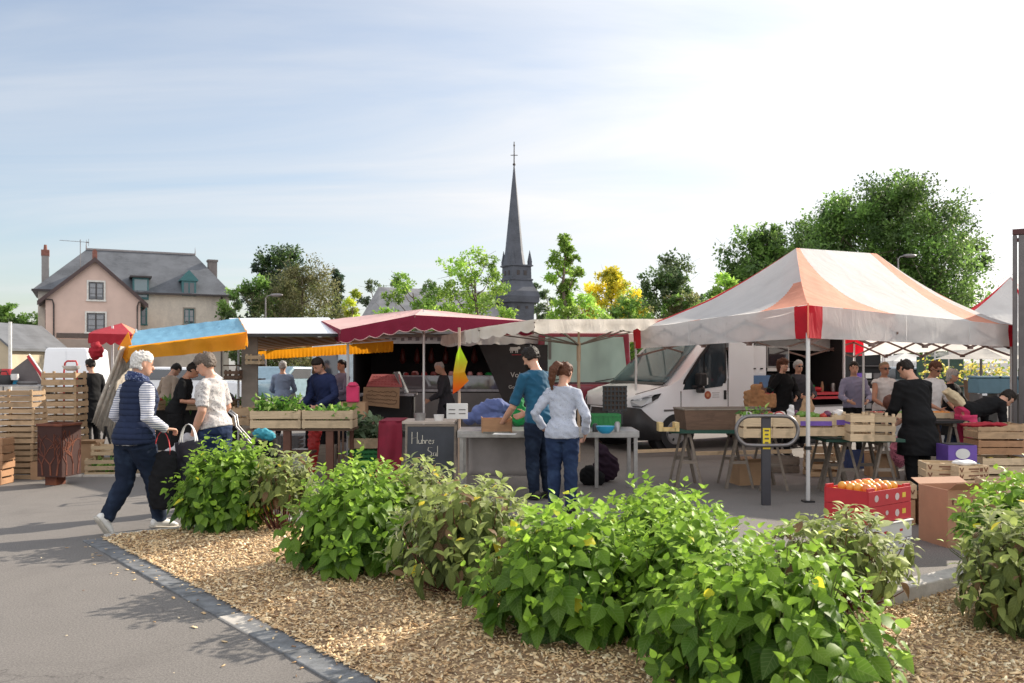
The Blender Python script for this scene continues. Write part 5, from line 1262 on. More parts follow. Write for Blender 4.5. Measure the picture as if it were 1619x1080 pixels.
# ------------- trailer with the white roof
b = gp(395, 98); t = thing('market_trailer', 'white roofed market trailer with an orange fringed awning on its far side', 'stall', b)
m = MB(); q = [W(384, 527, 100), W(545, 527, 96), W(520, 502, 74), W(362, 503, 80)]; z_ = Vector((0, 0, .03))
m.add([v for v in q] + [v - z_ * 1.6 for v in q], [(0, 1, 2, 3), (7, 6, 5, 4), (0, 4, 5, 1), (1, 5, 6, 2), (2, 6, 7, 3), (3, 7, 4, 0)]); objw('roof', m, WPAINT, t)
m = MB(); m.bar(W(384, 530, 100.5), W(545, 530, 96.5), .03, .05); objw('gutter', m, BLACKP, t)
STR = None
def striped(name, c1, c2, per, ang=0):
    m, t_, p, out = newmat(name); s = N(t_, 'ShaderNodeSeparateXYZ'); L(t_, N(t_, 'ShaderNodeTexCoord').outputs['Object'], s.inputs[0])
    w = math_(t_, 'GREATER_THAN', math_(t_, 'FRACT', math_(t_, 'MULTIPLY', s.outputs[0], 1 / per)), .5); c = mixc(t_, w, c1, c2); L(t_, c, p.inputs['Base Color']); p.inputs['Roughness'].default_value = .8
    tr = N(t_, 'ShaderNodeBsdfTranslucent'); L(t_, c, tr.inputs[0]); ms = N(t_, 'ShaderNodeMixShader'); ms.inputs[0].default_value = .3; L(t_, p.outputs[0], ms.inputs[1]); L(t_, tr.outputs[0], ms.inputs[2]); L(t_, ms.outputs[0], out.inputs[0]); return m
STRC = striped('striped_canvas', (.60, .42, .28), (.42, .20, .07), .22)
fl, fr = W(405, 556, 77), W(622, 539, 84)
m = MB(); sheet(m, [W(400, 533, 98), W(560, 533, 94), fr + Vector((0, 0, .02)), fl + Vector((0, 0, .02))], 30, 10, .03, .01); objw('striped_canopy', m, STRC, t, smooth=True)
m = MB(); valance(m, fl, fr, .17, 46, .012, h2=.21, ripple=.018, nu=230); objw('fringe', m, CV_YEL, t, smooth=True)
m = MB(); p0 = gp(395, 98); m.box((p0.x, p0.y, 1.02), (.26, .04, 2.02)); objw('side_panel', m, M('tan_panel', (.24, .20, .165), .7), t)
m = MB(); m.box((gp(550, 93).x, gp(550, 93).y, 1.0), (.04, .04, 1.98)); objw('post', m, ALU, t)
for zz_, px0, px1 in ((1.55, 352, 410), (1.32, 345, 410), (.98, 350, 410)):
    m = MB(); A_ = W(px0, 573, 96); B_ = W(px1, 573, 96); m.box(((A_.x + B_.x) / 2, A_.y + .2, zz_), (B_.x - A_.x, .34, .02)); objw('shelf', m, WOODB, t)
stack(402, 99, 1, .24, .26, .17, WOODL, 2, 'small wooden crate on the trailer shelf above the greens', z0=1.565)
stack(368, 99, 1, .22, .26, .15, WOODB, 2, 'dark wooden crate on the trailer shelf near the tan panel', z0=1.335)
# ------------- vegetable table
b = gp(480, 116); t = thing('display_table', 'long brown table carrying two crates of green vegetables', 'table', b)
m = MB(); m.box((0, 0, .70), (1.42, .5, .03)); obj('tabletop', m, WOODB, t); 
m = MB(); m.box((-.35, .22, .36), (.9, .3, .03)); obj('lower_shelf', m, WOODB, t)
BRP = M('brown_post', (.13, .055, .035), .7, var=.2)
for dx_ in (-.17, .40): m = MB(); m.box((dx_, -.2, .343), (.10, .08, .684)); obj('leg', m, BRP, t, bevel=.006)
for dx_ in (-.62, .62): m = MB(); m.box((dx_, .2, .343), (.05, .05, .684)); obj('leg', m, BRP, t)
for i, px in enumerate((441, 522)):
    p = gp(px, 117); make_crate('crate', ['long wooden crate of bushy greens on the left of the brown table', 'long wooden crate of low greens on the right of the brown table'][i], .675, .38, .25, WOODL, 2, (p.x, p.y, .716), 0, 'vegetable crates on the brown table', slat=.86)
    greens(['bushy green leaves in the left crate on the brown table', 'low green leaves in the right crate on the brown table'][i], p.x, p.y, .716 + (.19 if i == 0 else .16), .6, .32, 420 if i == 0 else 260, .085, h=.16 if i == 0 else .09)
stack(385, 112, 1, .24, .34, .27, WOOD, 2, 'small crate left of the vegetable crates', z0=.716, slat=.8)
for i, px in enumerate((405, 437, 462)):
    m = MB(); w = .25; hh = .17
    for k in range(3): m.box((0, -.15, .02 + k * .06), (w, .01, .035)); m.box((0, .15, .02 + k * .06), (w, .01, .035)); m.box((-w / 2, 0, .02 + k * .06), (.01, .29, .035)); m.box((w / 2, 0, .02 + k * .06), (.01, .29, .035))
    for k in range(6): m.box((-w / 2 + .02 + k * (w - .04) / 5, -.158, hh / 2), (.012, .006, hh))
    m.box((0, 0, .006), (w, .3, .008)); o = obj('plastic_crate', m, STEELD); p = gp(px, 110); o.location = (p.x, p.y, .377)
    tag(o, ['dark plastic crate under the brown table, left of three', 'dark plastic crate under the brown table, middle of three', 'dark plastic crate under the brown table, right of three'][i], 'crate', 'dark crates under the brown table')
mb = MB(); p = gp(493, 112); mb.loft([(0, 0, 0), (.01, 0, .2), (.03, 0, .45), (.05, 0, .62)], [.05, .07, .085, .10], [.05, .06, .06, .05], n=14); o = linkme('apron', bake(mb, 'apron', .012, 2, .012, 10, 2), RT, None); o.location = (p.x, p.y, .05); tag(o, 'bright red apron hanging under the brown table', 'apron')
carton('white box on the ground under the brown table', 480, 106, .34, .3, .30, WHITEB, flaps=False, name='white_box')
# teal cloth peeking above the first shrub and the folded buggy frame
mb = MB(); mb.ell((0, 0, .06), (.12, .08, .06)); mb.ell((.09, 0, .03), (.07, .06, .05)); o = linkme('cloth', bake(mb, 'cloth', .012, 2, .02, 12, 2), M('turquoise_cloth', (.03, .26, .34), .7), None); p = gp(415, 128); o.location = (p.x, p.y, .66); tag(o, 'turquoise cloth lying on the shopping trolley behind the first shrub', 'cloth')
t = thing('shopping_trolley', 'folded shopping trolley with grey tubes between the grey haired woman and the brown table', 'trolley', gp(388, 126), R(10)); m = MB()
for s in (-.1, .1): m.loft([(-.20, s, 1.0), (-.12, s, .93), (-.10, s, .8), (.28, s, .35), (.36, s, .1)], .013, n=7)
m.tube((-.2, -.1, 1.0), (-.2, .1, 1.0), .016); obj('frame', m, STEEL, t, smooth=True)
for s in (-.12, .12): m = MB(); m.tube((.34, s - .012, .08), (.34, s + .012, .08), .08, n=16); obj('wheel', m, BLACKP, t)
m = MB(); m.loft([(.3, 0, .1), (.26, 0, .4), (.24, 0, .62)], [.10, .14, .15], [.10, .12, .12], n=12); obj('bag', m, BAGBLK, t, smooth=2)
# cabbages and green crates
for i, z in enumerate((.0, .2)):
    m = MB(); w = .44
    for k in range(3):
        for s in (-1, 1): m.box((0, s * .15, .03 + k * .06), (w, .01, .04)); m.box((s * w / 2, 0, .03 + k * .06), (.01, .29, .04))
    for k in range(7): m.box((-w / 2 + .02 + k * (w - .04) / 6, -.157, .095), (.012, .005, .18))
    m.box((0, 0, .006), (w, .3, .008)); o = obj('plastic_crate', m, GREENP); p = gp(578, 112); o.location = (p.x, p.y, z); tag(o, ['green plastic crate on the ground under the cabbage crate', 'green plastic crate directly beneath the cabbage crate'][i], 'crate', 'green crates under the cabbages')
p = gp(580, 112); make_crate('crate', 'wooden crate of cabbages on green plastic crates', .46, .34, .17, WOODL, 1, (p.x, p.y, .40), 0, None, slat=.8)
greens('grey green cabbage leaves piled in the crate beside the maroon cloth', p.x, p.y, .52, .42, .28, 420, .11, [(.10, .16, .08), (.16, .22, .12), (.06, .11, .05), (.24, .30, .18)], h=.22)
m = MB(); m.box((0, 0, 0), (.20, .1, .26)); m.loft([(0, 0, .13), (0, 0, .19)], [.10, .05], n=10); o = obj('pink_can', m, PINK, bevel=.02); o.location = W(558, 629, 100); o.location.z = 1.10; tag(o, 'bright pink upright bag standing at the end of the vegetable display', 'bag')
carton('low wooden box holding up the pink bag behind the vegetable crates', 560, 99, .4, .3, .24, CARD, z0=.73, flaps=False)
t = thing('side_table', 'small side table behind the vegetable crates', 'table', gp(566, 99)); m = MB(); m.box((0, 0, .715), (.6, .4, .025)); obj('tabletop', m, WOODB, t)
for sx in (-.27, .27):
    for sy in (-.17, .17): m = MB(); m.box((sx, sy, .351), (.03, .03, .70)); obj('leg', m, WOODB, t)
# burgundy table with chalkboard
t = thing('cloth_table', 'table with a maroon cloth hanging at its left end', 'table', gp(660, 116)); m = MB(); m.box((.05, 0, .80), (.95, .7, .03)); obj('tabletop', m, M('pale_top', (.52, .44, .37), .6), t)
for sx in (-.38, .48):
    for sy in (-.3, .3): m = MB(); m.box((sx, sy, .392), (.035, .035, .784)); obj('leg', m, ALU, t)
m = MB(); m.grid(lambda u, v: (-.47 + .30 * u - .04 * v * (1 - u) + .01 * math.sin(v * 5), -.37 - .025 * v + .022 * math.sin(u * 9 + v * 2), .82 - .80 * v), 18, 12); m.grid(lambda u, v: (-.47 - .03 * v + .02 * math.sin(u * 8), -.37 + .74 * u, .82 - .7 * v), 14, 8); m.grid(lambda u, v: (-.47 + .30 * u, -.37 + .74 * v, .822), 6, 8); obj('table_cloth', m, M('maroon_cloth', (.20, .008, .028), .8, var=.15), t, smooth=True, solid=.006)
t = thing('chalkboard', 'dark chalkboard with handwriting leaning against the table beneath the burgundy parasol', 'chalkboard', gp(680, 124)); TILT = Matrix.Rotation(R(-8), 4, 'X')
cbw, cbh = .60, .78
m = MB(); m.box((0, 0, cbh / 2), (cbw, .02, cbh)); o = obj('slate_panel', m, M('blackboard', (.032, .036, .046), .6, var=.3, scale=4), t); o.rotation_euler = (R(-8), 0, 0)
m = MB()
for s in (-1, 1): m.box((s * (cbw / 2 + .014), 0, cbh / 2), (.028, .03, cbh + .056)); m.box((0, 0, cbh / 2 + s * (cbh / 2 + .014)), (cbw, .03, .028))
o = obj('frame', m, WOODG, t, bevel=.003); o.rotation_euler = (R(-8), 0, 0)
def stroke(mb, pts, r=.0045, y=-.013):
    for p_, q_ in zip(pts, pts[1:]): mb.bar((p_[0], y, p_[1]), (q_[0], y, q_[1]), .002, r * 2, up=(1, 0, 0))
CHK = M('chalk', (.50, .47, .40), .9, var=.2, scale=60); m = MB(); x0_ = -.24; z0_ = .56
LET = {'H': [[(0, 0), (0, .15)], [(.055, 0), (.055, .15)], [(0, .07), (.055, .08)]], 'u': [[(0, .05), (0, .01), (.012, 0), (.03, .012), (.03, .05)], [(.03, .012), (.036, 0)]], 'b': [[(0, .11), (0, 0), (.022, .005), (.026, .035), (.002, .045)]], 'r': [[(0, 0), (0, .045)], [(0, .03), (.012, .046), (.024, .042)]], 'e': [[(0, .024), (.026, .03), (.02, .047), (.004, .042), (0, .015), (.012, 0), (.028, .006)]], 's': [[(.024, .045), (.006, .04), (.02, .02), (.004, 0)]], 'S': [[(.05, .10), (.012, .105), (.004, .07), (.045, .04), (.035, .003), (0, .008)]], 'a': [[(.028, .044), (.004, .042), (.002, .008), (.022, .004), (.028, .044), (.032, 0)]], 'l': [[(0, .12), (0, 0)]]}
x = x0_
for ch_, adv in zip('Hubres', (.085, .05, .04, .04, .042, .04)):
    for s_ in LET[ch_]: stroke(m, [(x + p_[0] * 1.25, z0_ + p_[1]) for p_ in s_])
    x += adv
x = -.04
for ch_, adv in zip('Sal', (.075, .055, .04)):
    for s_ in LET[ch_]: stroke(m, [(x + p_[0] * 1.3, z0_ - .16 + p_[1] * 1.1) for p_ in s_])
    x += adv
stroke(m, [(-.10, .34), (-.06, .352), (-.01, .34), (.06, .35)])
o = obj('chalk_writing', m, CHK, t); o.rotation_euler = (R(-8), 0, 0)

# ------------- burgundy parasol
b = gp(670, 105); t = thing('market_parasol', 'large rectangular burgundy parasol with scalloped valance and sun faded top', 'parasol', b)
FLc, FM, FRc = W(538, 521, 99), W(656, 498, 104), W(843, 508, 104); BRc, BM, BLc = W(800, 503, 78), W(672, 497, 80), W(508, 507, 80); PK = W(668, 488.5, 93)
def hip(mb, a_, b_, pk, mi, n=10, s=.03, seed=0): sheet(mb, [a_, b_, pk, pk], n, 8, s, .006, mi, seed)
m = MB()
for q0, q1, mi in ((FLc, FM, 0), (FM, FRc, 0), (FRc, BRc, 0), (BRc, BM, 0), (BM, BLc, 0), (BLc, FLc, 0)): hip(m, q0, q1, PK, mi)
objw('canopy', m, [CV_PINK, CV_BURG], t, smooth=True)
m = MB(); n_ = 0
for q0, q1, k in ((FLc, FM, 5), (FM, FRc, 7), (FRc, BRc, 5), (BRc, BM, 5), (BM, BLc, 6), (BLc, FLc, 4)): valance(m, q0, q1, .235, k, .045, seed=n_); n_ += 1
objw('valance', m, CV_BURG, t, smooth=True)
m = MB(); n_ = 0
for q0, q1, k in ((FLc, FM, 5), (FM, FRc, 7), (BLc, FLc, 4)):          # pale piping along the scallops
    d_ = q1 - q0; nr = Vector((d_.y, -d_.x, 0)).normalized(); N_ = k * 10
    pts_ = [q0 + d_ * (i / N_) + Vector((0, 0, -(.235 + .045 * abs(math.sin(math.pi * i / N_ * k)) - .045))) + nr * .012 * math.sin(i / N_ * k * 5.1 + n_ + math.sin(i / N_ * 9)) for i in range(N_ + 1)]
    m.loft(pts_, .007, n=5); n_ += 1
objw('piping', m, CV_PINK, t, smooth=True)
m = MB(); pb = gp(670, 97); m.tube(pb, (pb.x, pb.y, PK.z - .05), .020, n=12); objw('pole', m, ALU, t, smooth=2)
for q in (FLc, FM, FRc, BRc, BM, BLc): m = MB(); m.bar((pb.x, pb.y, PK.z - .45), q.lerp(PK, .3) - Vector((0, 0, .05)), .018); m.bar(PK - Vector((0, 0, .06)), q - Vector((0, 0, .03)), .016); objw('rib', m, WOODG, t)
m = MB(); m.loft([(pb.x, pb.y, 0), (pb.x, pb.y, .08), (pb.x, pb.y, .1)], [.25, .25, .04], n=20); objw('base', m, CONC, t)
# ------------- cream parasol
b = gp(915, 95); t = thing('market_parasol', 'large cream parasol with scalloped edge between the burgundy one and the striped tent', 'parasol', b)
FLc, FRc, BRc, BLc = W(757, 518, 119), W(1064, 504, 86), W(1040, 528, 68), W(698, 531, 82); FM = W(845, 505, 118); PK = Vector((.95, 14.6, 2.30)); BM = BRc.lerp(BLc, .5) + Vector((0, 0, .04))
m = MB()
for q0, q1 in ((FLc, FM), (FM, FRc), (FRc, BRc), (BRc, BM), (BM, BLc), (BLc, FLc)): hip(m, q0, q1, PK, 0, 14, .05, 3)
objw('canopy', m, CV_CREAM, t, smooth=True)
m = MB()
for q0, q1, k, h_ in ((FLc, FM, 4, .17), (FM, FRc, 9, .20), (FRc, BRc, 8, .2), (BRc, BM, 7, .22), (BM, BLc, 7, .22), (BLc, FLc, 8, .2)): valance(m, q0, q1, h_, k, .04, seed=k, ripple=.02)
objw('valance', m, CV_CREAM, t, smooth=True)
pb = gp(915, 98); m = MB(); m.tube(pb, (pb.x, pb.y, 1.74), .026, n=12); m.tube((pb.x, pb.y, 1.62), (pb.x, pb.y, 1.92), .034, n=12); m.tube((pb.x, pb.y, 1.9), (pb.x, pb.y, PK.z - .05), .018); objw('pole', m, M('pale_wood_pole', (.46, .33, .22), .5), t, smooth=2)
for q in (FLc, FM, FRc, BRc, BM, BLc, FRc.lerp(BRc, .5), BLc.lerp(FLc, .5)):
    m = MB(); m.bar((pb.x, pb.y, 1.88), q.lerp(PK, .38) - Vector((0, 0, .05)), .02); m.bar(PK - Vector((0, 0, .06)), q - Vector((0, 0, .04)), .018); objw('rib', m, WOODG, t)

# ------------- butcher's trailer behind
a = 74; b = gp(560, a); Yb = b.y; Xl, Xr = (558 - CX) / a, (866 - CX) / a; GREYW = M('trailer_grey', (.20, .195, .19), .6, var=.1)
t = thing('market_trailer', 'dark butcher trailer with open front, pale header strip and meat counter', 'trailer', ((Xl + Xr) / 2, Yb, 0)); wx = Xr - Xl; zt = 2.20
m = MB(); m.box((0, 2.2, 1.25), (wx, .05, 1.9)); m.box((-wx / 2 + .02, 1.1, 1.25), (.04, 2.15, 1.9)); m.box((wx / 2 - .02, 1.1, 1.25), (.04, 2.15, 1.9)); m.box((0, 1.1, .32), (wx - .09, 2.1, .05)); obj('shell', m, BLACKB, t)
m = MB(); m.box((0, 1.0, zt + .03), (wx + .1, 2.5, .06)); obj('roof', m, GREYW, t)
m = MB(); m.box((0, -.03, zt - .10), (wx, .05, .20)); hd_ = obj('header_sign', m, M('header_strip', (.40, .39, .37), .6, var=.15, scale=6), t)
m = MB()
for k in range(22): m.box((-wx / 2 + .4 + k * .16 + random.uniform(-.03, .03), -.06, zt - .10 + random.uniform(-.01, .01)), (random.uniform(.04, .10), .004, random.uniform(.02, .08)))
obj('ornament', m, STEELD, hd_)
m = MB(); m.box((0, -.02, .55), (wx, .05, .8)); obj('apron_panel', m, GREYW, t)
COUNT = M('counter_steel', (.32, .30, .31), .3, .5, var=.3, scale=5)
m = MB(); m.box((.30, .25, 1.0), (wx * .78, .55, .05)); m.box((.30, .45, 1.30), (wx * .78, .40, .03)); obj('counter', m, COUNT, t)
m = MB(); m.box((.3, -.01, 1.16), (wx * .78, .012, .28)); obj('counter_glass', m, glass('case_glass', (.10, .09, .10)), t)
MEAT = [M('meat_red', (.28, .03, .03), .4), M('meat_pink', (.46, .2, .18), .4), WHITEB, M('sausage', (.16, .03, .025), .4), GREENP]
k = 0
for row, (yy_, z_) in enumerate(((.10, 1.03), (.30, 1.03), (.38, 1.32), (.52, 1.32))):
    for i in range(16):
        x = -wx * .36 + .3 + i * wx * .048 + random.uniform(-.02, .02)
        for mi_ in range(1):
            m = MB(); mt = random.choice([0, 0, 1, 2, 3, 0, 3, 2] if i % 5 else [4]); w = random.uniform(.10, .17)
            m.loft([(0, 0, 0), (0, 0, .03), (0, 0, random.uniform(.05, .09))], [w / 2, w / 2 * 1.05, w / 3], [.07, .075, .045], n=8); mt_ = MEAT[mt]; o = obj('meat_tray', m, mt_, smooth=2); o.location = (t.location.x + x, Yb + yy_, z_); tag(o, ['tray of dark red meat', 'tray of dark red meat', 'tray of dark red meat', 'tray of dark sausages', 'green garnish tray'][0] if 0 else {0: 'tray of red meat', 1: 'tray of pale pink meat', 2: 'white tray', 3: 'tray of dark sausages', 4: 'green garnish tray'}[MEAT.index(mt_)] + [' in the front row', ' in the second row', ' at the front of the raised shelf', ' at the back of the raised shelf'][row] + ' of the butcher counter', 'meat tray', 'meat trays on the butcher counter')
for i in range(7):                                    # hams and utensils hanging at the back
    m = MB(); m.loft([(0, 0, 0), (0, 0, -.12), (0, 0, -.3), (0, 0, -.38)], [.012, .05, .08, .03], n=10); o = obj('hanging_ham', m, MEAT[3], smooth=True); o.location = (t.location.x - 1.2 + i * .33, Yb + 1.5, 1.95); tag(o, 'dark ham hanging inside the butcher trailer', 'ham', 'hams hanging in the butcher trailer')
# banner with the white cow
t = thing('banner', 'black cloth banner with a white animal emblem and lettering hanging by the butcher trailer', 'banner', W(812, 620, 82)); BAN = M('banner_cloth', (.035, .032, .034), .7, var=.2, scale=3)
poly = [(757, 545), (866, 545), (866, 662), (806, 664), (792, 626), (778, 592)]
pv = [W(px, py, 82) for px, py in poly]; m = MB(); m.add(pv, [tuple(range(6))]); objw('cloth', m, BAN, t, solid=.01)
def text(body, size, loc, mat, parent, name='lettering', rx=90, rz=0, ext=.002, cx=True, world=True):
    c = bpy.data.curves.new(name, 'FONT'); c.body = body; c.size = size; c.extrude = ext; c.align_x = 'CENTER' if cx else 'LEFT'; c.align_y = 'CENTER'
    o = bpy.data.objects.new(name, c); COL.objects.link(o); dg = bpy.context.evaluated_depsgraph_get(); me = bpy.data.meshes.new_from_object(o.evaluated_get(dg)); bpy.data.objects.remove(o)
    me.transform(Matrix.Translation(loc) @ Matrix.Rotation(R(rz), 4, 'Z') @ Matrix.Rotation(R(rx), 4, 'X'))
    me.materials.clear(); me.materials.append(mat); o = bpy.data.objects.new(name, me); COL.objects.link(o); o.parent = parent
    if world and parent is not None: o.location = -parent.location
    return o
cl = W(813, 553, 82.3); cl.y -= .02
m = MB(); m.box((cl.x, cl.y, cl.z + .015), (.15, .006, .07)); 
for dx_ in (-.065, -.035, .03, .062): m.box((cl.x + dx_, cl.y, cl.z - .035), (.018, .006, .05))
m.ell((cl.x + .09, cl.y, cl.z + .035), (.03, .004, .028)); m.bar((cl.x - .075, cl.y, cl.z + .04), (cl.x - .088, cl.y, cl.z - .02), .008, .008); objw('animal_emblem', m, WHITEB, t)
p = W(824, 593, 82.3); text('Volaille', .14, (p.x, p.y - .02, p.z), WHITEB, t); p = W(822, 612, 82.3); text('Gourmande', .09, (p.x, p.y - .02, p.z), WHITEB, t)
m = MB(); p = W(830, 561, 82.3); m.box((p.x, p.y - .02, p.z), (.5, .004, .012)); objw('red_line', m, REDBOX, t)
# pink sign and cardboard sign
t = thing('price_sign', 'pink printed sign leaning back above the brown cardboard sign', 'sign', W(608, 602, 84)); m = MB(); q = [W(579, 611, 86), W(636, 612, 86), W(632, 592, 84), W(588, 592, 84)]; m.add(q, [(0, 1, 2, 3)]); objw('board', m, M('pink_board', (.55, .17, .17), .6, var=.1), t, solid=.01)
m = MB(); rr = random.Random(2)
for i in range(4):
    for k in range(8): p = q[0].lerp(q[1], .12 + k * .1).lerp(q[3].lerp(q[2], .12 + k * .1), .2 + i * .2); m.box((p.x, p.y - .012, p.z), (rr.uniform(.02, .05), .003, .012))
objw('printing', m, M('red_print', (.4, .03, .04), .6), t)
t = thing('cardboard_sign', 'brown cardboard sign covered in small handwriting at the cheese counter', 'sign', W(602, 628, 88)); m = MB(); q = [W(573, 640, 88), W(631, 646, 88), W(632, 613, 88), W(575, 612, 88)]; m.add(q, [(0, 1, 2, 3)]); objw('board', m, CARD, t, solid=.01)
m = MB()
pts_ = []
for i in range(4):
    for k in range(40): u_ = .08 + k * .021; u_ = u_ if i % 2 == 0 else .92 - k * .021 + .02; p = q[0].lerp(q[1], u_).lerp(q[3].lerp(q[2], u_), .18 + i * .2); pts_.append(p + Vector((0, -.013, rr.uniform(-.018, .018))))
m.loft(pts_, .004, n=4)
objw('handwriting', m, WOODB, t)
t = thing('cheese_counter', 'glass fronted cheese counter behind the cardboard sign', 'counter', gp(610, 86)); m = MB(); m.box((0, .3, .72), (.95, .6, .5)); obj('cabinet', m, BLACKB, t); m = MB(); m.box((.02, .3, 1.0), (1.0, .65, .04)); obj('worktop', m, COUNT, t)
m = MB(); m.add([(.35, -.02, 1.03), (.35, .6, 1.03), (.18, .6, 1.42), (.12, .15, 1.42)], [(0, 1, 2, 3)]); obj('glass_side', m, glass('pale_glass', (.35, .37, .38), .1), t, solid=.01)
# ------------- red van with tall windscreen behind the cream parasol
a = 78; t = thing('parked_van', 'red van with a tall reflecting windscreen behind the couple at the steel table', 'van', gp(925, a)); wv = .98
RED = M('maroon_paint', (.28, .015, .045), .3, coat=.5, var=.04)
m = MB(); m.prism([(-wv, .35), (wv, .35), (wv, 1.1), (.93, 2.2), (-.93, 2.2), (-wv, 1.1)], .25, 4.5); m.prism([(-wv, .35), (wv, .35), (wv, 1.0), (.95, 1.16), (-.95, 1.16), (-wv, 1.0)], -.25, .25); obj('body', m, RED, t, bevel=.04)
def mirror(name, col, rough=.12):
    m_, t_, p, out = newmat(name); n = tex(t_, 1.1, 3, stretch=(1, 1, .35)); c = mixc(t_, ramp(t_, n.outputs[0], .42, .6), col, sc(col, .6)); L(t_, c, p.inputs['Base Color']); p.inputs['Roughness'].default_value = rough; p.inputs['Specular IOR Level'].default_value = .9; return m_  # reflections painted as mottled base colour on the glass
m = MB(); m.add([(-.86, -.06, 1.20), (.86, -.06, 1.20), (.80, .22, 2.12), (-.80, .22, 2.12)], [(0, 1, 2, 3)]); obj('windscreen', m, mirror('green_tint_glass', (.38, .54, .51)), t, solid=.012)
for s in (-1, 1): m = MB(); m.bar((s * .5 - .3, -.09, 1.21), (s * .5 + .22, -.03, 1.30), .014); obj('wiper', m, BLACKP, t); m = MB(); m.ell((s * .74, -.25, .78), (.17, .05, .12)); obj('headlight', m, glass('lamp_glass', (.5, .5, .5)), t, smooth=True); m = MB(); m.tube((s * .7, .3, .33), (s * .97, .3, .33), .33, n=20); obj('wheel', m, BLACKP, t)
m = MB(); m.box((0, -.28, .62), (1.1, .04, .25)); obj('grille', m, BLACKP, t); m = MB(); m.box((0, -.3, .42), (1.9, .12, .18)); obj('bumper', m, BLACKP, t)
# wall of a shed between the two vans
t = thing('screen_panel', 'grey canvas windbreak panel standing left of the red van', 'panel', gp(868, 76)); m = MB(); m.box((0, 0, 1.05), (.06, .8, 2.1)); obj('panel', m, GREYW, t)
# ------------- flag pole with its sign
t = thing('flag_pole', 'thin wooden pole with a yellow and orange pennant and a white notice', 'flag', gp(726, 124)); pb = t.location.copy()
m = MB(); m.tube((0, 0, 0), (0, 0, HCAM + (573 - 518) / 124), .017, n=10); obj('pole', m, M('pole_wood', (.42, .30, .22), .5), t, smooth=2)
FLG = newmat('pennant_cloth'); m_, t_, p_, o_ = FLG; s_ = N(t_, 'ShaderNodeSeparateXYZ'); L(t_, N(t_, 'ShaderNodeTexCoord').outputs['Object'], s_.inputs[0])
c_ = mixc(t_, ramp(t_, math_(t_, 'MULTIPLY_ADD', s_.outputs[2], 1.6, -2.0), .0, .78, (1.0, .18, .015), (.62, .82, .02)), (1.0, .18, .015), (.62, .82, .02)); c_ = ramp(t_, math_(t_, 'MULTIPLY_ADD', s_.outputs[2], 1.75, -2.12), .05, .85, (.95, .16, .01), (.60, .80, .02))
L(t_, c_, p_.inputs['Base Color']); tr = N(t_, 'ShaderNodeBsdfTranslucent'); L(t_, c_, tr.inputs[0]); ms = N(t_, 'ShaderNodeMixShader'); ms.inputs[0].default_value = .5; L(t_, p_.outputs[0], ms.inputs[1]); L(t_, tr.outputs[0], ms.inputs[2]); L(t_, ms.outputs[0], o_.inputs[0])
m = MB(); pl = [(727, 547, 0), (739, 572, .03), (735, 588, -.02), (741, 602, .02), (727, 616, .0), (716, 623, .03), (717, 590, -.02), (722, 560, 0)]
vs = [W(x, y, 124) + Vector((0, -.03 + d_, 0)) for x, y, d_ in pl]; c = W(726, 590, 124) + Vector((0, -.07, 0)); m.add(vs + [c], [(i, (i + 1) % 8, 8) for i in range(8)]); objw('pennant', m, m_, t, solid=.003)
q = W(723, 650, 124); m = MB(); m.box((q.x, q.y - .035, q.z), (.27, .012, .20)); pn = objw('notice', m, WHITEB, t, bevel=.01)
m = MB()
for i in range(2):
    for s in (-1, 1): m.box((q.x + s * .065, q.y - .043, q.z + .02 - .05 * i), (.085, .003, .012))
objw('notice_lines', m, STEELD, t)
# ------------- steel table
tz = .775; pL, pR = gp(728, 128), gp(1000, 126)
t = thing('steel_table', 'long stainless steel table with the couple working at it', 'table', (pL + pR) / 2); wT = (pR - pL).length; yT = 0
m = MB(); m.box((0, .0, tz - .02), (wT + .04, .70, .035)); m.box((0, -.352, tz - .055), (wT + .04, .006, .055)); obj('tabletop', m, STEEL, t, bevel=.004)
for dx_ in (-wT / 2 + .03, -wT / 2 + .50, wT / 2 - .44, wT / 2 - .02):
    for dy_ in ((-.31, .31) if abs(dx_) > .8 else (.25,)): m = MB(); m.box((dx_, dy_, (tz - .04) / 2), (.045, .045, tz - .045)); obj('leg', m, STEEL, t)
m = MB(); m.grid(lambda u, v: (-wT / 2 + .10 + .75 * u, .05 + .02 * math.sin(u * 11) , .70 - .52 * v), 16, 6); obj('table_cloth', m, cloth('grey_sheet', (.30, .27, .26)), t, smooth=True, solid=.006)
tl = t.location
def item(name, mb, mat, px, a, z, label, cat, rz=0, **k):
    o = obj(name, mb, mat, **k); p = gp(px, a); o.location = (p.x, p.y, z); o.rotation_euler = (0, 0, rz); tag(o, label, cat); return o
def soft(name, fn, mat, px, a, z, label, cat, vox=.011, amp=.02, rz=0, seed=1):
    mb = MB(); fn(mb); o = linkme(name, bake(mb, name, vox, 2, amp, 7, seed), mat, None); p = gp(px, a); o.location = (p.x, p.y, z); o.rotation_euler = (0, 0, rz); tag(o, label, cat); return o
BLUEF = cloth('slate_blue_cloth', (.10, .13, .29), kind='fade', col2=(.16, .20, .38)); GREENF = cloth('green_cloth_bag', (.01, .20, .05), kind='fade', col2=(.015, .30, .08))
soft('blue_cloth', lambda mb: (mb.loft([(-.27, 0, .05), (-.16, 0, .14), (0, 0, .22), (.15, .02, .24), (.27, .04, .20)], [.06, .09, .10, .09, .04], [.06, .10, .11, .10, .05], side=(0, 1, 0), n=16), mb.ell((-.26, 0, .07), (.09, .10, .08)), mb.ell((0, 0, .08), (.25, .12, .10))), BLUEF, 774, 118, tz, 'heap of slate blue cloth on the steel table, left of the green bag', 'cloth', seed=3)
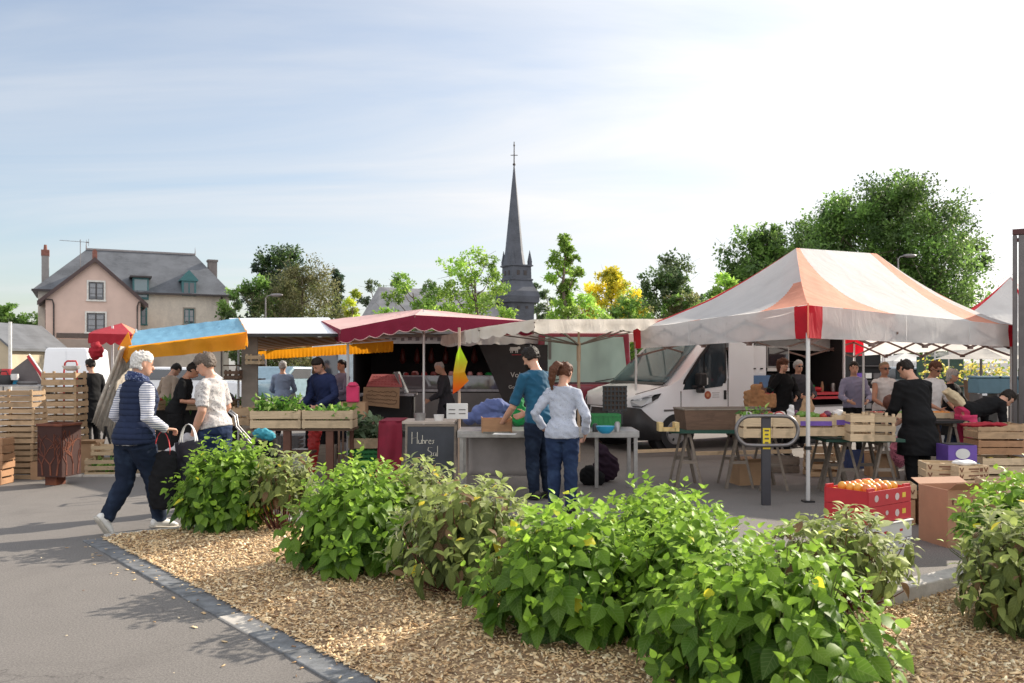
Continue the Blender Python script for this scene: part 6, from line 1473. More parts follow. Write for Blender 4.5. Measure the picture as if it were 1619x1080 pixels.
soft('green_bag', lambda mb: (mb.ell((0, 0, .14), (.13, .10, .15)), mb.loft([(0, 0, .2), (.04, 0, .32), (.08, 0, .36)], [.09, .06, .02], n=12)), GREENF, 818, 121, tz, 'bright green bag slumped on the steel table by the arm of the man', 'bag', seed=4)
m = MB(); w, d_, h_ = .34, .26, .15
m.box((0, -d_ / 2, h_ / 2), (w, .01, h_)); m.box((0, d_ / 2, h_ / 2), (w, .01, h_)); m.box((-w / 2 - .006, 0, h_ / 2), (.01, d_, h_ + .03)); m.box((w / 2 + .006, 0, h_ / 2), (.01, d_, h_ + .03)); m.box((0, 0, .01), (w, d_ - .02, .01)); item('wooden_box', m, WOODR, 785, 131, tz, 'small pale wooden box under the hand of the man in teal', 'box', rz=R(4))
m = MB(); m.box((0, 0, .005), (.26, .16, .006)); item('paper_sheet', m, WHITEB, 798, 138, tz, 'white paper sheet lying on the steel table edge in front of the wooden box', 'paper', rz=R(-8))
m = MB(); m.loft([(0, 0, 0), (0, 0, .16), (0, 0, .20), (0, 0, .215), (0, 0, .25)], [.038, .038, .016, .014, .014], n=14); bt = item('bottle', m, glass('bottle_blue', (.10, .38, .60), .15), 928, 131, tz, 'clear blue water bottle on the steel table beside the green box', 'bottle', smooth=2)
m = MB(); m.tube((0, 0, 0), (0, 0, .03), .018); o = obj('cap', m, PINK, bt); o.location = (0, 0, .245)
for i, (px, hh, mt) in enumerate(((941, .10, BLACKP), (976, .12, STEEL))):
    m = MB(); m.loft([(0, 0, 0), (0, 0, hh * .8), (0, 0, hh)], [.035, .035, .02], n=12); item('jar', m, mt, px, 133, tz, ['small black jar between the water bottle and the blue bowl', 'small metal jar at the right end of the steel table'][i], 'jar', smooth=2)
t = thing('plastic_crate', 'bright green plastic crate of bottles on the steel table', 'crate', (gp(957, 124).x, gp(957, 124).y, tz)); m = MB(); w = .36
for s in (-1, 1): m.box((0, s * .13, .09), (w, .012, .16)); m.box((s * w / 2, 0, .09), (.012, .25, .16))
m.box((0, 0, .01), (w, .25, .01)); obj('crate_body', m, GREENP, t, bevel=.003)
m = MB()
for k in range(6): m.box((-w / 2 + .03 + k * .06, -.14, .09), (.01, .01, .15))
m.box((0, -.143, .15), (w, .012, .014)); obj('ridges', m, GREENP, t)
m = MB(); m.loft([(0, 0, 0), (0, 0, .04), (0, 0, .085)], [.05, .095, .11], n=18); m.loft([(0, 0, .084), (0, 0, .03)], [.10, .04], n=18); item('bowl', m, BLUEP, 957, 136, tz, 'bright blue bowl in front of the green plastic crate', 'bowl', smooth=2)
t = thing('wire_crate', 'dark folded plastic crate standing on edge behind the green crate', 'crate', (gp(972, 118).x, gp(972, 118).y, tz + .17)); m = MB()
for k in range(7): m.box((-.15 + k * .05, 0, .17), (.022, .02, .34))
for k in range(6): m.box((0, -.002, .02 + k * .062), (.33, .024, .022))
obj('grid', m, BLACKP, t); m = MB(); m.box((0, .02, .17), (.30, .01, .33)); obj('back', m, WOODB, t); m = MB(); m.box((0, 0, -.085), (.2, .16, .17)); obj('foot', m, BLACKP, t)
soft('backpack', lambda mb: (mb.ell((0, 0, .20), (.17, .13, .20)), mb.loft([(0, 0, .3), (-.06, 0, .42), (-.13, 0, .52)], [.10, .08, .03], n=12), mb.ell((-.1, 0, .1), (.12, .12, .11))), cloth('aubergine_cloth', (.028, .014, .026)), 958, 118, 0, 'dark aubergine backpack on the ground under the steel table', 'backpack', seed=6)
soft('black_bag', lambda mb: (mb.ell((0, 0, .12), (.13, .12, .13)), mb.ell((.1, 0, .08), (.1, .1, .09))), BLACKC, 932, 121, 0, 'black bag slumped against the aubergine backpack', 'bag', seed=7)

# ------------- bollard with oval hoop
t = thing('hoop_bollard', 'dark grey post carrying a steel oval hoop and a yellow sticker', 'bollard', gp(1211, 141)); zc = HCAM + (573 - 680.5) / 141
m = MB(); m.box((0, 0, (zc + .155) / 2), (.10, .05, zc + .155)); obj('post', m, M('anthracite_paint', (.045, .045, .055), .45, bump=.05), t, bevel=.006)
m = MB(); pts_ = []; rw, rh_ = .345, .165
for i in range(49):
    an_ = 2 * math.pi * i / 48; cx_ = (rw - rh_) * (1 if math.cos(an_) > 0 else -1) * min(1, abs(math.cos(an_)) * 6)
    pts_.append((cx_ + rh_ * math.cos(an_), -.045, zc + rh_ * math.sin(an_)))
m.loft(pts_, .021, n=10, side=(0, 1, 0), caps=False); obj('hoop', m, M('brushed_steel', (.20, .19, .19), .35, .7, var=.15, scale=20), t, smooth=True)
m = MB(); m.box((0, -.028, zc - .09), (.085, .004, .235)); st_ = obj('sticker', m, M('yellow_sticker', (.72, .55, .03), .5), t)
m = MB()
for k in range(5): m.box((.0, -.0315, zc - .0 - k * .045), (.05 - .012 * (k % 2), .003, .018))
obj('sticker_print', m, BROWNT, st_)

# ------------- trestle tables
def trestle_table(label, pxc, a, w, d, tz_, rz, tops=DGREEN, legs=(-.36, .36), group=None):
    t = thing('trestle_table', label, 'table', gp(pxc, a), rz, group); m = MB(); m.box((0, 0, tz_ - .02), (w, d, .035)); obj('tabletop', m, tops, t)
    for lx in legs:
        tr_ = MB(); x = lx * w; tr_.box((x, 0, tz_ - .065), (.05, d * .9, .05)); tp = obj('trestle', tr_, WOODG, t)
        for s in (-1, 1):
            for e in (-1, 1): m = MB(); m.bar((x + e * .025, s * d * .36, tz_ - .07), (x + e * .17, s * d * .43, 0.0), .04, .03); obj('leg', m, WOODG, tp)
            m = MB(); m.bar((x - .10, s * d * .40, tz_ * .45), (x + .10, s * d * .40, tz_ * .45), .025, .04); obj('crossbar', m, WOODG, tp)
    return t
trestle_table('green topped trestle table carrying the long brown tray', 1125, 122, 1.12, .62, .74, R(-2), legs=(-.30, .27))
trestle_table('trestle table carrying the row of fruit crates behind the hoop bollard', 1262, 124, 1.15, .66, .72, R(0), legs=(-.34, .32))
trestle_table('dark green trestle table under the slatted crates beside the tent leg', 1352, 128, .95, .66, .68, R(0), legs=(-.20, .26))
b = gp(1140, 121); t = thing('produce_tray', 'long brown wooden tray with sloping sides on the green trestle table', 'tray', (b.x, b.y, .74), R(6)); m = MB(); w, d_, h_ = 1.12, .48, .26
pv = lambda k, z: [(-w / 2 * k, -d_ / 2 * k, z), (w / 2 * k, -d_ / 2 * k, z), (w / 2 * k, d_ / 2 * k, z), (-w / 2 * k, d_ / 2 * k, z)]
m.add(pv(.94, 0) + pv(1.0, h_), [(0, 1, 5, 4), (1, 2, 6, 5), (2, 3, 7, 6), (3, 0, 4, 7), (3, 2, 1, 0)]); obj('sides', m, WOODB, t, solid=.018)
m = MB()
for s in (-1, 1): m.bar((-w / 2, s * d_ / 2, h_), (w / 2, s * d_ / 2, h_), .03, .02); m.bar((s * w / 2, -d_ / 2, h_), (s * w / 2, d_ / 2, h_), .03, .02)
obj('rim', m, WOODG, t)
PY = wood('yellow_wood', (.60, .44, .20), .2); b = gp(1056, 126); t = thing('small_crate', 'tiny yellow wood crate at the left end of the green trestle table', 'crate', (b.x, b.y, .74)); m = MB()
for s in (-1, 1): m.box((s * .10, 0, .055), (.055, .18, .11))
m.box((0, -.085, .02), (.16, .01, .04)); m.box((0, .085, .02), (.16, .01, .04)); m.box((0, 0, .005), (.16, .15, .008)); obj('crate_body', m, PY, t)
soft('paper_bags', lambda mb: (mb.box((0, 0, .12), (.24, .14, .24), .3), mb.box((.2, 0, .10), (.18, .12, .18), -.5), mb.box((.03, 0, .27), (.12, .10, .10), .8)), M('brown_paper', (.34, .17, .07), .8, var=.3), 1192, 112, .96, 'crumpled brown paper bags heaped behind the long brown tray', 'paper bag', seed=8)
carton('brown cardboard box on the ground under the trestle table, left of the bollard', 1181, 120, .36, .30, .30, CARD, R(12))
def fcrate(label, px, a, w, d_, h_, z, rz, mat, stripe=None, rows=2, slat=.8, group='crates on the trestle tables'):
    p = gp(px, a); t = make_crate('fruit_crate', label, w, d_, h_, mat, rows, (p.x, p.y, z), rz, group, slat=slat)
    if stripe: m = MB(); m.box((0, -d_ / 2 - .002, h_ * .62), (w * .8, .004, h_ * .22)); obj('printed_band', m, stripe, t)
    return t
fcrate('pale wooden fruit crate behind the left half of the hoop', 1192, 134, .34, .36, .26, .72, 0, WOODL)
fcrate('pale wooden fruit crate behind the right half of the hoop', 1232, 134, .28, .36, .26, .72, R(3), WOODL)
fcrate('fruit crate with a purple band left of the tent leg', 1283, 131, .46, .36, .25, .72, R(-2), WOODL, PURPLE)
fcrate('fruit crate with a short purple band just right of the tent leg', 1328, 131, .24, .36, .27, .72, R(-3), WOODL, PURPLE)
fcrate('steep slatted crate, left of the pair at the right of the trestle table', 1356, 134, .27, .34, .33, .68, R(-4), WOODL, None, 3, .72)
fcrate('steep slatted crate, right of the pair at the right of the trestle table', 1391, 134, .27, .34, .32, .68, R(-8), WOODL, None, 3, .66)
CNAME = {}
def lumps(label, px, a, z, w, n, cols, r=.04, name='vegetable', cat='vegetable', group=None, d_=.2, h=.05):
    for i in range(n):
        m = MB(); k = random.uniform(.75, 1.25) * r; m.ell((0, 0, 0), (k * 1.2, k, k * .9), n=10, m=7); p = gp(px, a)
        mt_ = random.choice(cols); o = obj(name, m, mt_, smooth=True); o.location = (p.x + random.uniform(-w / 2, w / 2), p.y + random.uniform(-d_ / 2, d_ / 2), z + random.uniform(0, h)); o.rotation_euler = (random.random(), random.random(), random.random() * 3); tag(o, mt_.name.split('_')[0] + ' ' + label, cat, group)
VR = M('red_veg', (.42, .03, .02), .35); VG = M('green_veg', (.12, .24, .03), .4); VW = M('white_veg', (.62, .58, .52), .5); VP = M('purple_veg', (.12, .03, .08), .35)
lumps('vegetable heaped in the purple banded crates', 1290, 131, .93, .48, 16, [VR, VG, VG, VP], .045, group='vegetables in the purple banded crates')
lumps('vegetable filling the crates behind the hoop', 1212, 134, .93, .5, 14, [VW, VG, VR, VW], .05, group='vegetables in the crates behind the hoop')
soft('plastic_bag', lambda mb: (mb.loft([(0, 0, 0), (0, 0, .09), (.01, 0, .16)], [.045, .04, .025], n=10),), WHITEB, 1250, 133, .93, 'white plastic bag standing among the crates behind the hoop bollard', 'bag', amp=.012, vox=.008)
soft('plastic_bag', lambda mb: (mb.ell((0, 0, .03), (.07, .05, .05)),), WHITEB, 1325, 131, .95, 'white plastic bag on the crate just right of the tent leg', 'bag', amp=.012)

# ------------- white van with its serving side open
a = 88; P0 = gp(1068, a); th = R(27)                   # front wheel contact point; x runs towards the rear
t = thing('delivery_van', 'white delivery van with open serving side parked behind the trestle tables', 'van', P0, th); KX = .85
def vb(x): return x * KX
st = [  # x, half width, z bottom, belt z, shoulder z, roof half width, roof z
    (-.98, .50, .55, .80, .90, .40, .92), (-.94, .72, .45, .85, .96, .60, 1.0), (-.80, .90, .36, .92, 1.04, .78, 1.07), (-.45, .985, .32, .98, 1.12, .86, 1.15), (-.12, 1.0, .32, 1.02, 1.18, .88, 1.22),
    (.15, 1.0, .32, 1.04, 1.30, .86, 1.40), (.55, 1.0, .32, 1.05, 1.62, .82, 1.76), (.90, 1.0, .32, 1.05, 1.90, .80, 2.05), (1.2, 1.0, .32, 1.05, 2.08, .80, 2.22), (1.45, 1.0, .32, 1.05, 2.12, .82, 2.26)]
m = MB(); rings = []
yc = 1.0                                               # body centre line sits one metre behind the near side
for x, hw, zb, zbelt, zs, rw, zr in st:
    hs = hw - .10 * max(0, (zs - zbelt)) ; half = [(0, zb), (hw * .9, zb), (hw, zb + .12), (hw + .005, (zb + zbelt) / 2), (hw, zbelt), (hs, zs), (rw, zr - .03), (rw * .6, zr), (0, zr + .02)]
    ring = [(vb(x), yc - y, z) for y, z in half] + [(vb(x), yc + y, z) for y, z in reversed(half[1:-1])]; rings.append(ring)
nr_ = len(rings[0]); vs = [v for r in rings for v in r]; fs = [(i * nr_ + k, i * nr_ + (k + 1) % nr_, (i + 1) * nr_ + (k + 1) % nr_, (i + 1) * nr_ + k) for i in range(len(rings) - 1) for k in range(nr_)]
fs += [tuple(range(nr_)), tuple((len(rings) - 1) * nr_ + k for k in range(nr_))]; m.add(vs, fs); obj('cab', m, WPAINT, t, smooth=2)
xr0, xr1 = vb(1.45), vb(5.0)
m = MB(); zt = 2.26
m.box(((xr0 + xr1) / 2, yc, zt - .02), (xr1 - xr0, 1.66, .06)); m.box(((xr0 + xr1) / 2, 2.0, 1.28), (xr1 - xr0, .03, 1.94)); m.box((xr1 - .015, yc, 1.28), (.03, 1.98, 1.94)); m.box(((xr0 + xr1) / 2, yc, .58), (xr1 - xr0, 1.96, .06)); m.box(((xr0 + xr1) / 2, .012, .50), (xr1 - xr0, .024, .5))
m.box((xr0 + .30, .012, 1.50), (.60, .024, 1.5)); m.box(((xr0 + xr1) / 2, .03, zt - .06), (xr1 - xr0, .05, .18)); obj('cargo_body', m, WPAINT, t, bevel=.008)
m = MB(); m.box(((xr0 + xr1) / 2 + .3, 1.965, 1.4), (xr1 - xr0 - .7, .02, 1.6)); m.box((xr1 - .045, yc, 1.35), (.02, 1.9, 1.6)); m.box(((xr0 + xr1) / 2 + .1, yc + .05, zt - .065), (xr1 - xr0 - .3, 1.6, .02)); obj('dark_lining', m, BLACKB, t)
m = MB(); m.box(((xr0 + xr1) / 2 + .3, .25, .98), (xr1 - xr0 - .72, .5, .05)); m.box(((xr0 + xr1) / 2 + .3, .0, .90), (xr1 - xr0 - .66, .03, .05)); obj('counter', m, REDBOX, t)
m = MB(); m.box((xr0 + .90, .42, 1.62), (.42, .4, .60)); cab_ = obj('cupboard', m, WPAINT, t); m = MB()
for s in (-1, 1): m.box((xr0 + .90 + s * .09, .213, 1.48), (.06, .02, .025))
obj('handle', m, BLACKP, cab_)
m = MB(); m.box((xr0 + 1.42, .42, 1.70), (.58, .4, .42)); ov = obj('oven', m, STEEL, t); m = MB(); m.box((xr0 + 1.42, .213, 1.71), (.50, .02, .36)); obj('oven_glass', m, glass('oven_black', (.03, .025, .03)), ov); m = MB(); m.box((xr0 + 1.42, .212, 1.46), (.56, .02, .06)); obj('control_strip', m, WHITEB, ov)
m = MB(); m.box((xr0 + .95, .20, 1.18), (.50, .02, .34)); sc_ = obj('picture_panel', m, M('sky_print', (.10, .20, .38), .4, var=.05), t); m = MB(); m.box((xr0 + .95, .187, 1.06), (.50, .006, .10)); m.loft([(xr0 + .95, .187, 1.1), (xr0 + .95, .187, 1.22)], [.08, .03], [.004, .004], n=8); obj('picture_hills', m, WOODB, sc_)
for zz_ in (1.35, 1.62, 1.9): m = MB(); m.box((xr1 - .85, 1.6, zz_), (1.6, .5, .02)); obj('shelf', m, STEELD, t)
for i in range(4): m = MB(); m.box((xr1 - 1.75 + i * .42, .9, 1.17), (.34, .02, .24)); obj('poster', m, [WHITEB, M('poster_grey', (.35, .33, .36), .6), WHITEB, M('poster_red', (.4, .06, .07), .6)][i], t)
# glazing, lamps, trims
GL = glass('cab_glass', (.03, .045, .055), .04, .9); WSG = mirror('windscreen_glass', (.10, .17, .19), .08)
def side(poly, y, name, mat, parent=t, th_=.014): m = MB(); m.prism([(vb(x), z) for x, z in poly], y - th_, y); return obj(name, m, mat, parent)
side([(.20, 1.10), (.28, 1.24), (.68, 1.68), (.74, 1.72), (.74, 1.10)], .020, 'quarter_window', GL); side([(.78, 1.12), (.78, 1.75), (1.0, 1.98), (1.32, 1.98), (1.34, 1.30), (1.26, 1.16)], .012, 'door_window', GL)
side([(.14, 1.06), (.24, 1.28), (.70, 1.76), (1.0, 2.03), (1.38, 2.03), (1.40, 1.28), (1.30, 1.09)], .030, 'window_seal', BLACKP)
for p_, q_ in (((.14, .45), (.14, 1.08)), ((1.42, .45), (1.42, 1.3))): m = MB(); m.bar((vb(p_[0]), -.004, p_[1]), (vb(q_[0]), -.004, q_[1]), .012, .012); obj('door_gap', m, STEELD, t)
m = MB(); m.bar((vb(-.30), -.006, .74), (vb(1.40), -.006, .74), .01, .035); obj('side_moulding', m, STEELD, t); m = MB(); m.bar((xr0, -.006, .74), (xr1, -.006, .74), .01, .035); obj('side_moulding', m, STEELD, t)
m = MB(); m.loft([(vb(-.86), yc - .80, 1.03), (vb(-.45), yc - .885, 1.125), (vb(-.12), yc - .905, 1.19)], .006, n=5); obj('bonnet_gap', m, BLACKP, t)
m = MB(); m.box((vb(1.33), -.012, 1.0), (.05, .03, .17)); m_dh = obj('door_handle', m, BLACKP, t, bevel=.008)
m = MB(); m.box((vb(.56), -.13, 1.29), (.17, .16, .24)); m.box((vb(.56), -.11, 1.10), (.14, .12, .11)); m.bar((vb(.42), -.01, 1.16), (vb(.55), -.12, 1.16), .06); mi_ = obj('wing_mirror', m, BLACKP, t, bevel=.03); m = MB(); m.box((vb(.67), -.13, 1.26), (.03, .12, .12)); obj('mirror_glass', m, WHITEB, mi_)
def ws(u, v):
    x = -.10 + 1.10 * v; hw_ = (.86 - .10 * v); z = 1.225 + .86 * v; return (vb(x) - .03 - .06 * (1 - (2 * u - 1) ** 2), yc + (2 * u - 1) * hw_, z + .02)
m = MB(); m.grid(ws, 12, 8); obj('windscreen', m, WSG, t, smooth=True, solid=.015)
m = MB(); m.grid(lambda u, v: (ws(u, 0)[0] - .02 - .05 * v, ws(u, 0)[1], ws(u, 0)[2] - .01 - .04 * v), 10, 2); obj('cowl', m, BLACKP, t, solid=.02)
LG = glass('headlamp', (.42, .44, .46), .1)
for s, nm in ((-1, 0), (1, 1)):
    y_ = lambda k: yc + s * k
    m = MB(); m.add([(vb(-.90), y_(.76), .80), (vb(-.80), y_(.935), .80), (vb(-.46), y_(1.012), .96), (vb(-.38), y_(1.02), 1.05), (vb(-.72), y_(.965), 1.00), (vb(-.93), y_(.74), .93)], [(0, 1, 2, 3, 4, 5)]); hl = obj('headlight', m, BLACKP, t, solid=.02)
    m = MB(); m.add([(vb(-.93), y_(.77), .82), (vb(-.83), y_(.952), .82), (vb(-.62), y_(1.02), .90), (vb(-.62), y_(1.01), .99), (vb(-.75), y_(.975), .98), (vb(-.95), y_(.75), .91)], [(0, 1, 2, 3, 4, 5)]); obj('lens', m, LG, hl, solid=.012)
m = MB(); BP = [(-1.02, .40, .25), (-.98, .80, .25), (-.86, .97, .25), (-.60, 1.015, .26), (-.40, 1.02, .30)]
ptsb = [(vb(x), yc - y, 0) for x, y, z in reversed(BP)] + [(vb(x), yc + y, 0) for x, y, z in BP]; tops = [.50, .58, .78, .80, .80, .80, .80, .78, .58, .50]
vs = [(p[0], p[1], .22) for p in ptsb] + [(p[0], p[1], tops[i]) for i, p in enumerate(ptsb)]; n_ = len(ptsb); m.add(vs, [(i, i + 1, n_ + i + 1, n_ + i) for i in range(n_ - 1)]); obj('bumper', m, M('bumper_black', (.022, .022, .025), .5), t, smooth=2, solid=.03)
m = MB(); m.prism([(yc - .42, .50), (yc + .42, .50), (yc + .36, .76), (yc - .36, .76)], vb(-1.02) - .04, vb(-1.02) - .03, axis='x'); obj('grille', m, STEELD, t)
m = MB(); pts_ = [(vb(-1.03) - .045, yc - .45, .48), (vb(-1.03) - .045, yc - .37, .78), (vb(-1.03) - .045, yc + .37, .78), (vb(-1.03) - .045, yc + .45, .48), (vb(-1.03) - .045, yc - .45, .48)]
m.loft(pts_, .014, n=6); obj('grille_trim', m, WPAINT, t)
for xw in (0, vb(3.75)):
    for yw, s in ((.02, -1), (1.98, 1)):
        m = MB(); m.tube((xw, yw - s * .02, .37), (xw, yw - s * .24, .37), .46, n=28); obj('wheel_arch', m, BLACKB, t)
        m = MB(); m.loft([(xw, yw + s * .03, .34), (xw, yw + s * .035, .34), (xw, yw - s * .20, .34)], [.30, .335, .335], n=28); wh = obj('wheel', m, BLACKP, t, smooth=2)
        m = MB(); m.loft([(xw, yw + s * .036, .34), (xw, yw + s * .05, .34), (xw, yw + s * .02, .34)], [.215, .19, .10], n=24); rm = obj('rim', m, STEEL, wh, smooth=2)
        for k in range(6): m = MB(); a_ = k * math.pi / 3; m.box((xw + .14 * math.cos(a_), yw + s * .047, .34 + .14 * math.sin(a_)), (.05, .012, .035), rot=Matrix.Rotation(-a_, 3, 'Y')); obj('slot', m, BLACKB, wh)
m = MB(); m.tube((vb(.86), -.006, 1.0), (vb(.86), -.002, 1.0), .075, n=20); lg = obj('round_logo', m, M('logo_red', (.42, .10, .05), .5, var=.4, scale=20), t); m = MB(); m.tube((vb(.86), -.008, 1.0), (vb(.86), -.0065, 1.0), .035, n=16); obj('logo_centre', m, M('logo_tan', (.6, .3, .16), .5), lg)
m = MB()
for k, w in enumerate((.17, .14, .16)): m.box((vb(1.08), -.004, 1.04 - k * .04), (w, .004, .012))
obj('logo_text', m, M('pale_grey_print', (.45, .45, .46), .6), t)
b = gp(1000, 93); m = MB(); m.bar((0, 0, .1), (.95, .35, .1), .06, .05); item('timber_plank', m, WOODL, 1003, 94, 0, 'pale timber plank lying in front of the white van', 'plank')
m = MB(); m.bar((0, 0, .1), (1.7, .35, .1), .06, .06); item('timber_beam', m, WOODL, 1098, 96, 0, 'pale timber beam lying beneath the trestle tables beside the van', 'beam')
# ================================================================== red and white tent
t = thing('market_tent', 'large white pop-up tent with pale sunlit red stripes and bright red corner patches', 'tent', gp(1278, 139))
Nc, Lc, Rc, Bc = W(1278, 482.5, 139), W(1001, 520, 87), W(1606, 515, 99), W(1352, 537, 76); P1, P2 = W(1259, 392, 101), W(1386, 401, 91)
def sag_face(mb, e0, e1, t0, t1, mifn, nu=120, nv=60, seed=0, inner=.0):
    """roof face: eave e0->e1, top t0->t1, slack cloth hanging a little between its edges, steeper near the ridge"""
    def f(u, v):
        e = e0.lerp(e1, u); tp = t0.lerp(t1, u); p = e.lerp(tp, v)
        hip_ = -.17 * 4 * v * (1 - v) * .8
        cl_ = -.10 * 4 * u * (1 - u) * (1 - v) * v * 3
        wr = .014 * noise.noise(Vector((u * 7 + seed, v * 5, seed))) + .010 * noise.noise(Vector((u * 20 + seed, v * 3, seed + 3))) * (1 - v)
        return p + Vector((0, 0, hip_ + cl_ * .5 + wr * 4 * v * (1 - v) + (.02 * math.sin(u * 15) * (1 - v) * .3)))
    o = len(mb.f); mb.grid(f, nu, nv, 0)
    for j in range(nv):
        for i in range(nu): mb.m[o + j * nu + i] = mifn((i + .5) / nu, (j + .5) / nv)
m = MB()
sag_face(m, Lc, Nc, P1, P1, lambda u, v: 2 if (u > .80 and v < .52 and u > .80 + .25 * v) else (1 if (u < .05) else 0), seed=1)
sag_face(m, Nc, Rc, P1, P2, lambda u, v: 2 if ((u < .30 * (1 - v) + .04) or (.74 + .17 * v < u < .90 + .1 * v)) else 0, 200, 80, seed=2)
sag_face(m, Rc, Bc, P2, P2, lambda u, v: 2 if u < .15 or u > .85 else 0, seed=3)
sag_face(m, Bc, Lc, P2, P1, lambda u, v: 2 if u < .15 or u > .85 else 0, seed=4)
objw('canopy', m, [CV_WHITE, CV_RED, CV_SALM], t, smooth=True)
m = MB(); VH = .375
CVV = canvas('valance_canvas', (.80, .79, .78), .52, .05)
valance(m, Nc, Lc, VH, 0, ripple=.02, seed=1, h2=.36, nu=60, mifn=lambda u: 1 if u < .058 or u > .93 else 0)
valance(m, Nc, Rc, VH, 0, ripple=.02, seed=2, h2=.34, nu=60, mifn=lambda u: 1 if u < .048 or u > .95 else 0)
valance(m, Rc, Bc, .34, 0, ripple=.02, seed=3, nu=60, mifn=lambda u: 1 if u < .05 or u > .93 else 0)
valance(m, Bc, Lc, .27, 0, ripple=.02, seed=4, nu=60, mifn=lambda u: 1 if u < .07 or u > .95 else 0)
objw('valance', m, [CVV, CV_RED], t, smooth=True)
for q0, q1, us in ((Nc, Lc, (.56,)), (Nc, Rc, (.38, .70))):      # stitched seams
    for u in us: p = q0.lerp(q1, u); d_ = (q1 - q0).normalized(); nr = Vector((d_.y, -d_.x, 0)); nr = nr if nr.y < 0 else -nr; m = MB(); m.bar(p + nr * .03, p + nr * .03 - Vector((0, 0, .35)), .008, .004); objw('seam', m, CVV, t)
m = MB(); p = Nc + Vector((-.012, -.03, 0)); m.bar(p + Vector((0, 0, .02)), p - Vector((0, 0, VH)), .016, .006); objw('seam', m, CV_SALM, t)
for q, r in ((Nc, .024), (Lc, .022), (Rc, .022), (Bc, .022)):
    m = MB(); qq = q + (P1 - q) * .02; m.tube((qq.x, qq.y, 0), (qq.x, qq.y, q.z - .05), r, n=12); objw('leg', m, ALU, t, smooth=2)
    m = MB(); m.box((qq.x, qq.y, .62 if q is Nc else .6), (.065, .065, .04)); objw('clamp', m, BLACKP, t); m = MB(); m.box((qq.x, qq.y, .01), (.12, .12, .02)); objw('foot_plate', m, BLACKP, t)
TB = M('truss_brown', (.20, .13, .11), .5, .3)
def trusses(q0, q1, n=2, dz=.30):
    m = MB(); off = Vector((0, 0, -dz)); q0 = q0 + (P1 - q0) * .03; q1 = q1 + (P1 - q1) * .03
    q0 = Vector((q0.x, q0.y, min(q0.z, q1.z) - .10)); q1 = Vector((q1.x, q1.y, min(q0.z, q1.z)))
    q1.z = q0.z
    for i in range(n):
        a_, b_ = q0.lerp(q1, i / n), q0.lerp(q1, (i + 1) / n); m.bar(a_, b_ + off, .022, .03); m.bar(a_ + off, b_, .022, .03)
    for i in range(1, n): m.box(q0.lerp(q1, i / n), (.06, .06, .05)); m.box(q0.lerp(q1, i / n) + off, (.06, .06, .05))
    objw('truss', m, TB, t)
trusses(Nc, Lc, 4, .30); trusses(Nc, Rc, 4, .30); trusses(Rc, Bc, 4); trusses(Bc, Lc, 4)
mN, mB = Nc.lerp(Rc, .35), Lc.lerp(Bc, .45); m = MB(); zf = 2.0
for q in (Nc.lerp(Lc, .5), Rc.lerp(Bc, .5), mN, mB, Nc.lerp(Rc, .7)):
    c = (P1 + P2) / 2; m.bar((q.x, q.y, 1.98), (c.x, c.y, 2.35), .02, .03)
m.tube(P1 - Vector((0, 0, .03)), (P1.x, P1.y, 2.2), .02); m.tube(P2 - Vector((0, 0, .03)), (P2.x, P2.y, 2.2), .02); m.bar((P1.x, P1.y, 2.22), (P2.x, P2.y, 2.22), .03); objw('roof_frame', m, TB, t)
# second tent behind at the right: pair of legs and its peak
t = thing('market_tent', 'second white and red tent whose peak shows above the right end of the large one', 'tent', gp(1600, 62)); q = [W(1478, 520, 62), W(1660, 524, 62), W(1700, 528, 50), W(1500, 528, 50)]; Pk = W(1598, 437, 57)
m = MB()
for i in range(4): sag_face(m, q[i], q[(i + 1) % 4], Pk, Pk, lambda u, v: 1 if u < .07 or u > .93 else 0, 24, 12, seed=i + 7)
objw('canopy', m, [CV_WHITE, CV_RED], t, smooth=True)
m = MB()
for i in range(4): valance(m, q[i], q[(i + 1) % 4], .3, 0, ripple=.02, seed=i)
objw('valance', m, CVV, t, smooth=True)
for v in q: m = MB(); m.tube((v.x, v.y, 0), (v.x, v.y, v.z), .02); objw('leg', m, ALU, t)
t = thing('tent_pole', 'pale upright pole standing just right of the back corner leg of the large tent', 'pole', gp(1365, 92)); m = MB(); m.tube((0, 0, 0), (0, 0, 1.76), .02, n=10); obj('pole', m, ALU, t, smooth=2); m = MB(); m.box((0, 0, .01), (.12, .12, .02)); obj('foot_plate', m, BLACKP, t)
# pale marquees and stalls far beyond, under the tents
def marquee(px0, px1, py, a, label, mat=CV_WHITE, pk=24):
    p0, p1 = W(px0, py, a), W(px1, py, a); dv = Vector((.6, 4.2, 0)); t = thing('marquee', label, 'tent', gp((px0 + px1) / 2, a)); q = [p0, p1, p1 + dv, p0 + dv]; Pk_ = (p0 + p1) / 2 + dv / 2 + Vector((0, 0, pk / a)); m = MB()
    for i in range(4): sheet(m, [q[i], q[(i + 1) % 4], Pk_, Pk_], 10, 6, .05)
    objw('canopy', m, mat, t, smooth=True); m = MB()
    for i in range(4): valance(m, q[i], q[(i + 1) % 4], .25, 6, .03)
    objw('valance', m, mat, t, smooth=True)
    for v in q: m = MB(); m.tube((v.x, v.y, 0), v, .025); objw('leg', m, ALU, t)
    return t
marquee(1412, 1500, 571, 40, 'white marquee far behind the man in the black coat', pk=14); marquee(1506, 1606, 574, 46, 'white marquee behind the blue cool boxes', pk=16); marquee(1470, 1545, 566, 26, 'small white marquee farthest away between the other two', pk=12)
m = MB(); m.box((0, 0, 1.2), (3.4, .08, 2.4)); item('rear_panel', m, M('white_sheet', (.66, .64, .60), .7, var=.2, scale=2), 1555, 33, 0, 'white sheeting closing the back of the market beyond the blue cool boxes', 'panel')
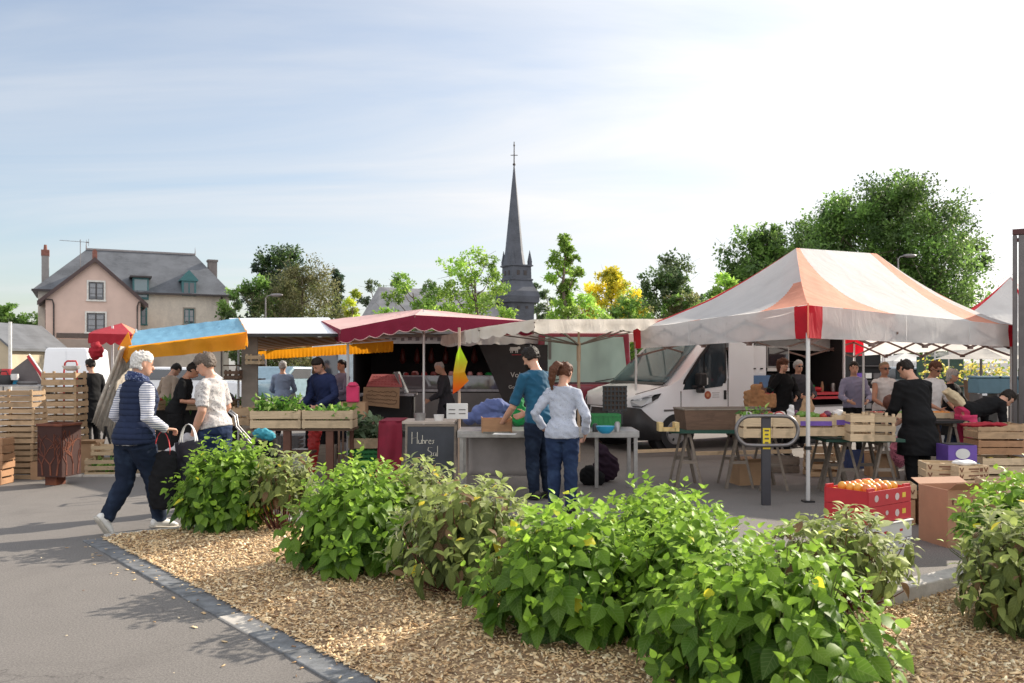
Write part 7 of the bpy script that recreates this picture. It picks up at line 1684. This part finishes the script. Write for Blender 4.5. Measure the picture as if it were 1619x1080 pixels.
for i, px in enumerate((1480, 1535, 1578)):
    P_ = rng.normal(0, .22, (160, 3)) * np.array([1, 1, .8]) + np.array([0, 0, 1.35]); o = None
    t = thing('flower_tub', ['yellow flowering plant left of the umbrella pole at the back', 'yellow flowering plant beside the umbrella pole at the back', 'yellow flowering plant near the right truck at the back'][i], 'plant', gp(px, 50)); m = MB(); m.loft([(0, 0, .0), (0, 0, .9), (0, 0, 1.05)], [.16, .2, .22], n=12); obj('pot', m, WOODB, t)
    make_leaves('flowers', P_, norm(rng.normal(0, 1, (160, 3))), norm(rng.normal(0, 1, (160, 3)) + [0, 0, 1]), np.full(160, .11), np.full(160, .08), np.array([(.7, .6, .1), (.2, .32, .06), (.75, .68, .2)])[rng.integers(0, 3, 160)], GREENS, t, hi=False)['kind'] = 'stuff'
# sheltered stall wall behind the fruit sellers: dark van back with shelves
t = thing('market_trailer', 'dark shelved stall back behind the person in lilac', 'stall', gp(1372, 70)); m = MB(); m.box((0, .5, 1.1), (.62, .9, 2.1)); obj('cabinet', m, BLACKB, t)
for k in range(5):
    m = MB(); m.box((0, .0, .5 + k * .34), (.58, .12, .02)); obj('shelf', m, STEELD, t)
m = MB(); m.tube((.36, 0, 0), (.36, 0, 2.0), .035); obj('post', m, ALU, t)
for i in range(9): m = MB(); m.box((0, 0, 0), (random.uniform(.08, .16), .08, random.uniform(.1, .2))); p = gp(1372, 70); mt_ = random.choice([STEEL, WHITEB, CARD, PURPLE, STEELD]); o = obj('package', m, mt_); o.location = (p.x - .18 + .18 * (i % 3), p.y - .02, .62 + .34 * (i // 3) + .0); tag(o, '%s package on the %s dark shelf behind the person in lilac, %s' % ({'steel': 'steel grey', 'white_foam': 'white', 'cardboard': 'brown', 'purple_print': 'purple', 'dull_steel': 'dark grey'}[mt_.name], ['lower', 'middle', 'upper'][i // 3], ['at left', 'in the middle', 'at right'][i % 3]), 'package', 'packages on the dark shelves')
# parked cars beyond
def car(px, a, mat, label, rz):
    t = thing('parked_car', label, 'car', gp(px, a), rz); m = MB(); pr = [(-2.0, .3), (2.0, .3), (2.05, .65), (1.9, .92), (1.05, 1.0), (.5, 1.42), (-1.1, 1.45), (-1.75, 1.0), (-2.05, .9)]; m.prism(pr, -.82, .82); obj('body', m, mat, t, bevel=.06)
    for s in (-1, 1):
        m = MB(); m.prism([(.92, 1.0), (.45, 1.34), (-1.05, 1.37), (-1.5, 1.02)], s * .825, s * .835); obj('side_window', m, WING, t)
        for x in (-1.3, 1.3): m = MB(); m.tube((x, s * .70, .31), (x, s * .84, .31), .31, n=18); obj('wheel', m, BLACKP, t)
    return t
car(1425, 44, M('silver_car', (.30, .34, .38), .3, .3, coat=.5), 'silver blue car parked beyond the woman in the white blouse', R(15)); car(1520, 40, WPAINT, 'white car parked beyond the older woman in the dark cardigan', R(-8)); car(462, 42, M('pale_blue_car', (.25, .36, .42), .3, coat=.5), 'pale blue car parked beyond the vegetable crates', R(70)); car(300, 46, WPAINT, 'white car parked behind the blue awning stall', R(10))
t = thing('parked_van', 'pale van with open door parked behind the fringed awning', 'van', gp(540, 58), R(-6)); m = MB(); m.prism([(-.9, .35), (.9, .35), (.9, 1.1), (.8, 2.1), (-.8, 2.1), (-.9, 1.1)], .0, 4); obj('body', m, M('pale_blue_paint', (.42, .50, .55), .3, coat=.4), t, bevel=.05); m = MB(); m.box((-.4, -.02, 1.5), (.6, .03, .7)); obj('rear_window', m, WING, t)
for s in (-1, 1): m = MB(); m.tube((s * .7, .7, .33), (s * .9, .7, .33), .33); obj('wheel', m, BLACKP, t)
# cool boxes
FB_ = M('cool_box_blue', (.09, .18, .23), .5, var=.1); 
for i, (px, w_) in enumerate(((1556, .48), (1589, .50))):
    t = thing('cool_box', ['blue grey cool box on a stand at the back, left of two', 'blue grey cool box on a stand at the back, right of two'][i], 'cool box', gp(px, 74)); m = MB(); m.box((0, 0, 1.10), (w_, .45, .32)); obj('tub', m, FB_, t, bevel=.02); m = MB(); m.box((0, 0, 1.285), (w_ + .02, .47, .045)); obj('lid', m, FB_, t, bevel=.01)
    m = MB()
    for s in (-1, 1): m.box((s * w_ * .4, 0, .465), (.04, .4, .93))
    obj('stand', m, STEELD, t)
t = thing('parasol', 'closed topped beige parasol beyond the blue cool boxes', 'parasol', gp(1551, 66)); m = MB(); m.tube((0, 0, 0), (0, 0, 2.0), .03); obj('pole', m, STEELD, t); m = MB()
for k in range(8): a0_, a1_ = k * math.pi / 4, (k + 1) * math.pi / 4; sheet(m, [(1.1 * math.cos(a0_), 1.1 * math.sin(a0_), 1.68), (1.1 * math.cos(a1_), 1.1 * math.sin(a1_), 1.68), (0, 0, 2.0), (0, 0, 2.0)], 4, 4, .03)
obj('canopy', m, CV_CREAM, t, smooth=True)
# ------------- fruit stall at the right, around the man in black
trestle_table('long table heaped with fruit crates in front of the man in the black coat', 1440, 112, 1.3, .7, .80, 0, BLACKB)
for i, (px, a, z, w, hh, mt, lb) in enumerate(((1572, 122, .62, .60, .20, WOOD, 'wooden crate directly under the doubled over person'), (1572, 122, .42, .60, .19, WOODR, 'wooden crate second in the stack under the doubled over person'), (1576, 124, .20, .60, .21, WOODL, 'wooden crate third down under the doubled over person'), (1576, 124, 0, .60, .19, WOOD, 'lowest wooden crate under the doubled over person'))):
    p = gp(px, a); make_crate('crate', lb, w, .4, hh, mt, 2, (p.x, p.y, z), R(random.uniform(-3, 3)), 'crates under the doubled over person', slat=.85)
lumps('fruit in the crate under the doubled over person', 1575, 124, .32, .5, 12, [M('pear_yellow', (.48, .36, .06), .4), VG], .04, name='fruit', cat='fruit', group='fruit under the doubled over person', d_=.3)
m = MB(); m.box((0, 0, .10), (.34, .3, .2)); bx = item('banana_box', m, PURPLE, 1512, 132, .42, 'purple printed fruit box with a pale emblem on the blue crates', 'box'); m = MB(); m.loft([(0, -.152, .10), (0, -.156, .10)], [.085, .085], [.062, .062], n=20); obj('emblem', m, WHITEB, bx); m = MB(); m.box((0, 0, .205), (.30, .26, .006)); obj('opening', m, BLACKB, bx)
m = MB(); m.box((0, -.16, .06), (.5, .01, .12)); m.box((0, .16, .06), (.5, .01, .12)); m.box((-.25, 0, .06), (.01, .31, .12)); m.box((.25, 0, .06), (.01, .31, .12)); m.box((0, 0, .01), (.48, .3, .01)); item('blue_tray', m, M('blue_tray', (.10, .22, .30), .5), 1505, 132, .29, 'blue plastic tray beneath the purple printed box', 'tray')
stack(1508, 132, 1, .52, .34, .27, WOODG, 2, 'grey wooden crate on the ground beneath the blue tray', slat=.85)
soft('paper_bag', lambda mb: (mb.loft([(-.10, 0, .22), (0, 0, .13), (.12, 0, .02)], [.09, .11, .10], [.05, .07, .06], side=(0, 1, 0), n=14),), M('cream_paper', (.62, .50, .32), .8), 1507, 112, .98, 'cream paper bag of vegetables on the fruit stall in front of the older woman', 'paper bag', seed=9)
soft('red_cloth', lambda mb: (mb.loft([(-.28, 0, .01), (0, .02, .02), (.25, 0, .015)], [.09, .11, .07], [.012, .02, .012], side=(0, 1, 0), n=14),), CV_DRED, 1560, 128, .815, 'red cloth strewn over the top crate under the doubled over person', 'cloth', seed=10)
soft('brown_bag', lambda mb: (mb.ell((0, 0, .11), (.11, .07, .12)),), M('brown_leather', (.12, .04, .025), .5), 1407, 100, .86, 'dark brown leather bag held in front of the woman in the white blouse', 'bag', amp=.012, seed=11)
soft('pink_bag', lambda mb: (mb.ell((0, 0, .2), (.12, .08, .2)),), cloth('pink_print', (.50, .16, .22), kind='print', col2=(.12, .03, .06)), 1422, 120, .22, 'pink patterned bag hanging under the fruit table', 'bag', amp=.02, seed=12)
# ------------- foreground fruit boxes
MARK = M('brown_stamp', (.16, .07, .04), .8)
def stamped(label, px, a, w, d_, h_, z, rz, group='stamped fruit trays in the foreground', rows=2):
    p = gp(px, a); t = make_crate('fruit_tray', label, w, d_, h_, WOODL, rows, (p.x, p.y, z), rz, group, slat=.93, th=.007); m = MB()
    for r_ in range(rows):
        zc_ = (r_ + .47) * h_ / rows
        for s in (-1, 1):
            x = s * w * .40; y_ = -d_ / 2 - .002
            for e in (-1, 1): m.bar((x, y_, zc_ - .02), (x + e * .018, y_, zc_ + .022), .003, .010, up=(1, 0, 0))
        m.box((0, -d_ / 2 - .002, zc_ + .008), (w * .34, .003, .013)); m.box((w * .03, -d_ / 2 - .002, zc_ - .014), (w * .24, .003, .008)); m.box((w * .25, -d_ / 2 - .002, zc_), (.03, .003, .035))
    obj('stamped_marks', m, MARK, t); return t
stamped('stamped poplar tray, lower of the left pair on the far side of the cardboard box', 1488, 158, .36, .30, .15, .30, R(-12)); stamped('stamped poplar tray, upper of the left pair on the far side of the cardboard box', 1488, 158, .36, .30, .15, .455, R(-10))
stamped('stamped poplar tray with white lining, right of the stamped pair', 1524, 160, .32, .30, .13, .46, R(8)); stamped('stamped poplar tray under the white lined one', 1524, 160, .32, .30, .14, .315, R(8)); stamped('stamped poplar tray standing lower behind the peach box', 1414, 158, .36, .28, .14, .26, R(-14), rows=1)
soft('white_lining', lambda mb: (mb.ell((0, 0, .03), (.12, .10, .03)),), WHITEB, 1524, 160, .575, 'white paper lining in the stamped tray right of the pair', 'paper', amp=.01)
carton('plain cardboard box on the ground carrying the stamped trays', 1505, 159, .70, .34, .30, CARD, R(-4), flaps=False)
carton('small cardboard box on the ground beneath the low stamped tray', 1414, 158, .34, .26, .25, CARD, R(-14), flaps=False)
OB = carton('big orange brown cardboard box with a green printed stripe beside the peach box', 1515, 178, .50, .40, .50, CARDO, R(10)); m = MB(); m.box((-.03, -.203, .27), (.36, .003, .07)); obj('green_stripe', m, M('green_print', (.16, .26, .04), .7), OB)
m = MB()
for dx_, dz_ in ((-.2, .40), (.12, .42), (-.18, .1)): m.bar((dx_, -.2035, dz_ - .03), (dx_, -.2035, dz_ + .03), .012, .003); m.bar((dx_ - .012, -.2035, dz_), (dx_ + .014, -.2035, dz_ + .018), .01, .003)
obj('box_print', m, MARK, OB)
stack(1590, 176, 1, .40, .32, .26, WOODL, 2, 'pale stamped crate at the right edge behind the bright shrub', z0=.30, slat=.88); carton('cardboard box on the ground under the pale crate at the right edge', 1590, 176, .44, .34, .29, CARD, flaps=False)
# white foam boxes, red fruit boxes, peaches
pW = gp(1378, 190); WB = []
for i, z in enumerate((0, .15)):
    t = thing('foam_box', ['white foam box on the ground under the red fruit boxes', 'white foam box between the red fruit boxes and the lower foam box'][i], 'box', (pW.x + .01 * i, pW.y + .02 * i, z), R(38 - 3 * i)); m = MB(); m.box((0, 0, .067), (.56, .38, .134)); obj('box_body', m, WHITEB, t, bevel=.008); m = MB(); m.box((0, 0, .139), (.58, .40, .014)); obj('lid', m, WHITEB, t, bevel=.005)
    m = MB(); m.box((-.1, -.1905, .07), (.05, .003, .02)); m.box((.12, -.1905, .07), (.04, .003, .02)); m.box((.2805, -.05, .07), (.003, .05, .02)); obj('printed_label', m, REDBOX if i else BLACKP, t)
WPR = M('white_print', (.62, .50, .50), .6); YPR = M('yellow_print', (.7, .5, .06), .6)
def redbox(label, z, h_, w=.62, d_=.40, rz=R(36)):
    t = thing('fruit_box', label, 'box', (pW.x - .02, pW.y + .03, z), rz); m = MB(); th_ = .006
    for s in (-1, 1):
        m.box((0, s * d_ / 2, h_ / 2), (w, th_, h_)); m.box((s * (w / 2 - th_ / 2), 0, h_ / 2), (th_, d_ - th_ - .002, h_))
        for e in (-1, 1): m.box((s * (w / 2 - .05), e * (d_ / 2 - .012), h_ + .012), (.10, .016, .024))
    m.box((0, 0, .006), (w - .02, d_ - .02, .006)); obj('box_body', m, REDBOX, t, bevel=.002); m = MB()
    for x, zz2, r in ((-.2, .5, .028), (-.05, .55, .02), (.1, .45, .03)): m.tube((x, -d_ / 2 - .0045, h_ * zz2), (x, -d_ / 2 - .0035, h_ * zz2), r, n=16)
    for y, zz2, r in ((-.12, .55, .034), (.0, .45, .018), (.12, .52, .03)): m.tube((w / 2 + .001, y, h_ * zz2), (w / 2 + .0025, y, h_ * zz2), r, n=16)
    obj('round_print', m, WPR, t); m = MB(); m.tube((w / 2 + .003, .13, h_ * .4), (w / 2 + .004, .13, h_ * .4), .026, n=14); m.box((.2, -d_ / 2 - .004, h_ * .5), (.05, .003, .04)); obj('yellow_print', m, YPR, t)
    return t
redbox('lower red printed fruit box under the peaches', .302, .135); RB = redbox('upper red printed fruit box full of orange peaches', .44, .125)
PE = M('peach_skin', (.78, .36, .05), .4, var=.12, scale=8); PE2 = M('peach_blush', (.72, .20, .05), .42, var=.35, scale=6)
src = None; k = 0
for lay in range(2):
    for i in range(7 - lay):
        for j in range(5 - lay):
            x = (i - (6 - lay) / 2) * .078 + random.uniform(-.006, .006); y = (j - (4 - lay) / 2) * .074 + random.uniform(-.006, .006); z = .44 + .075 + lay * .052 + random.uniform(-.004, .006)
            v = Matrix.Rotation(R(36), 3, 'Z') @ Vector((x, y, 0)); m = MB(); r = random.uniform(.035, .041); m.ell((0, 0, 0), (r, r, r * .93), n=16, m=10); o = obj('peach', m, PE if random.random() < .65 else PE2, smooth=True); o.location = (RB.location.x + v.x, RB.location.y + v.y, z); o.rotation_euler = (random.random() * 3, random.random() * 3, 0)
            tag(o, ('blushed' if o.data.materials[0] is PE2 else 'yellow orange') + ' peach in the ' + ('top' if lay else 'lower') + ' layer of the red box, ' + ['front', 'second', 'middle', 'fourth', 'back'][j] + ' row', 'peach', 'peaches in the upper red fruit box')
# ------------- lorry at the right edge
t = thing('lorry', 'rear corner of a tall dark lorry at the right edge of the market', 'lorry', W(1607, 740, 104) * Vector((1, 1, 0)).length if False else gp(1607, 104), R(-33)); tx = t.location
LB = M('lorry_red_brown', (.07, .018, .018), .6, var=.2); RAIL = M('lorry_rail', (.13, .12, .12), .45, .4)
zt = HCAM + (573 - 367) / 104
m = MB(); m.box((1.35, 1.6, zt / 2 + .25), (2.4, 3.0, zt - .55)); obj('box_body', m, LB, t)
for dx_, wd_ in ((-.02, .06), (.07, .08)): m = MB(); m.box((dx_, 0, (zt + .25) / 2 - .02), (wd_, .08 + dx_ * .3, zt - .32)); obj('rail', m, RAIL, t, bevel=.01)
m = MB(); m.box((1.2, .02, zt), (2.5, .14, .08)); m.box((.02, .02, zt - .12), (.14, .1, .05)); obj('top_rail', m, LB, t)
m = MB(); m.box((1.3, .0, .75), (2.4, .1, .14)); m.box((.05, -.02, 1.42), (.05, .06, .18)); obj('sill', m, BLACKP, t)
for y in (.7, 2.2): m = MB(); m.tube((.35, y, .45), (.65, y, .45), .45, n=20); obj('wheel', m, BLACKP, t)
# ================================================================== more goods, boxes and bags around the stalls
def tub(label, px, a, z, w, mat, h=.1, cat='tub'):
    m = MB(); m.loft([(0, 0, 0), (0, 0, h * .6), (0, 0, h), (0, 0, h - .01), (0, 0, h * .4)], [w * .42, w * .48, w * .5, w * .46, w * .4], [w * .32, w * .36, w * .38, w * .34, w * .3], n=16); return item('tub', m, mat, px, a, z, label, cat, smooth=2)
stack(1236, 108, 1, .44, .32, .24, WOODG, 2, 'grey wooden crate on the ground far behind the hoop bollard', slat=.8)
stack(1302, 112, 2, .46, .34, .22, WOOD, 2, 'wooden crate under the table right of the tent leg', group='crates under the trestle table')
carton('brown box under the trestle table at the far right end', 1392, 112, .36, .30, .30, CARD, R(-6))
carton('dark blue printed carton on the ground under the trestle table', 1348, 104, .34, .28, .26, M('navy_carton', (.03, .05, .14), .6, var=.3), R(9), flaps=False)
carton('white carton on the ground beside the woman in the white blouse', 1418, 98, .34, .3, .34, WHITEB, R(-9), flaps=False)
stack(1466, 118, 2, .46, .32, .20, WOODG, 2, 'grey crate under the table of the man in black', group='crates under the fruit table')
for i, (px, mt, nm) in enumerate(((1392, VR, 'red'), (1424, VG, 'green'), (1482, M('orange_fruit', (.7, .25, .03), .4), 'orange'), (1520, VP, 'purple'))):
    p = gp(px, 110); t = make_crate('fruit_tray', 'shallow wooden tray of %s fruit on the long fruit table' % nm, .30, .36, .09, WOODL, 1, (p.x, p.y, .80), 0, 'trays on the long fruit table', slat=.9)
    for k in range(12):
        m = MB(); m.ell((0, 0, 0), (.035, .035, .032), n=10, m=7); o = obj('fruit', m, mt, smooth=True); o.location = (p.x - .10 + .068 * (k % 4), p.y - .10 + .085 * (k // 4), .855 + random.uniform(0, .02)); tag(o, '%s round fruit in the %s row of its tray on the long fruit table' % (nm, ['front', 'middle', 'back'][k // 4]), 'fruit', 'fruit on the long fruit table')
greens('leafy tops in the crate behind the left half of the hoop', gp(1192, 134).x, gp(1192, 134).y, .93, .28, .28, 70, .07)
soft('crumpled_bag', lambda mb: (mb.loft([(0, 0, 0), (0, 0, .12), (.02, 0, .2)], [.09, .08, .04], [.06, .05, .03], n=12),), M('brown_paper_bag', (.38, .24, .13), .8, var=.2), 1276, 126, .95, 'brown paper bag on the purple banded crate beside the tent leg', 'paper bag', seed=21)
# inside the serving van: jars, packets and bread along the red counter
for i in range(13):
    m = MB(); k = i % 4
    if k == 0: m.loft([(0, 0, 0), (0, 0, .14), (0, 0, .17)], [.045, .045, .03], n=10)
    elif k == 1: m.box((0, 0, .07), (.12, .08, .14))
    elif k == 2: m.ell((0, 0, .05), (.11, .06, .05))
    else: m.loft([(0, 0, 0), (0, 0, .1), (0, 0, .2)], [.03, .035, .015], n=8)
    mt = [STEEL, WHITEB, M('bread', (.42, .22, .08), .7, var=.3), GREENP, REDBOX, CARD][i % 6]; vloc = Matrix.Rotation(R(27), 3, 'Z') @ Vector((vb(1.45) + .5 + i * .20, .22 + .05 * (i % 3), 1.01))
    o = obj(['jar', 'packet', 'loaf', 'bottle'][k], m, mt, smooth=2 if k != 1 else False); o.location = (P0.x + vloc.x, P0.y + vloc.y, vloc.z)
    tag(o, '%s %s on the red counter of the serving van, number %s from the cab' % ({0: 'steel grey', 1: 'white', 2: 'brown', 3: 'green', 4: 'red', 5: 'cardboard brown'}[i % 6], ['jar', 'packet', 'loaf', 'bottle'][k], ['one', 'two', 'three', 'four', 'five', 'six', 'seven', 'eight', 'nine', 'ten', 'eleven', 'twelve', 'thirteen'][i]), ['jar', 'packet', 'bread', 'bottle'][k], 'goods on the serving counter')
# a darker stall between the marquees at the back right
t = thing('market_stall', 'dark green tarpaulin stall at the back between the blue cool boxes and the yellow flowers', 'stall', gp(1500, 47)); m = MB(); m.box((0, .6, 1.05), (1.6, .05, 1.5)); obj('tarpaulin', m, M('tarp_green', (.03, .07, .05), .6, var=.3), t)
for s in (-.8, .8): m = MB(); m.tube((s, 0, 0), (s, 0, 2.0), .025); obj('post', m, STEELD, t)
m = MB(); m.box((0, .3, .8), (1.6, .7, .04)); obj('counter', m, WOODB, t)
# goods on the counter under the blue awning and on the maroon table
for i, (px, mt, nm) in enumerate(((238, VR, 'red'), (300, M('carrot', (.60, .20, .03), .5), 'orange'), (352, VP, 'dark purple'))):
    p = gp(px, 96); t = make_crate('crate', 'crate of %s vegetables on the counter under the blue awning' % nm, .38, .32, .16, WOOD, 2, (p.x, p.y, .82), 0, 'crates under the blue awning', slat=.85)
    for k in range(12):
        m = MB(); m.ell((0, 0, 0), (.045, .04, .036), n=9, m=6); o = obj('vegetable', m, mt, smooth=True); o.location = (p.x - .13 + .085 * (k % 4), p.y - .09 + .09 * (k // 4), .97 + random.uniform(0, .03)); tag(o, '%s vegetable in the %s row of its crate under the blue awning' % (nm, ['front', 'middle', 'back'][k // 4]), 'vegetable', 'vegetables under the blue awning')
tub('small steel tub on the table above the chalkboard', 664, 117, .815, .16, STEEL); tub('white tub at the right end of the table above the chalkboard', 694, 117, .815, .14, WHITEB, .08)
for i, (px, z_, mt) in enumerate(((586, .0, CARD), (528, .0, WOODG))): carton(['brown carton on the ground left of the cabbage crates', 'grey carton on the ground behind the brown table leg'][i], px - 14, 104, .32, .28, .34, mt, R(5), flaps=False)
